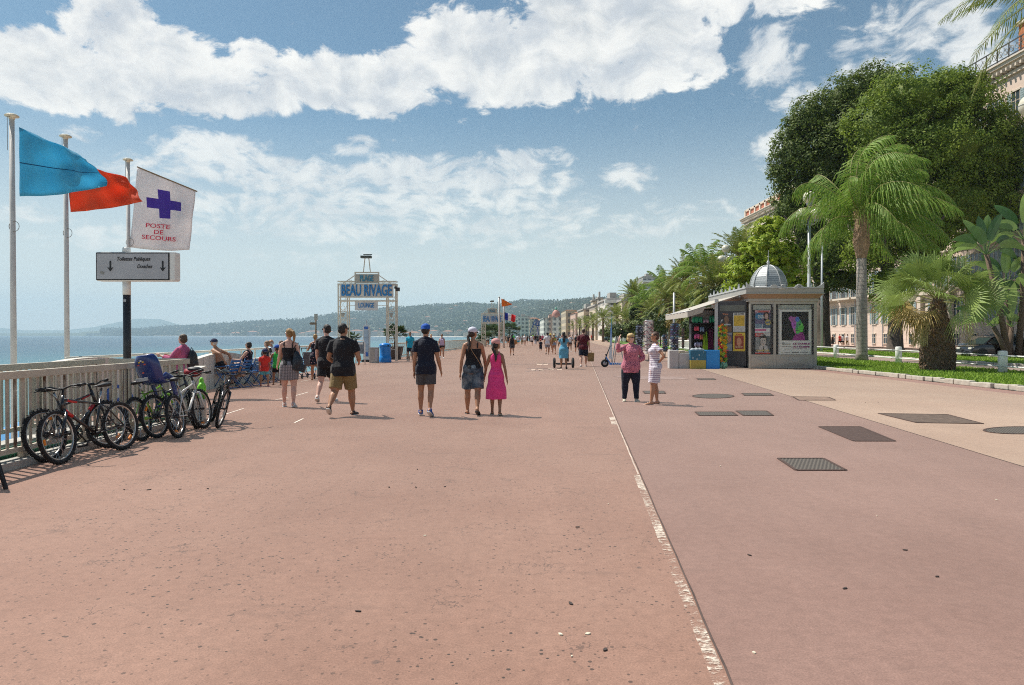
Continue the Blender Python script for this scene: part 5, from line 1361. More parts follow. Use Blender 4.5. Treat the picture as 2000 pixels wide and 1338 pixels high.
# ---------------------------------------------------------------- everyone on the promenade
c_black = cloth('black', (.018, .018, .021)); c_navy = cloth('navy', (.012, .016, .032)); c_white = cloth('white', (.68, .68, .70)); c_char = cloth('charcoal', (.075, .072, .075))
def denimx(g, tc, c, b): return g.mix(g.ramp(g.noise(tc, 5, 4, .6), .45, .68), c, (.26, .30, .32, 1))
c_denim = cloth('denim', (.045, .075, .11), extra=denimx)
def plaid(g, tc, c, b):
    x, y, z = g.sep(g.vmath('MULTIPLY', tc, (30, 30, 16)))
    col = g.mix(g.math('GREATER_THAN', g.math('FRACT', x), .55), (.36, .33, .34, 1), (.15, .15, .16, 1)); return g.mix(g.math('MULTIPLY', g.math('GREATER_THAN', g.math('FRACT', z), .7), .5), col, (.10, .10, .11, 1))
c_plaid = cloth('plaid', (.3, .3, .3), extra=plaid)
def stripes(g, tc, c, b):
    z = g.sep(g.vmath('MULTIPLY', tc, (1, 1, 24)))[2]; return g.mix(g.math('GREATER_THAN', g.math('FRACT', z), .62), (.74, .70, .74, 1), (.34, .26, .36, 1))
c_stripe = cloth('stripe', (.7, .7, .7), extra=stripes)
def floral(c0, c1, s, t=.2): 
    def f(g, tc, c, b): return g.mix(g.ramp(g.voro(tc, s), t, t+.06, 1, 0), c0+(1,), c1+(1,))
    return f
c_floral = cloth('floral', (.02, .02, .03), extra=floral((.015, .016, .028), (.62, .40, .42), 13, .20))
c_pinkpat = cloth('pink_pattern', (.4, .1, .15), extra=floral((.52, .17, .22), (.13, .04, .09), 34, .34))
def pinkx(g, tc, c, b): return g.mix(g.ramp(g.noise(tc, 60, 3, .8), .5, .62), c, (.60, .02, .15, 1))
c_pink = cloth('hot_pink', (.82, .07, .26), extra=pinkx)
c_rose = cloth('rose', (.50, .11, .22)); c_khaki = cloth('khaki', (.26, .18, .075)); c_red = cloth('red', (.62, .04, .03)); c_green = cloth('green', (.04, .50, .08)); c_aqua = cloth('aqua', (.12, .42, .48))
c_maroon = cloth('maroon', (.085, .010, .018)); c_blue = cloth('blue_dress', (.10, .33, .48)); c_lime = cloth('lime', (.30, .62, .05)); c_jean = cloth('jean_pale', (.25, .33, .45)); c_grey = cloth('grey', (.24, .24, .26))
c_cyan = cloth('cyan', (.02, .38, .55)); c_lilac = cloth('lilac', (.52, .40, .55)); c_dgreen = cloth('petrol', (.03, .06, .07)); c_beige = cloth('beige', (.45, .36, .26)); c_pat = cloth('pattern', (.1, .1, .1), extra=floral((.03, .03, .035), (.40, .35, .33), 26, .26))
WLK = lambda k=0, s=1: ((20*s, 4, 2, 0), (-18*s, 26, 2, 22)) if not k else ((-18*s, 26, 2, 22), (20*s, 4, 2, 0))
STD = ((3, 2, 3, 0), (-3, 2, 3, 0))
def at(px, py): p = G(px, py); return (p.x, p.y, 0)
BLK_H = ('short', (.018, .013, .011))
# main walkers
w1 = person('woman seen from behind in black camisole and striped skirt, blonde ponytail', at(565, 795), R(8), 1.70, 'f', 'pink', head=(38, 0), hair=('pony', (.30, .17, .06)), top=('cami', c_black), bottom=('mini', c_plaid, .345, .094),
       shoes=('shoe', (.72, .70, .68)), glasses=True, legs=((6, 4, 3, 0), (-7, 8, 3, 8)), arms=((18, 14, 26, 16), (2, 14, 60, -2)))
person('man with curly dark hair in black t-shirt and shorts, profile to the sea', at(638, 785), R(0), 1.83, 'm', 'pink', head=(55, 0), hair=('curly', (.02, .014, .01)), top=('tee', c_black), bottom=('shorts', c_black),
       shoes=('shoe', (.68, .67, .64)), glasses=True, legs=WLK(1, .8), arms=((14, 10, 20, 4), (-8, 8, 20, 2)))
person('stocky man in black t-shirt and khaki cargo shorts seen from behind', at(671, 812), R(-4), 1.80, 'm', 'tan', head=(-30, 0), hair=('short', (.02, .015, .012)), top=('tee', c_black, .44), bottom=('knee', c_khaki),
       shoes=('shoe', (.03, .03, .035), (.08, .08, .08)), glasses=True, fat=1.13, legs=((-16, 34, 4, 30), (12, 4, 4, 0)), arms=((2, 16, 62, -16), (4, 18, 66, -16)))
person('boy in navy t-shirt and bright blue cap walking away', at(832, 813), R(-3), 1.74, 'm', 'tan', head=(-14, 0), hair=BLK_H, top=('tee', c_navy, .45), bottom=('shorts', c_char), shoes=('shoe', (.02, .10, .38), (.05, .25, .7)),
       hat=('cap', (.01, .09, .42), 'back'), legs=((6, 4, 3, 0), (-5, 22, 3, 30)), arms=((-4, 8, 12, 4), (4, 12, 20, 8)), fat=.96)
w5 = person('woman in black camisole, denim shorts and white cap walking away', at(924, 809), R(0), 1.72, 'f', 'tan', head=(-42, 0), hair=('low_pony', (.03, .018, .012), -.035), top=('cami', c_black), bottom=('knee', c_denim), shoes=('flip', (.05, .045, .045)),
       hat=('cap', (.62, .62, .70)), glasses=True, legs=((8, 4, 3, 0), (-14, 20, 1, 26)), arms=((-12, 12, 16, 6), (14, 14, 18, 2)), fat=1.04)
w6 = person('girl in hot pink dress and pink cap holding the woman by the hand', at(969, 811), R(-2), 1.45, 'f', 'brown', child=1.16, head=(-35, 0), hair=('low_pony', (.018, .013, .011), .0), top=('dress', c_pink, .215, .145), shoes=('flip', (.45, .40, .33)),
       hat=('cap', (.62, .30, .28)), legs=((6, 4, 2, 0), (-6, 12, 2, 12)), arms=((14, 20, 12, 10), (-10, 14, 16, 10)), fat=.94)
w7 = person('laughing blonde woman in pink patterned blouse shading her eyes', at(1232, 784), R(180), 1.60, 'f', 'pink', head=(34, 0), hair=('fluffy', (.52, .36, .15)), top=('blouse', c_pinkpat, .43), bottom=('trousers', c_navy), shoes=('shoe', (.50, .46, .36)),
       glasses=True, fat=1.16, legs=((4, 2, 4, 0), (-2, 2, 6, 0)), arms=((-6, 30, 55, -52), (75, 42, 95, -8)))
w8 = person('tanned woman in striped white dress with hands on her hips', at(1279, 790), R(90), 1.64, 'f', 'tan', head=(0, 0), hair=('short', (.07, .03, .015)), top=('sdress', c_stripe, .305, .096), shoes=('sandal', (.55, .40, .32)),
       legs=((10, 4, 2, 0), (-4, 3, 2, 0)), arms=((-34, 34, 62, -46), (-34, 34, 62, -46)), glasses=True)
# left of the bikes
person('woman in rose pink top with black backpack, looking out to sea', (PX(357, 700, 14.6).x, 14.6, 0), R(90), 1.58, 'f', 'fair', head=(0, 0), hair=('bob', (.08, .05, .03)), top=('blouse', c_rose, .42), bottom=('knee', c_black), shoes=('shoe', (.1, .1, .1)), fat=1.25, legs=STD, arms=((40, 8, 70, -10), (30, 8, 80, -10)))
person('shirtless tanned man in navy cap rising from a blue chair', (CHP[0].x-.15, CHP[0].y, 0), R(85), 1.70, 'm', 'tan', head=(0, 12), lean=22, legs=((58, 70, 8, 0), (66, 74, 8, 0)), arms=((-48, 20, 34, 6), (-42, 20, 40, 6)), hair=('short', (.45, .42, .38)), hat=('cap', (.02, .03, .08)), bottom=('hotpants', c_black), shoes=('flip', (.05, .05, .05)), glasses=True)
person('black haired woman in sleeveless dark dress seated on a blue chair', (CHP[2].x-.05, CHP[2].y, 0), R(88), 1.62, 'f', 'fair', head=(10, 0), lean=-6, sit=.45, legs=((82, 78, 5, 0), (84, 82, 5, 0)), arms=((30, 14, 60, 0), (24, 14, 60, 0)), hair=('bob', (.015, .011, .012)), top=('tank', c_floral), bottom=('knee', c_navy), shoes=('flip', (.05, .05, .05)), glasses=True, fat=1.1)
person('seated woman in patterned dark blouse beyond the black haired one', (CHP[3].x-.05, CHP[3].y+.9, 0), R(85), 1.66, 'f', 'fair', lean=-4, sit=.45, legs=((80, 78, 5, 0), (84, 82, 5, 0)), hair=('short', (.25, .15, .08)), top=('tank', c_pat), bottom=('knee', c_white), shoes=('flip', (.05, .05, .05)), fat=1.1)
person('old man in white shirt seated at the far end of the chairs', (CHP[4].x-.05, CHP[4].y, 0), R(85), 1.72, 'm', 'tan', lean=4, sit=.45, legs=((80, 78, 6, 0), (84, 82, 6, 0)), hair=('bald', (.4, .38, .36)), top=('tee', c_white), bottom=('knee', c_beige), shoes=('flip', (.05, .05, .05)))
person('seated woman in orange top half hidden by the boy in green', (CHP[6].x-.05, CHP[6].y, 0), R(85), 1.64, 'f', 'fair', sit=.45, legs=((80, 78, 5, 0), (84, 82, 5, 0)), hair=('bob', (.10, .05, .03)), top=('tee', cloth('orange', (.60, .10, .03))), bottom=('knee', c_jean), shoes=('flip', (.05, .05, .05)))
person('small boy in red t-shirt, aqua shorts and navy cap', at(517, 755), R(20), 1.10, 'm', 'tan', child=1.38, head=(20, 0), hair=BLK_H, top=('tee', c_red, .43), bottom=('shorts', c_aqua), hat=('cap', (.015, .025, .09), 'back'), shoes=('shoe', (.55, .03, .05), (.6, .05, .08)), legs=((8, 3, 10, 0), (-4, 3, 8, 0)), fat=1.08)
person('boy in green sleeveless shirt and blue cap holding up a phone', at(541, 752), R(30), 1.22, 'm', 'brown', child=1.28, head=(40, 0), hair=BLK_H, top=('tank', c_green, .44), bottom=('shorts', c_black), hat=('cap', (.02, .09, .40)), shoes=('flip', (.04, .04, .05)), legs=((6, 4, 6, 0), (-6, 6, 6, 0)), arms=((48, 10, 85, 0), (10, 10, 20, 4)), fat=1.05)
person('woman in black dress with pink flowers, hair tied up, pushing a stroller', at(616, 743), R(18), 1.62, 'f', 'tan', head=(0, 0), hair=('short', (.32, .19, .07)), top=('dress', c_floral, .36, .085), shoes=('flip', (.04, .035, .035)), legs=((16, 6, 2, 0), (-22, 26, 2, 30)), arms=((34, 20, 60, 0), (40, 16, 50, 0)))
# beyond the gateway
person('man in bright cyan t-shirt standing by the quay', at(801, 705), R(200), 1.78, 'm', 'brown', top=('tee', c_cyan), bottom=('shorts', c_navy), hair=BLK_H, group=None)
person('woman in lilac vest top and black shorts walking toward the camera', at(863, 700), R(185), 1.68, 'f', 'tan', top=('tank', c_lilac), bottom=('hotpants', c_black), hair=('bob', (.05, .03, .02)), glasses=True, legs=WLK(0, .8))
person('blonde woman half hidden behind the boy in the blue cap', at(842, 698), R(190), 1.66, 'f', 'fair', top=('tank', c_grey), bottom=('hotpants', c_grey), hair=('long', (.5, .33, .13)))
wh = person('woman with long black hair, black top and patterned mini skirt', at(1000, 694.5), R(0), 1.70, 'f', 'tan', top=('tank', c_black), bottom=('mini', c_pat, .36, .09), hair=('long', (.012, .010, .010)), shoes=('shoe', (.03, .03, .03)), legs=WLK(0))
person('woman in blue dress riding a two wheeled personal transporter', (at(1101, 721)[0], at(1101, 721)[1], 0), R(0), 1.66, 'f', 'brown', top=('sdress', c_blue, .27, .125), hair=('long', (.02, .014, .012)), shoes=('flip', (.03, .03, .03)), legs=((10, 6, 2, 0), (2, 22, 2, 34)), arms=((30, 14, 50, -4), (34, 14, 50, -4)), fat=1.1)
w9 = person('big man in maroon t-shirt and navy shorts carrying a paper bag', at(1139.5, 716), R(0), 1.90, 'm', 'fair', top=('tee', c_maroon), bottom=('knee', c_navy), hair=('short', (.05, .03, .02)), shoes=('shoe', (.62, .62, .60)), legs=((-12, 12, 3, 8), (14, 4, 3, 0)), fat=1.1, arms=((6, 16, 40, 4), (-4, 12, 16, 4)))
person('dark haired passer-by in black, left of the maroon man', at(1127, 690), R(5), 1.72, 'm', 'tan', top=('tee', c_black), bottom=('knee', c_black), hair=BLK_H)
w10 = person('man in white t-shirt and grey shorts with a tan shoulder bag', at(1069, 692.5), R(0), 1.80, 'm', 'tan', top=('tee', c_white), bottom=('shorts', c_grey), hair=BLK_H, hat=('cap', (.02, .02, .03)), legs=WLK(1, .7), shoes=('shoe', (.05, .05, .05)))
person('woman in lime green crop top, jean shorts and straw hat', at(1082, 692), R(-5), 1.72, 'f', 'tan', top=('crop', c_lime, .68), bottom=('hotpants', c_jean), hair=('long', (.3, .2, .1)), hat=('straw', (.62, .52, .38)), shoes=('flip', (.4, .2, .1)), legs=WLK(0, .8))
person('person in yellow brimmed hat hidden between the white shirt and lime top', at(1075, 688), R(0), 1.74, 'f', 'tan', top=('tank', c_black), bottom=('hotpants', c_black), hair=('short', (.2, .1, .05)), hat=('straw', (.62, .45, .08)))
person('small child in red cap and navy dress walking with the crowd', at(1056, 689), R(0), 1.18, 'm', 'tan', child=1.3, top=('tee', c_navy, .38), bottom=('knee', c_navy), hat=('cap', (.60, .03, .03)), hair=BLK_H, legs=WLK(0, .7))
person('woman in white vest walking toward the camera behind the transporter', at(1113, 687), R(180), 1.68, 'f', 'brown', top=('tank', c_white), bottom=('hotpants', c_black), hair=('bob', (.02, .014, .012)), legs=WLK(0, .8))
# small crowd, each one different
CR = [(1012, 675.5, 'm', c_white, 'shorts', c_cyan, 'white t-shirt and bright blue shorts with a backpack'), (1020, 674, 'f', c_grey, 'trousers', c_khaki, 'grey top and khaki trousers'), (1025, 675, 'm', c_white, 'shorts', c_beige, 'loose white shirt and beige shorts'),
      (1038.5, 675, 'm', c_white, 'shorts', c_black, 'white t-shirt and black shorts, alone in a gap'), (1046, 673, 'm', c_black, 'trousers', c_jean, 'black top and pale jeans'), (1050, 672.5, 'f', c_dgreen, 'knee', c_black, 'petrol green top, arm in arm with a neighbour'),
      (990, 673.5, 'f', c_beige, 'hotpants', c_black, 'beige top at the left of the crowd'), (993.5, 677, 'f', c_black, 'hotpants', c_navy, 'black vest beside the long haired woman'), (985, 671, 'm', c_pat, 'knee', c_beige, 'patterned shirt near the low palms'),
      (974.5, 675, 'f', c_black, 'mini', c_red, 'dark top and red skirt by the potted palms'), (980, 671, 'm', c_white, 'shorts', c_navy, 'white shirt and navy shorts by the potted palms'), (1030, 671.5, 'f', c_black, 'mini', c_black, 'short black dress farther off'),
      (1055, 670, 'f', c_maroon, 'knee', c_black, 'dark red top in the thick of the crowd'), (1059.5, 669, 'm', c_rose, 'knee', c_navy, 'rose shirt in the thick of the crowd'), (1090, 671, 'm', c_grey, 'shorts', c_black, 'grey shirt just right of the straw hat'),
      (1096, 668, 'f', c_white, 'knee', c_black, 'white blouse well behind the transporter'), (1118, 672, 'f', c_white, 'hotpants', c_jean, 'white top and jean shorts right of the transporter'), (1147.5, 683, 'f', c_white, 'mini', c_lime, 'white vest partly behind the maroon man'),
      (1155, 664.5, 'm', c_red, 'trousers', c_maroon, 'red top striding beside the white fence'), (1180, 664.5, 'f', c_black, 'hotpants', c_black, 'black outfit beside the white fence'), (1035, 668, 'm', c_navy, 'trousers', c_black, 'all navy clothes in the distance'),
      (1015, 668, 'f', c_lilac, 'mini', c_beige, 'lilac top in the distance'), (1064, 667, 'm', c_white, 'shorts', c_red, 'white shirt and red shorts in the distance'), (1043, 667, 'f', c_red, 'mini', c_black, 'red top in the distance'), (1105, 667, 'm', c_navy, 'shorts', c_beige, 'navy shirt and beige shorts in the distance'),
      (1134, 667, 'm', c_grey, 'trousers', c_black, 'grey top left of the palm rows'), (952, 676, 'f', c_white, 'hotpants', c_black, 'white top just behind the girl in pink'), (1003, 667, 'm', c_green, 'shorts', c_grey, 'green shirt in the distance'), (1086, 665.5, 'f', c_cyan, 'mini', c_white, 'cyan top in the distance'),
      (1025, 665.5, 'm', c_khaki, 'shorts', c_black, 'khaki shirt in the distance'), (1055, 664.5, 'f', c_white, 'trousers', c_white, 'all white clothes in the distance'), (1075, 664, 'm', c_black, 'shorts', c_navy, 'black shirt far in the distance'), (1112, 664, 'f', c_rose, 'mini', c_rose, 'pink dress far in the distance'),
      (1041, 664, 'm', c_lime, 'shorts', c_black, 'lime shirt far in the distance'), (998, 665, 'f', c_navy, 'mini', c_white, 'navy top and white skirt far in the distance'), (1124, 664, 'm', c_white, 'trousers', c_khaki, 'white shirt and khaki trousers far in the distance'), (1098, 663, 'm', c_red, 'shorts', c_white, 'red shirt and white shorts far in the distance')]
rnd = random.Random(4)
for i, (px, py, sx, tc_, bt, bc_, lb) in enumerate(CR):
    aw = rnd.random() < .72; k = rnd.random() < .5
    bot = (bt, bc_) if bt != 'mini' else (bt, bc_, .34, .095)
    person(('man' if sx == 'm' else 'woman')+' in '+lb, at(px, py), R(rnd.uniform(-15, 15)+(0 if aw else 180)), (1.78 if sx == 'm' else 1.67)*rnd.uniform(.96, 1.05), sx, rnd.choice(['tan', 'brown', 'fair', 'tan']), top=('tee' if sx == 'm' or rnd.random() < .3 else 'tank', tc_), bottom=bot,
           hair=(rnd.choice(['long', 'bob', 'low_pony']) if sx == 'f' else 'short', rnd.choice([(.02, .015, .012), (.12, .07, .035), (.3, .2, .09)])), legs=WLK(k, rnd.uniform(.5, 1)), shoes=('shoe', rnd.choice([(.5, .5, .5), (.05, .05, .05)])), fat=rnd.uniform(.95, 1.12), group='crowd strolling down the promenade', glasses=False, face=False)
# people on the far pavement by the pink building
FP = [(1614, 669, 'f', c_jean, 'woman in blue top beside the dark tree trunk'), (1626, 669, 'f', c_black, 'woman in long black dress on the far pavement'), (1640, 669, 'm', c_red, 'man in red t-shirt on the far pavement'), (1646, 668, 'f', c_white, 'woman in white behind the man in red'), (1655, 669, 'm', c_white, 'man in white shirt and khaki trousers on the far pavement'), (1660, 668, 'm', c_red, 'child in red on the far pavement'), (1593, 668, 'm', c_dgreen, 'person in petrol green top at the corner of the kiosk')]
for i, (px, py, sx, tc_, lb) in enumerate(FP):
    Yp = 98; p = PX(px, py, Yp); 
    person(lb, (p.x, Yp, .0), R(20*(i % 3)-20), (1.75 if sx == 'm' else 1.66) if 'child' not in lb else 1.1, sx, 'tan', top=('tee', tc_) if 'dress' not in lb else ('dress', tc_, .2, .13), bottom=None if 'dress' in lb else ('trousers' if 'trousers' in lb else 'shorts', c_khaki if 'trousers' in lb else c_black), legs=WLK(i % 2, .7), face=False, group='people on the far pavement')
# ---------------------------------------------------------------- things they carry
def held(name, label, cat_, loc): return empty(name, loc, 0, label, cat_)
# big shoulder bag of the first woman
h = w1['shoulder'][1]; pos = w1['M'] @ Vector((h.x+.05, h.y-.10, h.z-.38))
root = held('handbag', 'large dark blue slouchy shoulder bag of the woman in the striped skirt', 'bag', pos)
m = MB(); m.sph((0, 0, 0), (.12, .09, .17), 14, 10); m.box((.03, .0, -.10), (.26, .13, .17), (0, .25, 0)); m.sph((-.03, 0, .13), (.08, .05, .12)); remesh(m, 'pouch', mat('bag_blue', (.014, .02, .03), rough=.45, var=.15), root, .014, 2, .008, 9, 2)
m = MB(); m.tube([(-.10, -.02, .16), (-.07, .02, .34), (-.02, .10, .42), (.0, .14, .34), (-.0, .08, .16)], .012, 6, flat=.5); m.build('strap', mat('bag_strap', (.03, .03, .035), rough=.5), root, True)
# slim strap across the back of the woman in the white cap
root = held('shoulder_strap', 'thin tan bag strap across the back of the white cap woman', 'bag', w5['M'] @ Vector((0, 0, 0)))
T_ = w5['local']; m = MB(); m.tube([T_((-.055, -.01, .845)), T_((-.045, -.066, .80)), T_((0, -.078, .72)), T_((.06, -.080, .63)), T_((.105, -.06, .55))], .006, 6); m.build('strap', mat('strap_tan', (.40, .24, .12)), root); root.rotation_euler = w5['root'].rotation_euler
# crossbody bag of the woman in the striped dress
T_ = w8['T']; pos = T_((.0, .0, .0)); b0 = T_((-.075, .03, .42))
root = held('handbag', 'small pale pink handbag hanging on a long strap', 'bag', b0)
m = MB(); m.box((0, 0, 0), (.16, .06, .20)); m.build('pouch', mat('bag_pink', (.62, .42, .38), rough=.5), root, bevel=.015)
m = MB(); pts = [Vector((.05, 0, .1)), T_((-.06, .09, .58))-b0, T_((0, .085, .72))-b0, T_((.05, .02, .84))-b0, T_((.04, -.07, .74))-b0, T_((-.06, -.07, .55))-b0, Vector((-.06, 0, .1))]; m.tube(pts, .005, 5); m.build('strap', mat('bag_pink', (.6, .4, .36)), root)
# backpack of the woman in rose
root = held('backpack', 'small black backpack on the back of the woman in rose pink', 'backpack', (PX(372, 700, 14.5).x+.02, 14.55, 1.02))
m = MB(); m.sph((0, 0, 0), (.10, .14, .22)); m.sph((.03, 0, -.08), (.09, .12, .12)); remesh(m, 'pack', M_blk, root, .014, 2, .006); m = MB(); m.tube([(-.06, 0, .18), (-.02, 0, .27), (.03, 0, .19)], .01, 6); m.build('handle', M_blk, root)
# paper bag of the maroon man, tan bag of the white shirt
h = w9['hands'][1][0]; root = held('carrier_bag', 'brown paper carrier bag in the hand of the maroon shirt man', 'bag', (h.x+.06, h.y, h.z-.30))
m = MB(); m.sph((0, 0, 0), (.19, .08, .22), 4, 4); m = MB(); m.add([(-.15, -.07, -.24), (.15, -.07, -.24), (.15, .07, -.24), (-.15, .07, -.24), (-.18, -.05, .20), (.18, -.05, .20), (.18, .05, .20), (-.18, .05, .20)], [(3, 2, 1, 0), (0, 1, 5, 4), (1, 2, 6, 5), (2, 3, 7, 6), (3, 0, 4, 7), (4, 5, 6, 7)]); m.build('sack', mat('paper_brown', (.30, .19, .07), rough=.8, var=.3), root, bevel=.02)
m = MB(); m.torus((-.02, 0, .24), .07, .008, 16, 5, 'Y'); m.build('handle', mat('paper_brown', (.3, .2, .1)), root)
p = at(1080.5, 693); root = held('shoulder_bag', 'tan cloth bag hanging from the shoulder of the man in white', 'bag', (at(1074.5, 690)[0]-.02, at(1074.5, 692)[1]-.25, 1.10))
m = MB(); m.sph((0, 0, 0), (.12, .10, .30)); remesh(m, 'pouch', mat('bag_tan', (.30, .17, .07), rough=.8), root, .02, 2, .01); m = MB(); m.tube([(0, 0, .25), (-.02, .02, .5)], .015, 6); m.build('strap', mat('bag_tan', (.3, .17, .07)), root)
p = at(1006, 692); root = held('handbag', 'orange leather bag carried by the long haired woman', 'bag', (p[0]+.02, p[1]-.1, 1.0)); m = MB(); m.sph((0, 0, 0), (.16, .08, .22)); remesh(m, 'pouch', mat('bag_orange', (.35, .16, .04), rough=.5), root, .02, 2, .01); m = MB(); m.tube([(0, 0, .2), (-.06, .02, .42)], .014, 6); m.build('strap', mat('bag_orange', (.3, .17, .07)), root)
# transporter
p = at(1101, 719); root = held('personal_transporter', 'two wheeled self balancing transporter under the blue dress woman', 'transporter', (p[0]+.0, p[1]+.05, 0))
for s in (-1, 1):
    m = MB(); m.torus((0, 0, 0), .20, .05, 24, 8, 'X', 1.1); w = m.build('wheel', M_tyre, root, True); w.location = (s*.44, 0, .25); m = MB(); m.lathe([(.15, -.03), (.15, .03)], n=16, axis='X'); m.build('hub', M_grey, w, True)
m = MB(); m.box((0, 0, .20), (.72, .22, .08)); m.build('platform', M_blk, root, bevel=.02)
m = MB(); m.tube([(.12, .12, .2), (.12, .22, 1.15)], .025, 8); m.tube([(-.2, .2, 1.15), (.12, .22, 1.15), (.35, .2, 1.15)], .018, 8); m.bar((.20, .18, .3), (.20, .24, 1.0), .12, .05); m.build('steering_column', M_blk, root, True)
# stroller of the flower dress woman
p = at(604, 741); root = held('stroller', 'folding stroller frame pushed by the flower dress woman', 'stroller', (p[0]-.1, p[1]+.5, 0))
for s in (-1, 1):
    m = MB(); m.tube([(s*.22, -.35, 1.05), (s*.22, .35, .12)], .012, 6); m.tube([(s*.22, .15, .75), (s*.22, -.25, .12)], .012, 6); m.build('frame', M_steel, root)
    for y in (-.27, .37): m = MB(); m.torus((0, 0, 0), .075, .02, 18, 6, 'X'); w = m.build('wheel', M_tyre, root, True); w.location = (s*.22, y, .095)
m = MB(); m.tube([(-.22, -.35, 1.05), (-.22, -.40, 1.10), (.22, -.40, 1.10), (.22, -.35, 1.05)], .018, 8); m.build('handlebar', M_blk, root)
m = MB(); m.add([(-.2, -.1, .5), (.2, -.1, .5), (.2, .2, .42), (-.2, .2, .42), (-.2, -.22, .95), (.2, -.22, .95)], [(0, 1, 2, 3), (0, 1, 5, 4)]); s_ = m.build('seat', mat('stroller_grey', (.12, .13, .15)), root); so = s_.modifiers.new('s', 'SOLIDIFY'); so.thickness = .03
# phone of the green shirt boy
ph = at(541, 752); root = held('phone', 'black phone held up by the boy in green', 'phone', (ph[0]-.30, ph[1]+.30, 1.08)); m = MB(); m.box((0, 0, 0), (.075, .012, .15), (0, R(-15), 0)); m.build('casing', M_blk, root, bevel=.004)
# ---------------------------------------------------------------- newspaper kiosk
M_kg = mat('kiosk_grey', (.38, .36, .325), rough=.45, metal=.2, var=.08, scale=3)
M_kd = mat('kiosk_dark', (.045, .047, .052), rough=.5, var=.15); M_kb = mat('kiosk_brown', (.30, .19, .12), rough=.6, var=.1)
M_kl = mat('kiosk_light', (.46, .46, .45), rough=.4, metal=.2, var=.06); M_glass = mat('glass_case', (.03, .035, .04), rough=.05, var=0, alpha=.07)
M_frost = mat('frosted', (.42, .46, .42), rough=.5, var=.1)
KX, KY, KZR = 11.05, 31.8, R(-3)
root = empty('kiosk', (KX, KY, 0), KZR, 'grey newspaper kiosk with ribbed dome and poster windows', 'kiosk'); KI = root
Wk, Dk = 3.08, 7.0
def kq(px, py): return (px-1463)/41.9, CAMZ+(655-py)/41.9   # front face pixel -> local x,z
m = MB()
m.bb((0, 0, 0.03), (Wk, .10, .62)); m.bb((Wk-.10, .10, .03), (Wk, Dk, 3.1)); m.bb((0, Dk-.1, .03), (Wk-.1, Dk, 3.1)); m.bb((.0, 3.2, .03), (.1, Dk-.1, 3.1)); m.build('wall', M_kg, root, bevel=.008)
m = MB(); m.bb((.06, .06, .0), (Wk-.06, Dk-.06, .05)); m.build('base', M_kd, root)
m = MB()
for a, b_ in ((0, .09), (1.10, 1.22), (Wk-.14, Wk-.0)): m.bb((a, -.02, .03), (b_, .09, 3.12))
m.bb((0, -.015, 3.00), (Wk, .085, 3.12)); m.bb((.09, -.012, .60), (Wk-.1, .08, .66)); m.build('front_frame', M_kg, root, bevel=.006)
for a, b_ in ((.13, 1.06), (1.26, 2.90)):     # diamond pressed panels below the windows
    m = MB(); c = ((a+b_)/2, -.035, .32); m.add([(a, -.005, .10), (b_, -.005, .10), (b_, -.005, .56), (a, -.005, .56), c], [(0, 1, 4), (1, 2, 4), (2, 3, 4), (3, 0, 4)]); m.build('pressed_panel', M_kg, root)
for a, b_ in ((.09, 1.10), (1.22, 2.94)):
    m = MB(); m.bb((a, .06, .66), (b_, .075, 3.0)); m.build('window_back', M_kd, root)
    m = MB(); m.bb((a+.10, .045, 2.74), (b_-.10, .058, 2.96)); m.build('lamp_panel', M_frost, root)
m = MB()
for x in (1.04, 1.30, 2.86): m.bb((x, -.03, 2.86), (x+.08, .0, 2.98))
m.build('hinge', M_kl, root)
def poster(parent, x0, x1, z0, z1, y, items, base, frame=None, name='poster', M4=None):
    """items: (u0, v0, u1, v1, colour) rectangles or ('t', text, u, v, width, colour)"""
    g_ = empty(name, (0, 0, 0)); g_.parent = parent
    if M4 is not None: g_.matrix_local = M4
    if frame: m = MB(); m.bb((x0-.05, y-.004, z0-.05), (x1+.05, y+.006, z1+.05)); m.build('frame', frame, g_)
    m = MB(); m.bb((x0, y-.012, z0), (x1, y-.005, z1)); m.build('sheet', mat('paper_%d%d%d' % tuple(int(c*99) for c in base), base, rough=.5, var=.05), g_)
    for n, it in enumerate(items):
        if it[0] == 't':
            _, s, u, v, w, c = it; text(s, .1, mat('ink_%d%d%d' % tuple(int(q*99) for q in c), c, var=0), (x0+(x1-x0)*u, y-.022-.0005*n, z0+(z1-z0)*v), parent=g_, ext=.001, fit=w*(x1-x0), fat=.004)
        elif it[0] == 'p':
            _, pts, c = it; m = MB(); m.prism([(x0+(x1-x0)*u, z0+(z1-z0)*v) for u, v in pts], y-.015-.0008*n, y-.0145-.0008*n); m.build('print', mat('ink_%d%d%d' % tuple(int(q*99) for q in c), c, var=.25, scale=14), g_)
        else:
            u0, v0, u1, v1, c = it; m = MB(); m.bb((x0+(x1-x0)*u0, y-.0145-.0008*n, z0+(z1-z0)*v0), (x0+(x1-x0)*u1, y-.014-.0008*n, z0+(z1-z0)*v1)); m.build('print', mat('ink_%d%d%d' % tuple(int(q*99) for q in c), c, var=.25, scale=14), g_)
    return g_
def oval_(cx, cy, rx, ry, n=16): return [(cx+rx*cos(2*pi*i/n), cy+ry*sin(2*pi*i/n)) for i in range(n)]
DK, WH, PU = (.018, .02, .022), (.80, .83, .80), (.30, .03, .20)
x0, z0 = kq(1521, 691.5); x1, z1 = kq(1580.5, 606)
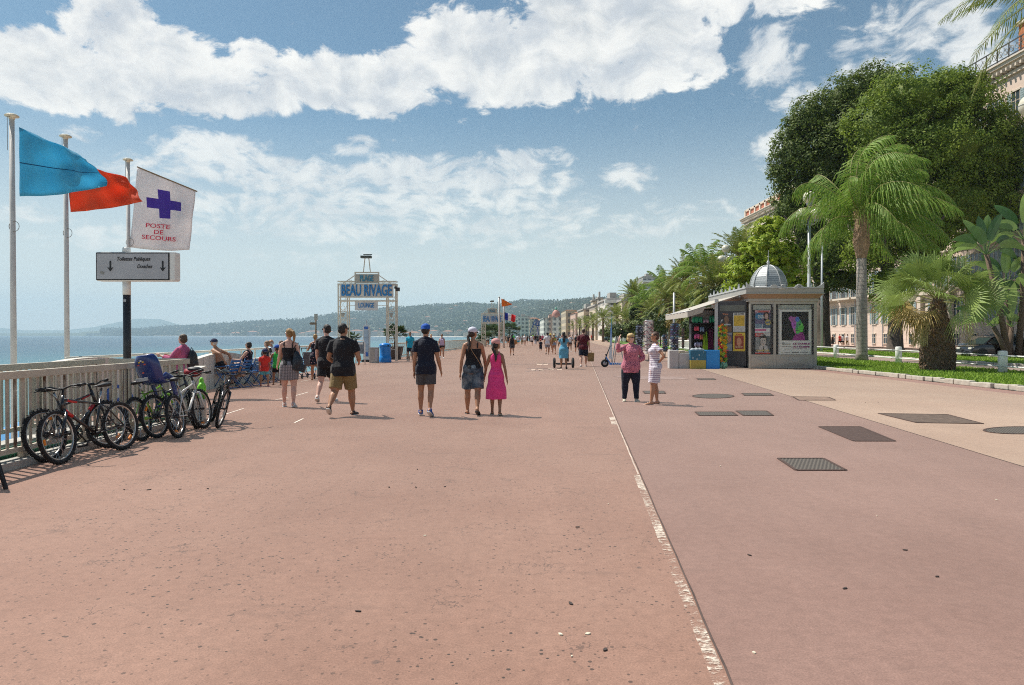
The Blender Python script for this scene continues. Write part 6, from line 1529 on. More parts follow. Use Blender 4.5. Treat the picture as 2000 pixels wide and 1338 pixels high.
poster(root, x0, x1, z0, z1, .02, [(.07, .31, .93, .965, DK),
    ('p', [(.40, .31), (.46, .40), (.52, .45), (.62, .50), (.74, .49), (.80, .42), (.82, .31)], (.34, .05, .28)), ('p', oval_(.57, .64, .15, .19), (.10, .42, .20)), ('p', [(.50, .48), (.74, .50), (.78, .62), (.72, .72), (.60, .60)], (.14, .62, .10)),
    ('p', oval_(.46, .70, .08, .13), (.50, .16, .62)), ('p', [(.28, .82), (.36, .87), (.46, .84), (.56, .86), (.62, .80), (.52, .72), (.40, .72), (.33, .76)], (.42, .14, .42)), ('p', oval_(.57, .79, .07, .06), (.10, .22, .65)), ('p', [(.44, .56), (.50, .60), (.52, .50), (.55, .46), (.48, .48)], (.62, .15, .45)), ('p', oval_(.49, .66, .03, .012, 10), DK), ('p', oval_(.64, .67, .03, .012, 10), DK), ('p', oval_(.57, .54, .05, .012, 10), (.05, .12, .10)),
    ('t', 'LE DIABLE', .70, .235, .54, PU), ('t', 'AU CORPS', .70, .165, .54, PU), (.42, .12, .88, .125, PU), (.16, .22, .36, .235, (.12, .12, .12)), (.08, .17, .38, .18, (.2, .2, .2)), (.16, .11, .38, .118, (.3, .3, .3)), ('p', oval_(.12, .24, .05, .03), (.38, .40, .38)),
    (.06, .035, .10, .05, (.02, .15, .08)), (.14, .035, .34, .043, (.2, .2, .2)), (.40, .03, .62, .045, (.15, .15, .15)), (.66, .035, .92, .043, (.12, .12, .15))], WH, M_kl)
x0, z0 = kq(1474, 651.5); x1, z1 = kq(1503.5, 606)
poster(root, x0, x1, z0, z1, .02, [(0, .42, 1, 1, (.16, .15, .26)), (0, .90, 1, 1, (.55, .35, .38)), ('t', 'aktielseut', .55, .945, .72, (.60, .10, .08)), ('p', oval_(.28, .74, .27, .14), (.05, .22, .42)), ('t', 'SOS', .36, .76, .38, (.7, .75, .8)), ('t', 'ALARME', .40, .68, .44, (.65, .7, .75)), ('p', oval_(.74, .72, .20, .22), (.03, .02, .02)), ('p', oval_(.74, .74, .11, .13), (.55, .38, .33)),
    (0, .24, .48, .42, (.20, .30, .40)), (.52, .24, 1, .42, (.10, .16, .24)), ('p', oval_(.84, .48, .18, .13), (.50, .42, .16)), ('t', '#1', .86, .48, .24, (.04, .12, .35)), (0, .12, .72, .18, (.60, .06, .25)), (.0, .02, 1, .04, (.4, .4, .4))], (.70, .72, .74))
x0, z0 = kq(1474, 691); x1, z1 = kq(1503.5, 651)
poster(root, x0, x1, z0, z1, .02, [(0, .08, 1, .86, (.12, .14, .15)), (0, .84, .55, 1, (.55, .06, .06)), ('t', 'Nicedin', .30, .92, .48, (.7, .6, .6)), (.05, .2, .3, .8, (.28, .31, .32)), ('p', [(.22, .10), (.28, .38), (.44, .45), (.64, .45), (.82, .36), (.88, .10)], (.50, .50, .50)), ('p', [(.50, .10), (.56, .42), (.62, .10)], (.03, .03, .03)), ('p', oval_(.54, .62, .19, .25), (.48, .46, .44)), ('p', [(.33, .66), (.35, .86), (.48, .96), (.66, .94), (.76, .80), (.74, .66), (.70, .76), (.40, .78)], (.04, .035, .03)), ('p', oval_(.47, .64, .035, .015, 8), (.04, .04, .04)), ('p', oval_(.62, .64, .035, .015, 8), (.04, .04, .04)), ('p', oval_(.55, .48, .07, .015, 8), (.15, .1, .1)),
    ('t', 'GANGSTERS', .5, .16, .86, (.66, .56, .22)), (0, .0, 1, .06, (.50, .06, .05))], (.60, .62, .63))
for a, b_ in ((.09, 1.10), (1.22, 2.94)):
    m = MB(); m.bb((a, -.03, .67), (b_, -.025, 2.99)); m.build('glass', M_glass, root)
# roof: cornice, brown band, fascia, scalloped crest
m = MB(); ov = .16
m.bb((-ov*.4, -.06, 3.12), (Wk+ov*.4, Dk+.06, 3.26)); m.build('cornice', M_kg, root, bevel=.01)
m = MB(); m.add([(-.06, -.08, 3.26), (Wk+.06, -.08, 3.26), (Wk+.06, Dk+.08, 3.26), (-.06, Dk+.08, 3.26), (-ov-.03, -ov-.04, 3.46), (Wk+ov+.05, -ov-.04, 3.46), (Wk+ov+.05, Dk+ov, 3.46), (-ov-.03, Dk+ov, 3.46)], [(3, 2, 1, 0), (0, 1, 5, 4), (1, 2, 6, 5), (2, 3, 7, 6), (3, 0, 4, 7), (4, 5, 6, 7)]); m.build('band', M_kb, root)
m = MB(); m.bb((-ov-.05, -ov-.06, 3.46), (Wk+ov+.07, Dk+ov+.02, 3.72)); m.bb((-ov-.09, -ov-.10, 3.46), (Wk+ov+.11, Dk+ov+.06, 3.50)); m.build('fascia', M_kg, root, bevel=.012)
def crest(L):
    pts = [(0, 0)]; up = []
    n = 48
    for i in range(n+1):
        u = i/n; z_ = .06
        for c_ in (.36, .68): z_ = max(z_, .06+.12*math.sqrt(max(0, 1-((u-c_)/.05)**2)) if abs(u-c_) < .05 else 0)
        e = min(u, 1-u); z_ = max(z_, .05+.24*math.exp(-(e/.045)**1.3)); up.append((u*L, z_))
    return [(0, 0), (L, 0)]+up[::-1]
m = MB(); m.T = Matrix.Translation((-ov-.05, -ov-.08, 3.72)); m.prism(crest(Wk+2*ov+.12), 0, .07)
m.T = Matrix.Translation((-ov-.05, -ov-.05, 3.72)) @ Matrix.Rotation(pi/2, 4, 'Z')
L = Dk+2*ov; n = 9
for i in range(n):
    y = L*(i+.5)/n; h = .30 if i % 2 else .20; m.prism([(y-.16, 0), (y+.16, 0), (y+.10, .10), (y+.04, h*.7), (y, h), (y-.04, h*.7), (y-.10, .10)], -.03, .03)
m.prism([(0, 0), (L, 0), (L, .07), (0, .07)], -.035, .035); m.T = None; m.build('cresting', M_kl, root)
for x in (kq(1524, 0)[0], kq(1554, 0)[0]):
    m = MB(); m.torus((x, -ov-.10, 3.80), .09, .022, 16, 6, 'Y'); m.torus((x, -ov-.10, 3.80), .04, .014, 12, 6, 'Y'); m.tube([(x-.25, -ov-.10, 3.73), (x-.12, -ov-.10, 3.70), (x, -ov-.10, 3.72), (x+.12, -ov-.10, 3.70), (x+.25, -ov-.10, 3.73)], .015, 5); m.build('rosette', M_kl, root, True)
m = MB(); m.bb((0, 0, 3.70), (Wk, Dk, 3.74)); m.build('roof', M_kg, root)
cx, cy = 2.0, 3.6
m = MB(); m.lathe([(1.10, 3.74), (1.10, 3.95), (1.0, 4.0), (.93, 4.06)], (cx, cy, 0), 8); m.build('drum', M_kl, root)
def scales(g, tc, c, b):
    x, y, z = g.sep(tc); a = g.math('MULTIPLY', g.math('ARCTAN2', y, x), 9.5); zz = g.math('MULTIPLY', z, 9)
    r_ = g.math('FLOOR', zz); f = g.math('FRACT', zz); u = g.math('ABSOLUTE', g.math('SUBTRACT', g.math('FRACT', g.math('ADD', a, g.math('MULTIPLY', r_, .5))), .5))
    k = g.ramp(g.math('ADD', f, g.math('MULTIPLY', u, -.9)), -.1, .25, 1, 0)
    return g.mix(g.math('MULTIPLY', k, .65), c, (.10, .11, .12, 1))
m = MB(); n = 8; prof = [(.90, 0), (.875, .22), (.79, .50), (.63, .78), (.42, .98), (.20, 1.09), (.03, 1.12)]; m.lathe(prof, (0, 0, 0), n); dm = m.build('dome', mat('dome_zinc', (.36, .38, .38), rough=.5, metal=.2, var=.08, extra=scales), root); dm.location = (cx, cy, 4.06)
dm.rotation_euler = (0, 0, R(22.5))
m = MB()
for k in range(n):
    a = 2*pi*k/n; m.tube([((r+.01)*cos(a), (r+.01)*sin(a), z_) for r, z_ in prof], .028, 6)
m.build('ribs', M_kl, dm, True)
m = MB(); m.lathe([(.10, 1.10), (.06, 1.18), (.09, 1.26), (.05, 1.32), (.02, 1.38), (.012, 1.75), (.004, 1.88)], n=10); m.torus((0, 0, 1.55), .05, .01, 12, 5, 'Z'); m.build('finial', M_kl, dm, True)
# side wing door with posters, slightly turned
wd = empty('side_panel', (-.02, .35, 0)); wd.parent = root; wd.rotation_euler = (0, 0, R(-28))
Lw = 1.32; T4 = None
m = MB(); m.bb((-Lw, -.04, .10), (0, .04, 3.18)); m.build('panel', M_kd, wd, bevel=.01)
m = MB(); m.bb((-Lw-.16, -.07, .05), (-Lw, .07, 3.3)); m.build('pillar', M_kl, wd, bevel=.01)
m = MB(); m.bb((-Lw+.10, -.05, .15), (-.08, -.041, .66)); m.build('kick_panel', M_kd, wd)
m = MB(); m.bb((-Lw+.08, -.05, 2.70), (-.08, -.041, 2.98)); m.build('lamp_panel', mat('panel_olive', (.12, .13, .11)), wd)
def wp(u0, u1, z0, z1, items, base): poster(wd, -Lw+Lw*u0, -Lw+Lw*u1, z0, z1, -.045, items, base)
wp(.10, .50, 1.72, 2.62, [(.0, .34, 1, .85, (.04, .03, .03)), ('p', oval_(.5, .62, .22, .22), (.22, .13, .08)), (0, .0, 1, .28, (.16, .10, .06)), ('t', 'CINEMA', .5, .38, .8, (.6, .6, .58)), ('t', 'Tirs', .4, .93, .5, (.5, .2, .1))], (.05, .045, .05))
wp(.54, .96, 1.72, 2.62, [(.05, .30, .95, .86, (.50, .34, .04)), (.1, .05, .9, .26, (.42, .42, .40)), ('t', 'LES DATES', .5, .93, .8, (.1, .1, .1))], (.52, .53, .50))
wp(.10, .50, .80, 1.68, [(0, .40, 1, .88, (.10, .10, .15)), ('p', oval_(.72, .65, .22, .2), (.35, .18, .13)), (.05, .1, .9, .34, (.22, .27, .30)), (0, 0, .7, .07, (.5, .06, .15)), ('t', 'actu', .4, .94, .6, (.55, .12, .1))], (.25, .27, .30))
wp(.54, .96, .80, 1.68, [(.12, .12, .88, .84, (.26, .05, .03)), ('p', oval_(.5, .5, .2, .24), (.5, .25, .15)), ('t', 'Cine', .5, .90, .5, (.45, .03, .03)), ('t', 'SHOW', .5, .22, .6, (.6, .45, .3))], (.60, .44, .05))
# inside of the shop and shelf unit
m = MB(); m.bb((.2, .9, .05), (1.9, 1.0, 3.1)); m.build('inner_wall', M_kd, root)
def shelf_unit():
    u = empty('shelf_rack', (0, 0, 0)); return u
# awning
aw = empty('awning', (0, 0, 0)); aw.parent = root
M_awn = mat('awning_cloth', (.50, .46, .40), rough=.9, var=.06, translucent=.12)
A0, A1 = .9, 7.1
m = MB(); m.add([(-.15, A0, 3.50), (-.15, A1, 3.50), (-2.65, A1, 2.70), (-2.65, A0, 2.70), (-.15, A0, 3.47), (-.15, A1, 3.47), (-2.65, A1, 2.67), (-2.65, A0, 2.67)], [(0, 1, 2, 3), (7, 6, 5, 4), (0, 3, 7, 4), (1, 5, 6, 2), (3, 2, 6, 7)]); m.build('canopy', M_awn, aw)
m = MB(); n = 14
vs = [(-2.66+.012*((-1)**i), A0+(A1-A0)*i/n, z) for i in range(n+1) for z in (2.69, 2.42)]; m.add(vs, [(2*i, 2*i+1, 2*i+3, 2*i+2) for i in range(n)]); m.build('valance', M_awn, aw)
m = MB(); m.add([(-2.66, A0, 2.69), (-2.66, A0, 2.42), (-1.95, A0, 2.64), (-1.8, A0, 2.97)], [(0, 1, 2, 3)]); m.build('end_flap', M_awn, aw)
for y in (A0+.2, A1-.3):
    m = MB(); m.bar((-.1, y, 3.1), (-1.5, y, 2.92), .05, .05); m.bar((-1.5, y, 2.92), (-2.6, y, 2.66), .05, .05); m.build('arm', M_kg, aw)
m = MB(); m.cyl((-2.64, A0, 2.70), (-2.64, A1, 2.70), .035, n=8); m.cyl((-.15, A0-.05, 3.42), (-.15, A1, 3.42), .08, n=10); m.build('rod', M_kl, aw, True)
# ---------------------------------------------------------------- goods in front of the kiosk
def gp(px, py, z=0): p = G(px, py); return p
def box_thing(name, x0, x1, yb, yt, depth, m_, label, cat_='box', lid=None):
    p = G((x0+x1)/2, yb); k = F/p.y; w = (x1-x0)/k; h = (yb-yt)/k
    root = empty(name, (p.x, p.y+depth/2, 0), R(-3), label, cat_)
    m = MB(); m.bb((-w/2, -depth/2, 0), (w/2, depth/2, h)); m.build('body', m_, root, bevel=.012)
    return root, w, h
M_wbox = mat('box_white', (.50, .48, .46), rough=.7, var=.10, scale=4)
r_, w, h = box_thing('display_box', 1308, 1326, 720, 684.5, .5, M_wbox, 'taller white display box at the foot of the goods')
r_, w, h = box_thing('display_box', 1327, 1347.5, 720, 690.5, .5, M_wbox, 'lower white display box beside the blue and yellow bag')
m = MB(); m.bb((-.2, -.1, h), (.05, .1, h+.12)); m.bb((.06, -.12, h), (.24, .15, h+.10)); m.build('wares', mat('wares', (.45, .38, .28), var=.4, scale=15), r_)
def bagx(g, tc, c, b):
    z = g.sep(tc)[2]; f = g.voro(tc, 6); col = g.mix(g.ramp(f, .16, .2, 1, 0), (.015, .13, .22, 1), (.6, .65, .65, 1)); return g.mix(g.math('LESS_THAN', z, .40), col, (.42, .34, .06, 1))
r_, w, h = box_thing('beach_bag', 1349, 1379, 720.5, 684.5, .45, mat('beach_bag', (.1, .3, .4), rough=.5, var=0, extra=bagx), 'big beach bag, blue with white fish above and yellow below', 'bag')
m = MB(); m.sph((0, 0, h+.02), (.36, .2, .10)); remesh(m, 'stuffing', mat('wrap_grey', (.32, .35, .38), rough=.3), r_, .03, 1, .02)
r_, w, h = box_thing('display_bin', 1380, 1406, 720.5, 684, .45, mat('cloth_cobalt', (.01, .23, .62), rough=.5, var=.08), 'bright blue cloth covered bin beside the flower garland', 'bin')
# garland of toy flowers
p = G(1411, 720); root = empty('garland', (p.x, p.y, 0), 0, 'hanging garland of yellow, green and red plastic flowers', 'garland'); rnd = random.Random(6)
GC = [(.70, .50, .02), (.08, .45, .04), (.55, .04, .03), (.72, .55, .03), (.05, .35, .06), (.70, .22, .03)]
for c_i, c_ in enumerate(GC):
    m = MB()
    for i in range(24):
        z_ = .25+1.75*((i*6+c_i)/144); a = rnd.uniform(0, 2*pi); c0 = Vector((.15*cos(a), .15*sin(a), z_+rnd.uniform(-.05, .05)))
        for k in range(6):
            b_ = 2*pi*k/6; d = Vector((cos(b_), -.3, sin(b_))); m.tube([c0, c0+d*.045, c0+d*.085], [.008, .022, .006], 5)
    m.build('flowers', mat('flower_%d' % c_i, c_, rough=.4, var=.1, translucent=.25), root)
m = MB(); m.cyl((0, 0, 0), (0, 0, 2.1), .03); m.sph((0, 0, 2.15), (.10, .10, .14)); m.build('stem', M_kd, root)
m = MB(); m.sph((.03, -.02, .18), (.22, .2, .2)); remesh(m, 'net_bag', mat('toy_net', (.15, .35, .25), var=.9, scale=12), root, .03, 1, .03)
# shelf with sandals and towels
p = PX(1374, 655, 34.2); root = empty('shelf_rack', (p.x, 34.2, 0), R(-4), 'black shelf rack with clogs, bags and hanging towels under the awning', 'rack'); k = F/34.2
zz = lambda py: CAMZ+(655-py)/k; xx = lambda px: (px-1374)/k
m = MB(); m.bb((xx(1350), .5, 0), (xx(1412), .55, zz(603))); 
for x in (1351, 1396): m.bb((xx(x)-.03, -.03, 0), (xx(x)+.03, .5, zz(632)))
for y in (632, 662, 684): m.bb((xx(1350), 0, zz(y)-.03), (xx(1397), .5, zz(y)))
m.build('frame', M_kd, root)
WR = [(1352, 1372, 631, 618, (.02, .30, .17), 5), (1385, 1396, 631, 616, (.02, .33, .2), 3), (1373, 1384, 631, 624, (.45, .35, .5), 3), (1356, 1365, 647, 637, (.65, .10, .15), 3), (1366, 1375, 649, 638, (.2, .3, .45), 3), (1356, 1366, 662, 652, (.65, .12, .3), 3), (1366, 1373, 664, 653, (.6, .2, .12), 2), (1356, 1372, 678, 668, (.35, .35, .5), 4)]
for x0, x1, y0, y1, c_, n in WR:
    m = MB()
    for i in range(n):
        u = (i+.5)/n; m.sph((xx(x0+(x1-x0)*u), -.04+.05*(i % 2), (zz(y0)+zz(y1))/2+.02*(i % 2)), ((x1-x0)/k/n*.62, .12, (y0-y1)/k*.5), 8, 6)
    remesh(m, 'wares', mat('ware_%d%d%d' % tuple(int(q*99) for q in c_), c_, rough=.5, var=.3, scale=14), root, .025, 1, .012)
for x0, x1, yt, yb, c_ in ((1373, 1376, 652, 684, (.30, .50, .03)), (1377, 1381, 648, 684, (.22, .45, .03)), (1383, 1388, 642, 682, (.10, .01, .06)), (1388.5, 1392, 642, 682, (.12, .02, .07)), (1393, 1395, 650, 682, (.12, .30, .06))):
    m = MB(); m.add([(xx(x0)+.03, -.06, zz(yt)), (xx(x1)-.02, -.06, zz(yt)), (xx(x1)+.03, -.09, zz(yb)), (xx(x0)-.03, -.09, zz(yb)), (xx(x0)+.03, .0, zz(yt)), (xx(x1)-.02, .0, zz(yt)), (xx(x1)+.03, .0, zz(yb)), (xx(x0)-.03, .0, zz(yb))], [(0, 1, 2, 3), (7, 6, 5, 4), (0, 3, 7, 4), (1, 5, 6, 2), (3, 2, 6, 7), (0, 4, 5, 1)]); m.build('towel', mat('towel_%d%d%d' % tuple(int(q*99) for q in c_), c_, rough=.95, var=.2), root)
m = MB(); m.bb((xx(1352), .3, zz(628)), (xx(1395), .32, zz(606))); m.build('back_panel', mat('panel_pale', (.35, .37, .38), rough=.5), root)
# spinner racks with cards and glasses
def spinner(px, yb, ytop, r, label, cols, seed, rows=14, bgc=M_kd, per=10):
    p = G(px, yb); k = F/p.y; h = CAMZ+(655-ytop)/k; root = empty('display_spinner', (p.x, p.y, 0), 0, label, 'display rack'); rnd = random.Random(seed)
    m = MB(); m.cyl((0, 0, 0), (0, 0, h), .03)
    for i in range(3): a = 2*pi*i/3; m.bar((0, 0, .06), (.32*cos(a), .32*sin(a), .04), .05, .04)
    m.build('stand', M_kd, root); m = MB(); m.lathe([(r*.80, .45), (r*.80, h)], n=8); m.build('core', bgc, root)
    mm = MB(); ms = [mat('card_%d%d%d' % tuple(int(q*99) for q in c), c, rough=.4, var=.3, scale=20) for c in cols]
    for i in range(rows):
        z_ = .55+(h-.6)*i/rows
        for j in range(per):
            a = 2*pi*(j+.5*(i % 2))/per; mm.mi = rnd.randrange(len(ms)); mm.box((r*cos(a), r*sin(a), z_+.04), (.012, 2*pi*r/per*.66, (h-.6)/rows*.62), (0, .12, a))
    mm.build('cards', ms, root); return root
spinner(1267, 706, 625, .30, 'white spinner of postcards and sunglasses behind the striped dress', [(.55, .5, .48), (.1, .05, .05), (.35, .12, .15), (.7, .68, .66), (.12, .12, .15)], 1, 22, M_whitep, 12)
spinner(1249, 702, 634, .24, 'dark spinner rack dotted with round pale magnets', [(.2, .28, .42), (.35, .40, .5), (.02, .02, .03)], 2, 14)
spinner(1318, 699, 631, .30, 'tall spinner of blue and dark souvenirs by the white box', [(.10, .25, .45), (.02, .02, .04), (.12, .08, .2), (.3, .35, .38), (.05, .05, .15)], 3, 16)
spinner(1334, 690, 640, .12, 'slim dark spinner seen between the souvenir racks', [(.05, .04, .03), (.2, .1, .1), (.02, .02, .02)], 5, 12)
spinner(1299, 700, 652, .20, 'low spinner of round magnets and a blue bag', [(.03, .15, .3), (.02, .02, .03), (.25, .22, .25)], 7, 8)
# strip of kerb and stand poles under the awning
root = empty('display_pole', (G(1337, 700).x, G(1337, 700).y+3, 0), 0, 'pale metal pole rising behind the awning to the palms', 'pole'); m = MB(); m.cyl((0, 0, 0), (0, 0, 4.6), .09, .08, 12); m.build('shaft', M_kl, root, True)
# ---------------------------------------------------------------- garden strips
M_grass = mat('grass_green', (.12, .22, .03), rough=.9, var=.3, scale=3, bump=.4, bscale=60)
M_grassblade = mat('grass_blade', (.24, .36, .04), rough=.7, var=.35, scale=5, translucent=.3)
M_kerbs = mat('kerb_white', (.46, .42, .35), rough=.85, var=.2, scale=6, bump=.5, bscale=14)
def wob(Y, s): return .04*sin(Y*1.7+s)+.03*sin(Y*3.9+s*2)
def kerb(name, fx, w, h, y0, y1, seed):
    b = MB(); rnd = random.Random(seed); y = y0
    while y < y1:
        L = rnd.uniform(.35, .8); hh = h*rnd.uniform(.8, 1.15); x = fx(y)+wob(y, seed); b.box((x+w/2, y+L/2, hh/2), (w*rnd.uniform(.85, 1.1), L-.015, hh), (0, 0, rnd.uniform(-.03, .03))); y += L
    o = b.build(name, M_kerbs, bevel=.025); return tag(o, kind='structure')
kerb('kerb', KERB, .20, .15, 5, 75, 1)
G1R = lambda Y: 20.2+bay(Y); PR = lambda Y: 25.0+bay(Y); G2R = lambda Y: 31.2+bay(Y); RR = lambda Y: 42+bay(Y)
ys_ = [y for y in YS if 4 <= y <= 600]
strip('lawn', lambda Y: KERB(Y)+.18, G1R, .09, M_grass, ys_, nx=3)
strip('cycle_path', G1R, lambda Y: PR(Y), .02, M_path, ys_)
kerb('kerb', PR, .22, .15, 10, 90, 2)
strip('lawn', lambda Y: PR(Y)+.2, G2R, .09, M_grass, ys_, nx=3)
strip('road', G2R, RR, .01, M_road, ys_)
strip('pavement', RR, lambda Y: 47.6+bay(Y), .10, M_path, ys_)
ribbon('road_marking', lambda Y: 33.9+bay(Y), .12, .016, M_line, 20, 200); ribbon('road_marking', lambda Y: 38.2+bay(Y), .12, .016, M_line, 20, 200)
def grass(name, f0, f1, y0, y1, n, z, seed, h=.09):
    rg = np.random.default_rng(seed); Y = y0+(y1-y0)*rg.random(n)**1.5; u = rg.random(n)
    a0 = np.array([f0(y) for y in Y]); a1 = np.array([f1(y) for y in Y]); X = a0+(a1-a0)*u; ang = rg.random(n)*2*pi; s = .02+.0009*Y; hh = h*(.5+rg.random(n)); lx, ly = rg.normal(0, .03, n), rg.normal(0, .03, n)
    p0 = np.stack([X-s*np.cos(ang), Y-s*np.sin(ang), np.full(n, z)], 1); p1 = np.stack([X+s*np.cos(ang), Y+s*np.sin(ang), np.full(n, z)], 1); p2 = np.stack([X+lx, Y+ly, z+hh], 1)
    co = np.stack([p0, p1, p2], 1).reshape(-1, 3); f = np.arange(3*n).reshape(-1, 3); o = np_mesh(name, co, f, M_grassblade, k=3); o['kind'] = 'stuff'; o['label'] = 'short mown grass on the verge'
grass('grass', lambda Y: KERB(Y)+.2, G1R, 14, 75, 60000, .09, 1); grass('grass', lambda Y: PR(Y)+.25, G2R, 24, 90, 36000, .09, 2)
# bollards and double rails
pts = [G(1633, 703), G(1755, 714), G(1958, 735)]
e = [Vector((22.0+bay(62), 64, 0)), Vector((21.2, 54, 0))]+[p.copy() for p in pts]+[Vector((17.8, 18, 0)), Vector((17.2, 10, 0))]
BL = ['bollard farthest up the verge behind the kiosk', 'bollard left of the leaning queen palm shadow', 'short bollard just right of the kiosk', 'bollard between the ringed palm and the shaggy palm', 'nearest bollard right of the shaggy palm', 'bollard off the right edge', 'last bollard off the edge']
for i, p in enumerate(e):
    root = empty('bollard', (p.x, p.y, 0), 0, 'white round '+BL[i], 'bollard', 'white bollards along the cycle path'); m = MB(); m.lathe([(.155, 0), (.155, .93), (.13, .965), (.02, .975)], n=20); m.build('post', M_whitep, root, True)
    m = MB(); m.torus((0, 0, .78), .158, .008, 20, 5, 'Z'); m.torus((0, 0, .38), .158, .008, 20, 5, 'Z'); m.build('band', M_grey, root)
root = empty('guard_rail', e[0], 0, 'double white tube rail strung between the bollards', 'rail')
for z_ in (.78, .38):
    m = MB(); m.tube([p-e[0]+Vector((0, 0, z_)) for p in e], .028, 6); m.build('rail', M_whitep, root, True)

# ---------------------------------------------------------------- leaves by the thousand
def leafcloud(name, lobes, n, size, m_, parent, seed, clump=.5, per=44, flat=.55, core=True, up=.35):
    """lobes: (cx, cy, cz, rx, ry, rz); leaves sit in clumps over the shells of the lobes"""
    rg = np.random.default_rng(seed); lo = np.array(lobes, float); wt = (lo[:, 3]*lo[:, 5]); wt /= wt.sum(); nc = max(1, n//per)
    li = rg.choice(len(lo), nc, p=wt); d = rg.normal(size=(nc, 3)); d /= np.linalg.norm(d, axis=1)[:, None]
    rad = rg.choice([.98, .9, .78, .6], nc, p=[.45, .27, .18, .10])*(1+rg.normal(0, .05, nc))
    c = lo[li, :3]+d*lo[li, 3:]*rad[:, None]; cs = clump*(.55+.9*rg.random(nc))
    ci = np.repeat(np.arange(nc), per); q = rg.normal(size=(nc*per, 3)); q /= np.linalg.norm(q, axis=1)[:, None]; q *= (rg.random(nc*per)**.45)[:, None]
    P_ = c[ci]+q*cs[ci][:, None]*np.array([1, 1, .72]); nrm = q*.7+d[ci]*.6+np.array([0, 0, up])+rg.normal(0, .35, q.shape); nrm /= np.linalg.norm(nrm, axis=1)[:, None]
    t = np.cross(nrm, rg.normal(size=nrm.shape)); t /= np.linalg.norm(t, axis=1)[:, None]; b_ = np.cross(nrm, t); s = size*(.6+.8*rg.random(len(P_)))[:, None]
    co = np.stack([P_-t*s, P_-b_*s*flat, P_+t*s, P_+b_*s*flat], 1).reshape(-1, 3)
    return np_mesh(name, co, np.arange(len(co)).reshape(-1, 4), m_, parent)
def leafmat(name, c0, c1, c2, tr=.25, s=.5):
    def ex(g, tc, c, b):
        P_ = g.add('ShaderNodeNewGeometry').outputs['Position']; a = g.noise(P_, s, 3, .6); col = g.mix(g.ramp(a, .35, .65), c0+(1,), c1+(1,)); return g.mix(g.ramp(g.noise(P_, s*9, 2, .6), .52, .66), col, c2+(1,))
    return mat(name, c0, rough=.6, var=0, extra=ex, translucent=tr, spec=.3)
M_ficus = leafmat('ficus_leaf', (.055, .095, .018), (.11, .16, .026), (.26, .31, .06), .38)
M_ficusy = leafmat('ficus_leaf_yellow', (.10, .17, .022), (.21, .29, .034), (.36, .42, .08), .45)
M_lime = leafmat('lime_leaf', (.22, .34, .02), (.34, .44, .035), (.48, .50, .08), .38)
M_bark = mat('bark', (.09, .07, .055), rough=.95, var=.4, scale=5, bump=.8, bscale=14)
def trunk(mb, p, h, r, rnd, forks=4, spread=.5, lean=(0, 0)):
    p = Vector(p); top = p+Vector((lean[0], lean[1], h)); mb.tube([p, p+Vector((0, 0, .25)), p.lerp(top, .4), top], [r*1.7, r*1.15, r*.95, r*.8], 12)
    for i in range(forks):
        a = 2*pi*i/forks+rnd.uniform(-.3, .3); d = Vector((cos(a)*spread, sin(a)*spread, 1)).normalized(); L = h*rnd.uniform(.8, 1.3); q = top+d*L*.5+Vector((0, 0, .1*L)); e_ = q+Vector((cos(a)*spread*1.6, sin(a)*spread*1.6, .9)).normalized()*L*.6
        mb.tube([top-Vector((0, 0, .2)), q, e_], [r*.6, r*.38, r*.12], 8)
        for s in (-1, 1):
            a2 = a+s*.8; mb.tube([q, q+Vector((cos(a2), sin(a2), .7))*L*.35], [r*.25, r*.06], 6)
def tree(label, p, h, r, lobes, n, size, m_, seed, clump=.5, name='ficus_tree', group=None, forks=5, core_m=None, lean=(0, 0)):
    root = empty(name, p, 0, label, 'tree', group); rnd = random.Random(seed); m = MB(); trunk(m, (0, 0, 0), h, r, rnd, forks, .55, lean); m.build('trunk', M_bark, root, True)
    lo = [(a-p[0], b_-p[1], c, d, e_, f) for a, b_, c, d, e_, f in lobes]
    leafcloud('crown', lo, n, size, m_, root, seed, clump)
    m = MB()
    for a, b_, c, d, e_, f in lo: m.sph((a, b_, c), (d*.56, e_*.56, f*.56), 12, 8)
    core = remesh(m, 'inner_foliage', core_m or m_, root, max(.3, min(d, f)*.14), 1, .25, 1.5, seed); return root
def L(px, py, Y, rpx, rpy, dy=None): p = PX(px, py, Y); k = F/Y; return (p.x, Y, p.z, rpx/k, (dy or (rpx+rpy)/2/k), rpy/k)
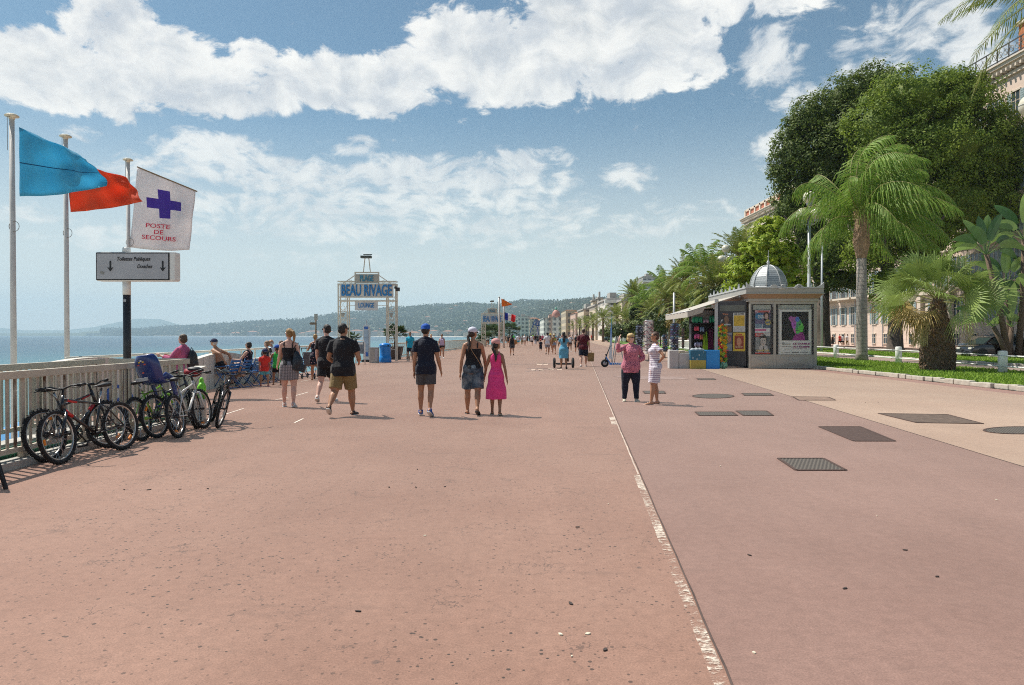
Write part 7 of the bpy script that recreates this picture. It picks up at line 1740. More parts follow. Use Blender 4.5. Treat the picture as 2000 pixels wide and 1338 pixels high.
# the big dark tree: left mass and right mass
Ya, Yb = 74, 66
tA = PX(1607, 680, Ya)
tree('huge dark evergreen tree, left half of the great crown beside the kiosk', (tA.x, Ya, 0), 6.5, .75,
     [L(1552, 300, Ya, 44, 56), L(1540, 400, Ya, 34, 50), L(1590, 235, Ya, 50, 50), L(1610, 330, Ya, 75, 90), L(1650, 195, Ya, 60, 48), L(1590, 460, Ya, 60, 55), L(1660, 300, Ya, 90, 110), L(1620, 500, Ya-2, 50, 60), L(1555, 268, Ya, 28, 40), L(1530, 340, Ya, 26, 34), L(1720, 165, Ya, 60, 40), L(1700, 420, Ya, 70, 100), L(1640, 545, Ya, 45, 30)], 84000, .14, M_ficus, 3, .85)
tB = PX(1748, 684, Yb)
tree('huge evergreen tree, yellower right half of the great crown', (tB.x, Yb, 0), 6.0, .65,
     [L(1790, 190, Yb, 90, 60), L(1868, 205, Yb, 86, 60), L(1840, 290, Yb, 120, 100), L(1930, 300, Yb, 66, 90), L(1760, 340, Yb, 90, 110), L(1860, 400, Yb, 110, 85), L(1940, 390, Yb, 45, 60), L(1950, 270, Yb, 32, 50), L(1800, 470, Yb, 85, 55), L(1700, 480, Yb, 60, 50), L(1730, 550, Yb, 40, 40), L(1720, 250, Yb, 70, 70), L(1868, 165, Yb, 52, 36), L(1975, 300, Yb, 22, 60)], 90000, .13, M_ficusy, 5, .80)
Yc = 52; 
tree('fresh yellow green leafy tree rising behind the kiosk dome', (PX(1500, 680, Yc).x, Yc, 0), 3.2, .22, [L(1500, 490, Yc, 52, 46), L(1460, 540, Yc, 44, 40), L(1530, 530, Yc, 46, 50), L(1500, 450, Yc, 34, 26), L(1445, 575, Yc, 34, 30), L(1545, 575, Yc, 34, 34), L(1490, 585, Yc, 60, 34)], 26000, .13, M_lime, 8, .34, name='leafy_tree')

# ---------------------------------------------------------------- palms
class LB:
    """fast collector of quads"""
    def __init__(s): s.q = []
    def quad(s, a, b, c, d): s.q += [a, b, c, d]
    def build(s, name, m_, parent):
        co = np.array([tuple(v) for v in s.q], np.float32); return np_mesh(name, co, np.arange(len(co)).reshape(-1, 4), m_, parent)
def frond(lb, stem, base, az, el, Ln, droop, ll, n=34, hang=.5, rnd=random, w=.022, wind=(0, 0), vee=.5):
    d0 = Vector((cos(az)*cos(el), sin(az)*cos(el), sin(el))); p = Vector(base); pts = [p.copy()]; d = d0.copy(); st = Ln/n
    for i in range(n):
        t = i/n; d = (d+Vector((wind[0], wind[1], -droop))*(st*(.25+1.1*t))).normalized(); p = p+d*st; pts.append(p.copy())
        if t < .12: continue
        s = d.cross(Vector((0, 0, 1)))
        s = s.normalized() if s.length > .05 else Vector((1, 0, 0)); u = s.cross(d)
        l = ll*(.35+1.2*math.sin(pi*min(1, .12+t*.9))**.7)*rnd.uniform(.8, 1.15)
        for k in (-1, 1):
            v = (s*k*(1-hang*.4)+d*(.55+.5*t)+u*vee*(1-hang)+Vector((0, 0, -hang*1.2))+Vector((rnd.gauss(0, .10), rnd.gauss(0, .10), rnd.gauss(0, .08)))).normalized()
            v2 = (v+Vector((wind[0]*.6, wind[1]*.6, -hang*1.3))).normalized(); c = d*w
            m1 = p+v*l*.5; tip = m1+v2*l*.5; lb.quad(p-c*.6, p+c*.6, m1+c, m1-c); lb.quad(m1-c, m1+c, tip+c*.15, tip-c*.15)
    stem.tube(pts, [.035*(1-i/(n+1))+.006 for i in range(n+1)], 5, False)
M_queen = leafmat('queen_leaf', (.12, .23, .03), (.19, .32, .045), (.36, .40, .10), .35, 1.2)
M_date = leafmat('date_leaf', (.12, .18, .03), (.20, .25, .045), (.34, .33, .10), .25, .6)
M_datedry = leafmat('date_dry', (.20, .13, .04), (.28, .19, .06), (.36, .26, .10), .2, 1)
M_stem = mat('frond_stem', (.30, .28, .10), rough=.6, var=.2)
def ringx(g, tc, c, b):
    z = g.sep(tc)[2]; k = g.math('FRACT', g.math('ADD', g.math('MULTIPLY', z, 4.6), g.math('MULTIPLY', g.noise(tc, 2.5, 3), .8))); return g.mix(g.math('MULTIPLY', g.ramp(k, .0, .22, 1, 0), .75), c, (.11, .09, .075, 1))
M_qtrunk = mat('queen_trunk', (.36, .31, .27), rough=.9, var=.22, scale=4, extra=ringx, bump=.4, bscale=20)
M_boot = mat('palm_boot', (.34, .22, .14), rough=.95, var=.5, scale=7, bump=.9, bscale=18)
def palm(name, label, p, hz, crown, seed, kind, nf, Ln, droop, ll, m_, trunk_r=.2, hang=.5, wind=(0, 0), els=(-.4, 1.3), n=30, boot=None, tm=None, group=None, dry=0, w=.022, step=1):
    root = empty(name, p, 0, label, 'palm tree', group); rnd = random.Random(seed); m = MB(); c = Vector(crown)-Vector(p)
    m.tube([(0, 0, -.05), (0, 0, .5), (c.x*.4, c.y*.4, hz*.5), (c.x, c.y, hz)], [trunk_r*1.3, trunk_r*1.05, trunk_r, trunk_r*.85], 14); m.build('trunk', tm or M_trunk, root, True)
    m = MB(); 
    if boot: 
        z0, z1, rb = boot; m.tube([(c.x, c.y, z0-.2), (c.x, c.y, z0), (c.x, c.y, z0+(z1-z0)*.35), (c.x, c.y, z0+(z1-z0)*.7), (c.x, c.y, z1)], [trunk_r*.9, trunk_r*1.05, rb, rb*.9, rb*.45], 14)
        for i in range(46):
            a = rnd.uniform(0, 2*pi); z_ = z0+(z1-z0)*rnd.random(); r0 = rb*.95; q = Vector((c.x+r0*cos(a)*.8, c.y+r0*sin(a)*.8, z_)); m.tube([q, q+Vector((cos(a)*.05, sin(a)*.05, .25)), q+Vector((cos(a)*.16, sin(a)*.16, .5))], [.05, .04, .008], 5)
        remesh(m, 'leaf_bases', M_boot, root, .03, 0, .015, 14, seed)
    lb = LB(); st = MB()
    for i in range(nf):
        az = 2.39996*i+rnd.uniform(-.2, .2); t = i/nf; el = els[0]+(els[1]-els[0])*(t**.8)+rnd.uniform(-.1, .1)
        frond(lb, st, c+Vector((.1*cos(az), .1*sin(az), -.25*(1-t))), az, el, Ln*rnd.uniform(.85, 1.1), droop*rnd.uniform(.8, 1.2), ll, n, hang, rnd, w, wind)
    lb.build('fronds', m_, root); st.build('frond_stems', M_stem, root, True)
    if dry:
        lb = LB(); st = MB()
        for i in range(dry): az = 2.39996*i+.5; frond(lb, st, c+Vector((0, 0, -.35)), az, rnd.uniform(-.9, -.35), Ln*.75, droop*1.3, ll*.8, n//2, .6, rnd, w, wind)
        lb.build('dry_fronds', M_datedry, root)
    return root
# queen palm beside the kiosk
q = G(1683, 709); k = F/q.y
palm('queen_palm', 'tall queen palm with ringed grey trunk and windblown drooping fronds', (q.x, q.y, .05), 6.4, (q.x-.05, q.y, 8.3), 4, 'q', 34, 4.9, .50, 1.05, M_queen, .29, .85, (.30, 0), (-.05, 1.54), 50, (6.0, 8.3, .42), M_qtrunk, w=.034)
# tall palm cut by the top right corner
palm('date_palm', 'palm outside the frame whose fronds hang into the top right corner', (22.6, 28, .05), 15.6, (22.6, 28, 16.0), 12, 'd', 30, 4.8, .34, .62, M_date, .3, .45, (0, 0), (-.5, 1.2), 40, None, group=None, w=.03)
# shaggy fan palm
q = G(1831, 729); root = empty('fan_palm', (q.x, q.y, .05), 0, 'stout fan palm with shaggy brown trunk on the near lawn', 'palm tree'); rnd = random.Random(21); k = F/q.y
m = MB(); m.tube([(0, 0, -.05), (0, 0, .6), (-.03, 0, 1.5), (-.02, 0, 2.3), (-.02, 0, 3.0)], [.60, .64, .54, .36, .20], 18); tr = remesh(m, 'trunk', M_trunk, root, .05, 1, .05, 9, 2)
lb = LB()
M_fib = mat('palm_fibre', (.20, .12, .07), rough=.95, var=.6, scale=8)
for i in range(1500):
    a = rnd.uniform(0, 2*pi); z_ = rnd.uniform(.02, 2.85); r0 = np.interp(z_, [0, .6, 1.5, 2.3, 3.0], [.60, .63, .54, .36, .2]); d = Vector((cos(a), sin(a), 0)); p = Vector((0, 0, z_))+d*(r0-.03); s = Vector((-sin(a), cos(a), 0))*rnd.uniform(.02, .06); o_ = d*rnd.uniform(.03, .14)+Vector((0, 0, rnd.uniform(-.22, .20)))
    lb.quad(p-s, p+s, p+o_+s*.3, p+o_-s*.3)
lb.build('fibres', M_fib, root)
def fan2(mb, st, base, d, Lp, Lf, rnd, nseg=30, spread=210, fold=.12, tip=.3):
    d = Vector(d).normalized(); hub = Vector(base)+d*Lp+Vector((0, 0, -.12*Lp*Lp)); dd = (hub-Vector(base)).normalized(); s = dd.cross(Vector((0, 0, 1))); s = s.normalized() if s.length > .05 else Vector((1, 0, 0)); u = s.cross(dd); ro = Matrix.Rotation(rnd.uniform(-1.25, 1.25), 3, dd); s = ro @ s; u = ro @ u
    st.tube([base, Vector(base).lerp(hub, .5)+Vector((0, 0, .05*Lp)), hub], [.022, .016, .012], 5, False)
    for i in range(nseg):
        a = R(-spread/2+spread*i/(nseg-1)); v = (dd*cos(a)+s*sin(a)+u*.14).normalized(); l = Lf*(1-.22*abs(a)/pi)*rnd.uniform(.93, 1.05); c = v.cross(u).normalized(); wd = l*math.sin(R(spread/nseg/2))*.58*.80
        m1 = hub+v*l*.58; tp = hub+v*l+Vector((0, 0, -l*tip*rnd.uniform(.3, 1.2)))
        mb.quad(hub, m1-c*wd+u*fold*.06, m1, m1+c*wd+u*fold*.06); mb.quad(m1-c*wd+u*fold*.06, m1, m1+c*wd+u*fold*.06, tp)
lb = LB(); st = MB(); lb2 = LB()
for i in range(34):
    az = 2.39996*i; t = i/34; el = .0+1.3*t+rnd.uniform(-.12, .12); el = max(el, .3) if cos(az) > .1 else el; fan2(lb, st, (-.02, 0, 2.86+.12*t), (cos(az)*cos(el), sin(az)*cos(el), sin(el)), rnd.uniform(1.15, 1.6), rnd.uniform(1.1, 1.45), rnd)
for i in range(4):
    az = pi+rnd.uniform(-.6, .6); el = rnd.uniform(-.5, 0); fan2(lb2, st, (-.02, 0, 2.8), (cos(az)*cos(el), sin(az)*cos(el), sin(el)), 1.1, 1.0, rnd, tip=.7)
lb.build('fans', M_fan, root); lb2.build('dry_fans', M_fandry, root); st.build('leaf_stalks', M_stem, root, True)
lb = LB()
for cxx, n_ in ((-1.0, 420), (-.75, 300), (1.0, 200)):
    for i in range(n_):
        a = rnd.uniform(0, 2*pi); r0 = .24*rnd.random(); z_ = rnd.uniform(1.2, 2.2); p = Vector((cxx+r0*cos(a)+.1*(2.2-z_)*(-1 if cxx < 0 else 1), -.3+r0*sin(a), z_)); o_ = Vector((rnd.gauss(0, .05), rnd.gauss(0, .05), -rnd.uniform(.1, .25))); lb.quad(p, p+Vector((.012, 0, 0)), p+o_+Vector((.01, 0, 0)), p+o_)
lb.build('flower_strands', mat('flower_straw', (.50, .42, .20), rough=.8, var=.2), root)
# big banana like clumps at the right edge
M_ban = mat('banana_leaf', (.26, .38, .10), rough=.35, var=.2, scale=1.5, translucent=.3); M_band = mat('banana_leaf_dark', (.07, .15, .04), rough=.35, var=.2, scale=1.5, translucent=.2)
def banana(px, py, label, stems, seed):
    Y = 45.0; p = PX(px, py, Y); root = empty('giant_bird_of_paradise', (p.x, Y, .05), 0, label, 'plant'); rnd = random.Random(seed); k = F/Y
    for sx, tx, ty, nl in stems:
        b0 = Vector(((sx-px)/k, rnd.uniform(-.4, .4), 0)); t = Vector(((tx-px)/k, b0.y, (655-ty)/k+CAMZ)); m = MB(); m.tube([b0, b0.lerp(t, .5)+Vector((.1, 0, 0)), t], [.22, .17, .14], 10); m.build('stem', M_trunk, root, True)
        for dk in (0, 1):
            lb = LB()
            for i in range(nl):
                if i % 2 != dk: continue
                a = (-1.25+2.5*i/(nl-1))+rnd.uniform(-.15, .15); dy = rnd.uniform(-.5, .5); d = Vector((sin(a), dy*.5, cos(a)*1.1+.15)).normalized(); Lp, Lf = rnd.uniform(.7, 1.2), rnd.uniform(1.5, 2.1); wd = rnd.uniform(.28, .38)
                s = d.cross(Vector((0, 1, 0.3))).normalized(); nseg = 8; prev = None; pp = t+d*.1; dd = d.copy(); 
                lb.quad(t-s*.03, t+s*.03, t+d*Lp+s*.03, t+d*Lp-s*.03); pp = t+d*Lp
                for j in range(nseg+1):
                    u = j/nseg; ww = wd*math.sin(pi*min(1, .08+u*.92))**.6*(1 if j < nseg else .05); row = (pp-s*ww+Vector((0, .10*ww, -.12*ww)), pp, pp+s*ww+Vector((0, .10*ww, -.12*ww)))
                    if prev: lb.quad(prev[0], prev[1], row[1], row[0]); lb.quad(prev[1], prev[2], row[2], row[1])
                    prev = row; dd = (dd+Vector((0, 0, -.10-.10*abs(sin(a))))).normalized(); pp = pp+dd*Lf/nseg
            lb.build('leaves', M_band if dk else M_ban, root)
    return root
banana(1952, 702, 'tall broad leaved plant clump with upright paddle leaves by the black car', [(1966, 1921, 500, 12), (1962, 1935, 640, 5)], 3)
banana(1985, 704, 'dark broad leaved plant clump at the right photo edge', [(1978, 1968, 560, 9), (1990, 2000, 470, 9), (1965, 1975, 640, 5), (2000, 2015, 590, 7)], 6)
# rows of palms down the promenade garden
PL = [('date_palm', 1445, 500, 70, 'd', 'date palm whose crown shows left of the yellow green tree'), ('date_palm', 1338, 545, 88, 'd', 'dark date palm with the highest crown of the row'), ('queen_palm', 1374, 525, 76, 'q', 'feathery queen palm left of the globe lamp, nearest of the row'),
      ('date_palm', 1310, 585, 92, 'd', 'date palm with golden skirt right of the stacked globes'), ('queen_palm', 1300, 560, 105, 'q', 'second feathery palm behind the golden one'), ('date_palm', 1238, 578, 125, 'd', 'lone date palm crown standing clear against the sky'), ('queen_palm', 1262, 590, 118, 'q', 'small feathery palm beside the lone date palm'),
      ('date_palm', 1178, 622, 165, 'd', 'round crowned date palm by the white fence'), ('date_palm', 1205, 618, 150, 'd', 'date palm right of the round crowned one'), ('date_palm', 1225, 625, 142, 'd', 'low date palm under the lone crown'), ('date_palm', 1158, 628, 200, 'd', 'fifth farthest date palm of the row'), ('date_palm', 1145, 632, 235, 'd', 'fourth farthest date palm of the row'),
      ('date_palm', 1132, 635, 270, 'd', 'third farthest date palm of the row'), ('date_palm', 1120, 638, 310, 'd', 'second farthest date palm of the row'), ('date_palm', 1102, 642, 360, 'd', 'farthest date palm before the domed hotel'), ('date_palm', 1275, 612, 112, 'd', 'date palm filling the gap under the globes'), ('date_palm', 1352, 600, 82, 'd', 'low date palm above the awning'), ('date_palm', 1400, 560, 66, 'd', 'date palm hidden behind the globe lamp post')]
for i, (nm, px, py, Y, kd, lb_) in enumerate(PL):
    c = PX(px, py, Y); far = Y > 140; Ln = 3.4 if kd == 'd' else 3.6
    palm(nm, lb_, (c.x, Y, 0), c.z-.2, (c.x, Y, c.z), 40+i, kd, (46 if not far else 30) if kd == 'd' else 24, Ln, .34 if kd == 'd' else .40, .42 if kd == 'd' else .75, M_date if kd == 'd' else M_queen, .30 if kd == 'd' else .18, .30 if kd == 'd' else .6, (0, 0) if kd == 'd' else (.12, 0), (-.55, 1.35) if kd == 'd' else (-.2, 1.3), 34 if not far else 14, group='palms of the promenade garden', dry=8 if Y < 130 else 3, w=.05 if not far else .10)
# bushes at their feet
SH = [(1290, 628, 96, 36, 28, 0), (1250, 640, 112, 26, 18, 1), (1335, 622, 84, 34, 34, 2), (1375, 600, 74, 34, 40, 1), (1410, 600, 64, 26, 40, 0), (1215, 645, 140, 22, 12, 0), (1188, 649, 170, 16, 8, 1), (1318, 572, 100, 22, 30, 2), (1360, 640, 70, 30, 16, 0), (1245, 612, 120, 14, 18, 0), (1440, 620, 58, 24, 30, 0)]
M_bush = [leafmat('bush_leaf', (.04, .075, .02), (.07, .11, .025), (.13, .15, .05)), leafmat('bush_leaf_mid', (.07, .11, .02), (.10, .15, .03), (.20, .22, .06)), leafmat('bush_leaf_gold', (.16, .13, .035), (.26, .19, .06), (.36, .28, .11))]
SL = ['dark green', 'mid green', 'golden brown']; SW = ['under the golden skirted palm', 'left of the dark spinner racks', 'above the souvenir spinner', 'over the awning edge', 'beside the kiosk dome', 'near the white fence', 'farthest along the white fence', 'high between two palm crowns', 'low behind the awning', 'under the lone date palm', 'just behind the kiosk cresting']
for i, (px, py, Y, rx, ry, mi) in enumerate(SH):
    root = empty('shrub', (PX(px, 655, Y).x, Y, 0), 0, SL[mi]+' bushy growth '+SW[i], 'shrub', 'bushes between the palms'); lo = L(px, py, Y, rx, ry); lo2 = L(px+rx*.5, py+ry*.4, Y+.5, rx*.6, ry*.7); P0 = root.location
    leafcloud('foliage', [(a[0]-P0.x, a[1]-P0.y, a[2], a[3], a[4], a[5]) for a in (lo, lo2)], 4200, .16 if Y < 110 else .24, M_bush[mi], root, 70+i, .5)
    m = MB(); m.tube([(0, 0, -.05), (0, 0, max(.3, lo[2]))], [.10, .05], 6); m.build('stem', M_trunk, root)
# low palms by the quay in the distance
planter_palm(955, 672, 'bushy low palm left of the far flagpoles', 3.2, 2.6, 31, False); planter_palm(965, 669, 'second low palm by the far flagpoles', 3.6, 2.8, 33, False); planter_palm(995, 668, 'yellowish low palm in front of the striped flag', 4.6, 3.4, 35, False); planter_palm(948, 677, 'small dark agave like palm leaning over the quay rail', 1.8, 1.6, 37, False)
# ---------------------------------------------------------------- globe lamps
M_globe = mat('lamp_globe', (.62, .58, .46), rough=.35, var=.08, scale=2); M_lp = mat('lamp_paint', (.42, .45, .47), rough=.5, var=.08)
def lamp(px, Y, label, n=3, zt=10.2):
    p = PX(px, 600, Y); root = empty('street_lamp', (p.x, Y, 0), 0, label, 'street lamp', 'globe lamps of the promenade'); m = MB(); m.tube([(0, 0, 0), (0, 0, .5), (0, 0, zt-1.2)], [.16, .11, .09], 12)
    pos = [(0, 0, zt-.05)] + ([(-.46, -.1, zt-1.12), (.30, .3, zt-1.05), (.34, -.35, zt-1.12)] if n == 3 else [(0, 0, zt-1.0)] if n == 2 else [])
    m.cyl((0, 0, zt-1.2), (0, 0, zt-.35), .06, n=8)
    for q in pos[1:]: m.tube([(0, 0, zt-1.75), (q[0]*.8, q[1]*.8, zt-1.72), (q[0], q[1], zt-1.5)], .045, 6)
    m.build('pole', M_lp, root, True)
    for q in pos:
        m = MB(); m.sph(q, .40 if n == 3 else .42, 18, 12); g_ = m.build('globe', M_globe, root, True); m = MB(); m.torus(q, .402 if n == 3 else .422, .012, 24, 5, 'Z'); m.lathe([(.16, q[2]-.48), (.20, q[2]-.34), (.12, q[2]-.30)], (q[0], q[1], 0), 10); m.build('collar', M_lp, g_, True)
lamp(1580, 42.7, 'globe lamp half hidden by the queen palm fronds'); lamp(1417, 68, 'globe lamp standing left of the yellow green tree'); lamp(2012, 25.6, 'globe lamp cut by the right photo edge', 1)
for px, Y, lb_ in ((1258, 137, 'two globe lamp in front of the lone date palm'), (1285, 118, 'two globe lamp over the golden bush'), (1180, 215, 'globe lamp above the white fence'), (1160, 260, 'globe lamp left of the fence'), (1145, 300, 'faraway globe lamp by the palm rows'), (1124, 350, 'faraway globe lamp nearest the domed hotel')): lamp(px, Y, lb_, 2)
root = empty('street_lamp', (PX(1605, 600, 60).x, 60, 0), 0, 'thin bare pole between kiosk and dark trunk', 'pole'); m = MB(); m.cyl((0, 0, 0), (0, 0, 9.5), .10, .08, 10); m.build('pole', M_lp, root, True); m = MB(); m.sph((0, 0, 9.6), (.15, .15, .10), 10, 6); m.build('cap', M_lp, root, True)
# cars
def car(px, py, label, col, L_=3.9, W_=1.7, H_=1.48, suv=False, Y=None):
    p = G(px, py) if Y is None else PX(px, 655, Y); root = empty('parked_car', (p.x, p.y, .012), 0, label, 'car')
    bm_ = mat('car_%d%d%d' % tuple(int(c*99) for c in col), col, rough=.25, var=.02, coat=1.0, metal=.3); gl = mat('car_glass', (.03, .045, .045), rough=.05, var=0, spec=.8)
    h = H_; low = [(-L_/2, .32), (-L_/2+.02, .62), (-L_/2+.16, .80), (-L_/2+.85, h*.64), (L_/2-.35, h*.66), (L_/2-.06, h*.60), (L_/2, .45), (L_/2-.05, .25), (-L_/2+.08, .24)]
    m = MB(); m.prism(low, -W_/2, W_/2); m.build('body', bm_, root, True, bevel=.05)
    roof = [(-L_/2+.82, h*.63), (-L_/2+1.45, h*.95), (-L_/2+1.75, h), (L_/2-.75, h*.985), (L_/2-.42, h*.90), (L_/2-.14, h*.64)]
    m = MB(); n = len(roof); vs = [(x, s*(W_/2-.02 if z_ < h*.7 else W_/2-.19), z_) for s in (-1, 1) for x, z_ in roof]; m.add(vs, [tuple(range(n)), tuple(range(2*n-1, n-1, -1))]+[(i, n+i, n+(i+1) % n, (i+1) % n) for i in range(n)]); m.build('roof', bm_, root, bevel=.02)
    for s in (-1, 1):
        for wx in ([(-L_/2+1.08, -L_/2+1.52, L_*0-.02+.0), ]):
            pass
        def sw(a, b_, c, d_):
            m = MB(); y0, y1 = s*(W_/2-.012), s*(W_/2-.165); zl, zh = h*.67, h*.93; m.add([(a, y0, zl), (b_, y0, zl), (c, y1, zh), (d_, y1, zh)], [(0, 1, 2, 3)]); o = m.build('window', gl, root); so = o.modifiers.new('s', 'SOLIDIFY'); so.thickness = .03; so.offset = 0
        sw(-L_/2+1.08, -.05, -.08, -L_/2+1.60); sw(.03, .85, .80, .0); sw(.93, L_/2-.30, L_/2-.62, .90)
        m = MB(); m.box((-L_/2+1.12, s*(W_/2+.07), h*.68), (.14, .16, .12)); m.build('mirror', bm_, root, bevel=.03)
    m = MB(); m.add([(-L_/2+.86, -W_/2+.12, h*.66), (-L_/2+.86, W_/2-.12, h*.66), (-L_/2+1.42, W_/2-.24, h*.935), (-L_/2+1.42, -W_/2+.24, h*.935)], [(0, 1, 2, 3)]); o = m.build('windscreen', gl, root); o.modifiers.new('s', 'SOLIDIFY').thickness = .04
    for s in (-1, 1):
        m = MB(); m.box((-L_/2+.10, s*(W_/2-.26), .66), (.16, .34, .14)); m.build('headlight', M_lite, root, bevel=.03); m = MB(); m.box((L_/2-.04, s*(W_/2-.14), .80), (.10, .16, .26)); m.build('tail_light', mat('tail_red', (.3, .01, .01), rough=.2), root, bevel=.02)
        for x in (-L_/2+.72, L_/2-.70):
            w_ = empty('wheel', (x, s*(W_/2-.10), .31)); w_.parent = root; m = MB(); m.torus((0, 0, 0), .23, .085, 28, 8, 'Y', 1.0); m.build('tyre', M_tyre, w_, True); m = MB(); m.lathe([(.16, -.06), (.17, .06)], n=20, axis='Y')
            for i in range(5): a = 2*pi*i/5; m.box((.09*cos(a), s*.07, .09*sin(a)), (.15, .02, .04), (0, -a, 0))
            m.build('rim', M_rim, w_)
    for s in (-1, 1):
        for x in (-L_/2+.72, L_/2-.70): m = MB(); m.lathe([(.36, -.02), (.36, .02)], (x, s*(W_/2-.01), .33), 20, 'Y'); m.build('wheel_arch', M_black, root)
    return root
car(1938, 700, 'small black hatchback parked behind the big leaved plants', (.012, .012, .016)); car(1925, 686, 'grey blue car partly hidden behind the black hatchback', (.16, .20, .25), 4.3, 1.75, 1.55)
car(1192, 664, 'small far green van beside the white fence', (.10, .20, .18), 4.2, 1.8, 1.9, Y=200)
# warning sign
q = PX(1705, 655, 88); root = empty('road_sign', (q.x, 88, 0), 0, 'red bordered triangular warning sign with black cross on the far kerb', 'sign'); zc = CAMZ+(655-606)/(F/88)
m = MB(); m.cyl((0, 0, 0), (0, 0, zc+.4), .04); m.build('pole', M_lp, root); m = MB(); m.prism([(-.45, zc-.35), (.45, zc-.35), (0, zc+.45)], -.06, -.045); m.build('border', mat('sign_red', (.45, .03, .02)), root); m = MB(); m.prism([(-.32, zc-.28), (.32, zc-.28), (0, zc+.29)], -.075, -.061); m.build('face', M_whitep, root); m = MB(); m.bar((-.13, -.08, zc-.2), (.13, -.08, zc+.05), .06, .01, (0, 1, 0)); m.bar((.13, -.082, zc-.2), (-.13, -.082, zc+.05), .06, .01, (0, 1, 0)); m.build('cross', M_black, root)
# white picket fence by the far lawn and low hedge
pts = [(G(1262, 672).x, G(1262, 672).y, 0), (G(1212, 667).x, G(1212, 667).y, 0), (G(1166, 662.5).x, G(1166, 662.5).y, 0)]
post_rail('picket_fence', 'low white picket fence along the far lawn', [(pts[0][0]+1, pts[0][1], 0)]+pts[1:], 1.1, M_whitep, .06, .45, (1.0, .3))
p0 = Vector((KERB(60)+.6, 52, 0)); post_rail('picket_fence', 'white slatted barrier seen between the souvenir racks', [p0, (p0.x+.8, 66, 0), (p0.x+2.0, 78, 0)], 1.0, M_whitep, .06, .5, (1.0, .3))
# ---------------------------------------------------------------- pink building behind the trees
def rustic(g, tc, c, b):
    z = g.sep(tc)[2]; k = g.math('MULTIPLY', g.math('LESS_THAN', g.math('FRACT', g.math('MULTIPLY', z, 1.9)), .07), g.math('LESS_THAN', z, 6.4)); return g.mix(g.math('MULTIPLY', k, .5), c, (.25, .15, .12, 1))
M_pink = mat('stucco_pink', (.70, .55, .46), rough=.85, var=.07, scale=.8, extra=rustic); M_stucco = mat('stucco_cream', (.66, .56, .46), rough=.8, var=.07); M_shut = mat('shutter_blue', (.30, .38, .40), rough=.6, var=.1)
M_win = mat('window_glass', (.05, .07, .09), rough=.08, var=0, spec=.8); M_ironw = mat('wrought_iron', (.06, .06, .06), rough=.5, var=0); M_brick = mat('brick', (.42, .15, .06), rough=.9, var=.4, scale=5)
def window(root, x, z, w, h, shut=True, name='window', deep=.12):
    m = MB(); m.bb((x-w/2, .01, z), (x+w/2, .03, z+h)); m.mi = 1
    for a, b_ in (((x-w/2-.09, 0, z-.10), (x+w/2+.09, deep, z)), ((x-w/2-.12, 0, z+h), (x+w/2+.12, deep, z+h+.16)), ((x-.03, .02, z), (x+.03, .06, z+h)), ((x-w/2, .02, z+h*.6), (x+w/2, .055, z+h*.6+.05)), ((x-w/2-.08, .0, z), (x-w/2, .07, z+h)), ((x+w/2, .0, z), (x+w/2+.08, .07, z+h))): m.bb(a, b_)
    o = m.build(name, [M_win, M_stucco], root)
    if shut:
        for s in (-1, 1):
            q = MB(); x0 = x+s*(w/2+.08); q.bb((x0, .03, z+.03), (x0+s*w*.48, .08, z+h-.03))
            for k in range(int(h/.22)): q.bb((x0+s*.06, .08, z+.10+.22*k), (x0+s*(w*.48-.06), .095, z+.22+.22*k))
            q.build('shutter', M_shut, o)
def mansion(label, X, Y0, Y1, H, bays, skip, frieze=False, col=M_pink):
    root = empty('apartment_building', (X, Y0, 0), pi/2, label, 'building'); Lb = Y1-Y0
    m = MB(); m.bb((0, -14, 0), (Lb, 0, H-2.2)); m.build('wall', col, root)
    m = MB(); 
    for z0, z1, o_ in ((6.55, 6.75, .12), (10.8, 11.0, .15), (H-3.2, H-2.9, .25), (H-2.5, H-2.2, .5), (H-2.2, H-1.9, .75), (H-1.9, H-1.75, .9)): m.bb((-o_*.5, -13, z0), (Lb+o_*.5, o_, z1))
    for i in range(0, int(Lb*1.6)): m.bb((.2+i/1.6, .2, H-2.78), (.4+i/1.6, .72, H-2.5))
    m.build('cornice', M_stucco, root)
    fl = [(3.05, 2.5, .95), (6.95, 3.1, 1.15), (11.5, 2.8, 1.1), (15.3, 2.6, 1.1), (19.0, 2.5, 1.1), (22.6, 2.3, 1.05)]; sp = Lb/bays
    for fi, (z, h, w) in enumerate(fl):
        if z+h > H-3.3: continue
        for i in range(bays):
            if skip(fi, i): continue
            window(root, sp*(i+.5), z, w, h)
    for i in range(bays):
        if skip(0, i): continue
        window(root, sp*(i+.5), .5, .8, 1.2, False, 'basement_window')
    return root, Lb, sp
A, La, spa = mansion('long pink apartment building with shuttered windows behind the great tree', 48.2, 50, 112, 29.8, 22, lambda f, i: (f >= 2 and i > 7) or (f < 2 and i < 2))
for i in (14, 16, 18, 20):   # balconies
    b_ = MB(); x0, x1 = spa*(i+.1), spa*(i+1.9); b_.bb((x0, 0, 6.6), (x1, 1.15, 6.85)); bal = b_.build('balcony', M_stucco, A); m = MB(); m.bb((x0+.05, 1.06, 7.8), (x1-.05, 1.11, 7.86)); n = 26
    for k in range(n+1): x = x0+.06+(x1-x0-.12)*k/n; m.bb((x-.012, 1.075, 6.85), (x+.012, 1.1, 7.8))
    for k in range(0, n, 4): m.torus((x0+.2+(x1-x0-.12)*k/n, 1.09, 7.35), .14, .014, 12, 4, 'Y')
    m.build('balustrade', M_ironw, bal)
for x in (10.6, 12.2, 27.2, 38.6, 45.8): m = MB(); m.cyl((x, .12, .1), (x, .12, 26.5), .06, n=8); m.box((x, .14, 26.4), (.3, .25, .3)); m.build('downpipe', M_grey, A)
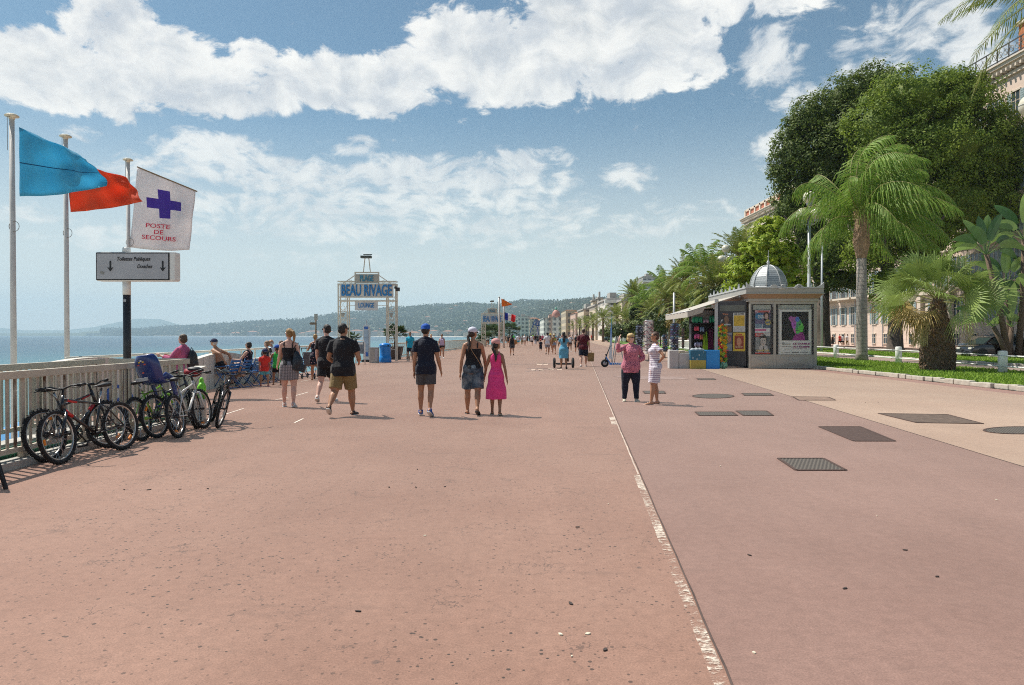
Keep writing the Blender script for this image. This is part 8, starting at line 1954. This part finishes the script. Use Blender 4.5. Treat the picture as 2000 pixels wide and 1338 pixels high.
m = MB(); m.bb((24.5, 0, .1), (25.1, .5, 6.3)); m.bb((29.8, 0, .1), (30.4, .5, 6.3)); m.bb((24.2, 0, 6.2), (30.7, .6, 6.9)); m.build('portal', M_stucco, A, bevel=.03); m = MB(); m.bb((25.1, .02, .1), (29.8, .06, 6.2)); m.build('portal_recess', M_stucco, A)
m = MB(); n = 40
for i in range(n+1): m.bb((La*i/n-.04, .7, 28.05), (La*i/n+.04, .78, 29.5))
m.bb((0, .7, 29.42), (La, .8, 29.52)); m.bb((0, .7, 28.2), (La, .8, 28.28)); m.build('roof_railing', M_ironw, A)
m = MB()
for i in range(n*2): x = La*(i+.5)/n/2; m.torus((x, .74, 28.8), .28, .035, 10, 4, 'Y'); m.bar((x-.3, .74, 28.4), (x+.3, .74, 29.3), .05, .03)
m.build('railing_ornament', mat('iron_pale', (.25, .23, .18)), A)
m = MB(); m.bb((13.6, -3.2, 27.6), (16.6, -1.0, 31.6)); m.build('chimney', M_brick, A); m = MB(); m.bb((13.4, -3.4, 31.6), (16.8, -.8, 31.95)); m.build('chimney_cap', M_stucco, A)
for x in (13.9, 15.6): m = MB(); m.lathe([(.22, 31.95), (.18, 32.7), (.28, 32.75), (.26, 32.95)], (x, -2.0, 0), 12); m.build('chimney_pot', mat('terracotta', (.35, .07, .03)), A)
B, Lb_, spb = mansion('cream and pink building end rising left of the great tree with red panels', 47.9, 116, 141, 27.2, 9, lambda f, i: f < 3 or i < 3, col=M_stucco)
m = MB(); n = 9
for i in range(n): m.bb((Lb_*i/n+.5, -.6, 25.6), (Lb_*(i+1)/n-.5, -.3, 26.9))
m.build('frieze', mat('frieze_red', (.50, .17, .10), rough=.9), B)
m = MB()
for i in range(n+1): m.bb((Lb_*i/n-.35, -.7, 25.45), (Lb_*i/n+.35, -.1, 27.2))
m.bb((0, -.7, 26.9), (Lb_, -.1, 27.3)); m.bb((0, -12, 25.4), (Lb_, -.7, 26.8)); m.build('parapet', M_stucco, B)

# ---------------------------------------------------------------- far town
def wgrid(wx=3.2, wz=3.1, dark=(.10, .11, .12)):
    def ex(g, tc, c, b):
        x, y, z = g.sep(tc); n = g.sep(g.add('ShaderNodeNewGeometry').outputs['Normal'])
        u = g.math('FRACT', g.math('DIVIDE', g.math('ADD', x, g.math('MULTIPLY', y, 1.03)), wx)); v = g.math('FRACT', g.math('DIVIDE', z, wz))
        k = g.math('MULTIPLY', g.math('MULTIPLY', g.math('GREATER_THAN', u, .45), g.math('GREATER_THAN', v, .42)), g.math('LESS_THAN', n[2], .5))
        return g.mix(g.math('MULTIPLY', k, .8), c, dark+(1,))
    return ex
TC = {'white': (.66, .62, .54), 'cream': (.60, .50, .37), 'yellow': (.50, .40, .27), 'pink': (.56, .38, .30), 'grey': (.40, .39, .36), 'ochre': (.44, .29, .15)}
TM = {k: mat('town_'+k, v, rough=.85, var=.08, scale=.05, extra=wgrid()) for k, v in TC.items()}
M_tile = mat('roof_tile', (.36, .17, .10), rough=.9, var=.2, scale=.3); M_flat = mat('roof_flat', (.38, .36, .33), rough=.9)
def block(px0, px1, ytop, Y, depth, col, label, rz=0, roof='flat', grp='buildings along the bay', bal=0, zb=None, cat_='building', base=0):
    a, b_ = PX(px0, ytop, Y), PX(px1, ytop, Y); w = b_.x-a.x; zt = a.z; z0 = base; root = empty('apartment_building', ((a.x+b_.x)/2, Y, z0), rz, label, cat_, grp); h = zt-z0
    m = MB(); m.bb((-w/2, 0, 0), (w/2, depth, h)); m.build('wall', TM[col], root)
    if roof == 'hip': m = MB(); e = w*.04; rh = min(w, depth)*.14; m.add([(-w/2-e, -e, h), (w/2+e, -e, h), (w/2+e, depth+e, h), (-w/2-e, depth+e, h), (-w*.25, depth/2, h+rh), (w*.25, depth/2, h+rh)], [(0, 1, 5, 4), (1, 2, 5), (2, 3, 4, 5), (3, 0, 4), (3, 2, 1, 0)]); m.build('roof', M_tile, root)
    else: m = MB(); m.bb((-w/2-.3, -.3, h), (w/2+.3, depth+.3, h+.5)); m.bb((-w*.2, depth*.3, h+.5), (w*.15, depth*.6, h+2.6)); m.build('roof', M_flat, root)
    if bal:
        for i in range(1, bal+1): m = MB(); z_ = h*i/(bal+.6); m.bb((-w/2-.8, -1.4, z_), (w/2+.4, .0, z_+.9)); m.build('balcony', M_whitep, root)
    return root, w, h
N_, w, h = block(1062, 1128, 622, 420, 60, 'white', 'white seafront hotel wing in front of the pink dome')
hx = lambda px: (px-1095)/(F/420); hz = lambda py: CAMZ+(655-py)/(F/420)
D_, w, h = block(1080, 1093, 620, 414, 5, 'white', 'round corner tower of the hotel crowned by a pink dome'); hx0 = 0
m = MB(); r_ = 8.2/(F/414); m.lathe([(r_*.98, h), (r_, h+1.0), (r_*.96, h+2.2), (r_*.75, h+3.6), (r_*.4, h+4.5), (.25, h+4.8)], (0, 2, 0), 20); m.build('dome', mat('dome_pink', (.50, .22, .17), rough=.6), D_, True)
m = MB(); m.lathe([(.7, h+4.6), (.75, h+5.4), (.3, h+6.0), (.05, h+7.2)], (0, 2, 0), 12); m.build('cupola', mat('copper_green', (.12, .38, .28)), D_, True)
FB = [(1072, 1079, 615, 418, 8, 'pink', 'small tower with green copper roof left of the dome', 'hip', 0), (1105, 1127, 606, 330, 30, 'yellow', 'yellow ochre apartment block right of the pink dome', 'hip', 0), (1124, 1150, 611, 300, 26, 'pink', 'pinkish block stepping down beside the yellow one', 'hip', 0), (1140, 1166, 605, 260, 24, 'cream', 'cream block under the two turrets', 'flat', 0),
      (1158, 1165, 588, 250, 7, 'cream', 'left castle like turret on the roofline', 'flat', 0), (1169, 1177, 583, 245, 7, 'cream', 'right castle like turret, slightly taller', 'flat', 0), (1163, 1200, 597, 240, 24, 'cream', 'pale block between and beyond the two turrets', 'flat', 0), (1186, 1224, 586, 200, 22, 'white', 'modern white block with long curved balconies and awnings', 'flat', 7),
      (1012, 1034, 619, 560, 30, 'white', 'white slab block behind the striped flag', 'flat', 0), (1034, 1052, 622, 540, 30, 'cream', 'cream block behind the giant blue chair', 'hip', 0), (1050, 1068, 625, 520, 26, 'pink', 'rosy block just left of the hotel', 'hip', 0), (985, 1011, 626, 640, 30, 'white', 'white block left of the slab, above the low palms', 'flat', 0), (955, 984, 631, 800, 40, 'cream', 'long cream block behind the far gateway', 'flat', 0), (1128, 1146, 618, 420, 26, 'white', 'white block peeping between yellow roof and palms', 'flat', 0), (1215, 1262, 588, 190, 30, 'cream', 'cream block mostly hidden by the lone date palm', 'flat', 0)]
for a in FB: block(a[0], a[1], a[2], a[3], a[4], a[5], a[6], 0, a[7], bal=a[8])
block(1256, 1288, 541, 420, 20, 'grey', 'modern grey villa with flat roof perched on the ridge', bal=2, base=24)
def far_on_hill(px, t, wpx, hpx, col, label, roof='flat', grp='houses on the hills round the bay', sink=3):
    p = hill_pt(px, t); k = F/p.y; w = wpx/k; h = hpx/k; root = empty('hillside_house' if wpx < 16 else 'apartment_block', (p.x, p.y, p.z-sink), 0, label, 'house' if wpx < 16 else 'building', grp); m = MB(); m.bb((-w/2, 0, 0), (w/2, w*.5, h+sink)); m.mi = 1
    if roof == 'hip': m.add([(-w/2, 0, h+sink), (w/2, 0, h+sink), (w/2, w*.5, h+sink), (-w/2, w*.5, h+sink), (-w*.2, w*.25, h+sink+w*.12), (w*.2, w*.25, h+sink+w*.12)], [(0, 1, 5, 4), (1, 2, 5), (2, 3, 4, 5), (3, 0, 4)])
    else: m.bb((-w/2, 0, h+sink), (w/2, w*.5, h+sink+.6))
    m.build('walls', [TM[col], M_tile if roof == 'hip' else M_flat], root)
far_on_hill(1042, 1.0, 31, 6.5, 'grey', 'long hazy block standing alone on the ridge right of the orange pennant'); far_on_hill(884, 1.0, 60, 4, 'grey', 'very long low block on the left part of the ridge'); far_on_hill(803, .75, 40, 5, 'grey', 'long grey block below the ridge behind the blue cap'); far_on_hill(213, .2, 5, 8, 'grey', 'airport control tower on the far point'); far_on_hill(186, .2, 34, 3.5, 'grey', 'long airport hall beside the control tower'); far_on_hill(835, .02, 26, 17, 'white', 'glassy blue tower block on the far waterfront')
rnd = random.Random(17); LBL = {}
for i in range(262):
    front = i < 72
    if front: px = 600+ (i*61 % 400)+rnd.uniform(-3, 3) if i < 60 else rnd.uniform(330, 620); t = rnd.uniform(.0, .07); wpx = rnd.uniform(9, 22); hpx = rnd.uniform(6, 12)*min(1, .5+(px-300)/900); col = rnd.choice(['white', 'white', 'cream', 'grey', 'cream'])
    else: px = rnd.triangular(420, 1200, 1000) if i > 110 else rnd.uniform(300, 1150); t = rnd.uniform(.10, .93); wpx = rnd.uniform(4, 13); hpx = rnd.uniform(2, 4.2); col = rnd.choice(['white', 'cream', 'cream', 'pink', 'ochre', 'grey'])
    ro = 'hip' if rnd.random() < .5 else 'flat'; zone = 'far waterfront' if front else ('upper hillside' if t > .5 else 'lower hillside'); lb_ = '%s %s among many on the hazy %s' % (col, ('tiled block' if ro == 'hip' else 'flat roofed block') if wpx >= 16 else ('tiled house' if ro == 'hip' else 'flat roofed house'), zone)
    far_on_hill(px, t, wpx, hpx, col, lb_, ro, '%s %s %ss of the %s' % (col, ro, 'block' if wpx >= 16 else 'house', zone))
# woods on the hills: a mass of crowns
rg = np.random.default_rng(5); nw = 9000; P_ = []
for i in range(nw):
    px = 200+1100*rg.random()**.8; t = .05+.97*rg.random(); p = hill_pt(px, min(t, 1.0)); P_.append((p.x, p.y, p.z))
P_ = np.array(P_); c = np.repeat(P_, 12, 0); q = rg.normal(size=c.shape); s = 1+.0*c[:, :1]; sz = (c[:, 1:2]/900); c = c+q*np.array([1.9, 1.9, 1.1])*sz+np.array([0, 0, 1.6])*sz
t1 = rg.normal(size=c.shape); t1 /= np.linalg.norm(t1, axis=1)[:, None]; t2 = np.cross(t1, rg.normal(size=c.shape)); t2 /= np.linalg.norm(t2, axis=1)[:, None]; s = sz*1.2; co = np.stack([c-t1*s, c-t2*s, c+t1*s, c+t2*s], 1).reshape(-1, 3)
M_wood = leafmat('woods', (.03, .055, .02), (.05, .08, .028), (.08, .10, .04), .1, .01); o = np_mesh('woods', co, np.arange(len(co)).reshape(-1, 4), M_wood); tag(o, 'dark woods covering the hills round the bay', kind='stuff')
# pebble shore on the other side of the bay
m = MB(); pp = list(range(300, 1040, 20)); vs = []
for px in pp:
    D = itp(SHORE, px); vs += [((px-1000)/F*(D-70), D-70, -5.9), ((px-1000)/F*(D+20), D+20, -2.5)]
m.add(vs, [(2*i, 2*i+2, 2*i+3, 2*i+1) for i in range(len(pp)-1)]); tag(m.build('beach', M_peb), kind='structure')
# cranes
for px, t in ((333, .3), (346, .35)):
    p = hill_pt(px, t); k = F/p.y; root = empty('crane', (p.x, p.y, p.z), 0, 'faint tower crane on the skyline, '+('the left one' if px < 340 else 'the right one'), 'crane'); m = MB(); H_ = 9/k; m.bb((-1.5, -1.5, 0), (1.5, 1.5, H_)); m.build('mast', M_grey, root); m = MB(); m.bb((-6/k, -1, H_), (4/k, 1, H_+2)); m.build('jib', M_grey, root)
# ---------------------------------------------------------------- the air over the bay
def build_haze():
    m = bpy.data.materials.new('haze_air'); m.use_nodes = True; t = m.node_tree; t.nodes.clear()
    o = t.nodes.new('ShaderNodeOutputMaterial'); v = t.nodes.new('ShaderNodeVolumePrincipled')
    v.inputs['Color'].default_value = (.68, .86, .96, 1); v.inputs['Density'].default_value = 1.05e-4; v.inputs['Anisotropy'].default_value = .0
    t.links.new(v.outputs[0], o.inputs['Volume'])
    b = MB(); b.bb((-16000, -400, -22), (9000, 13500, 700)); h = b.build('haze', m); tag(h, 'thin pale sea haze over the bay', kind='stuff')
    h.visible_shadow = True
if HAZE: build_haze()
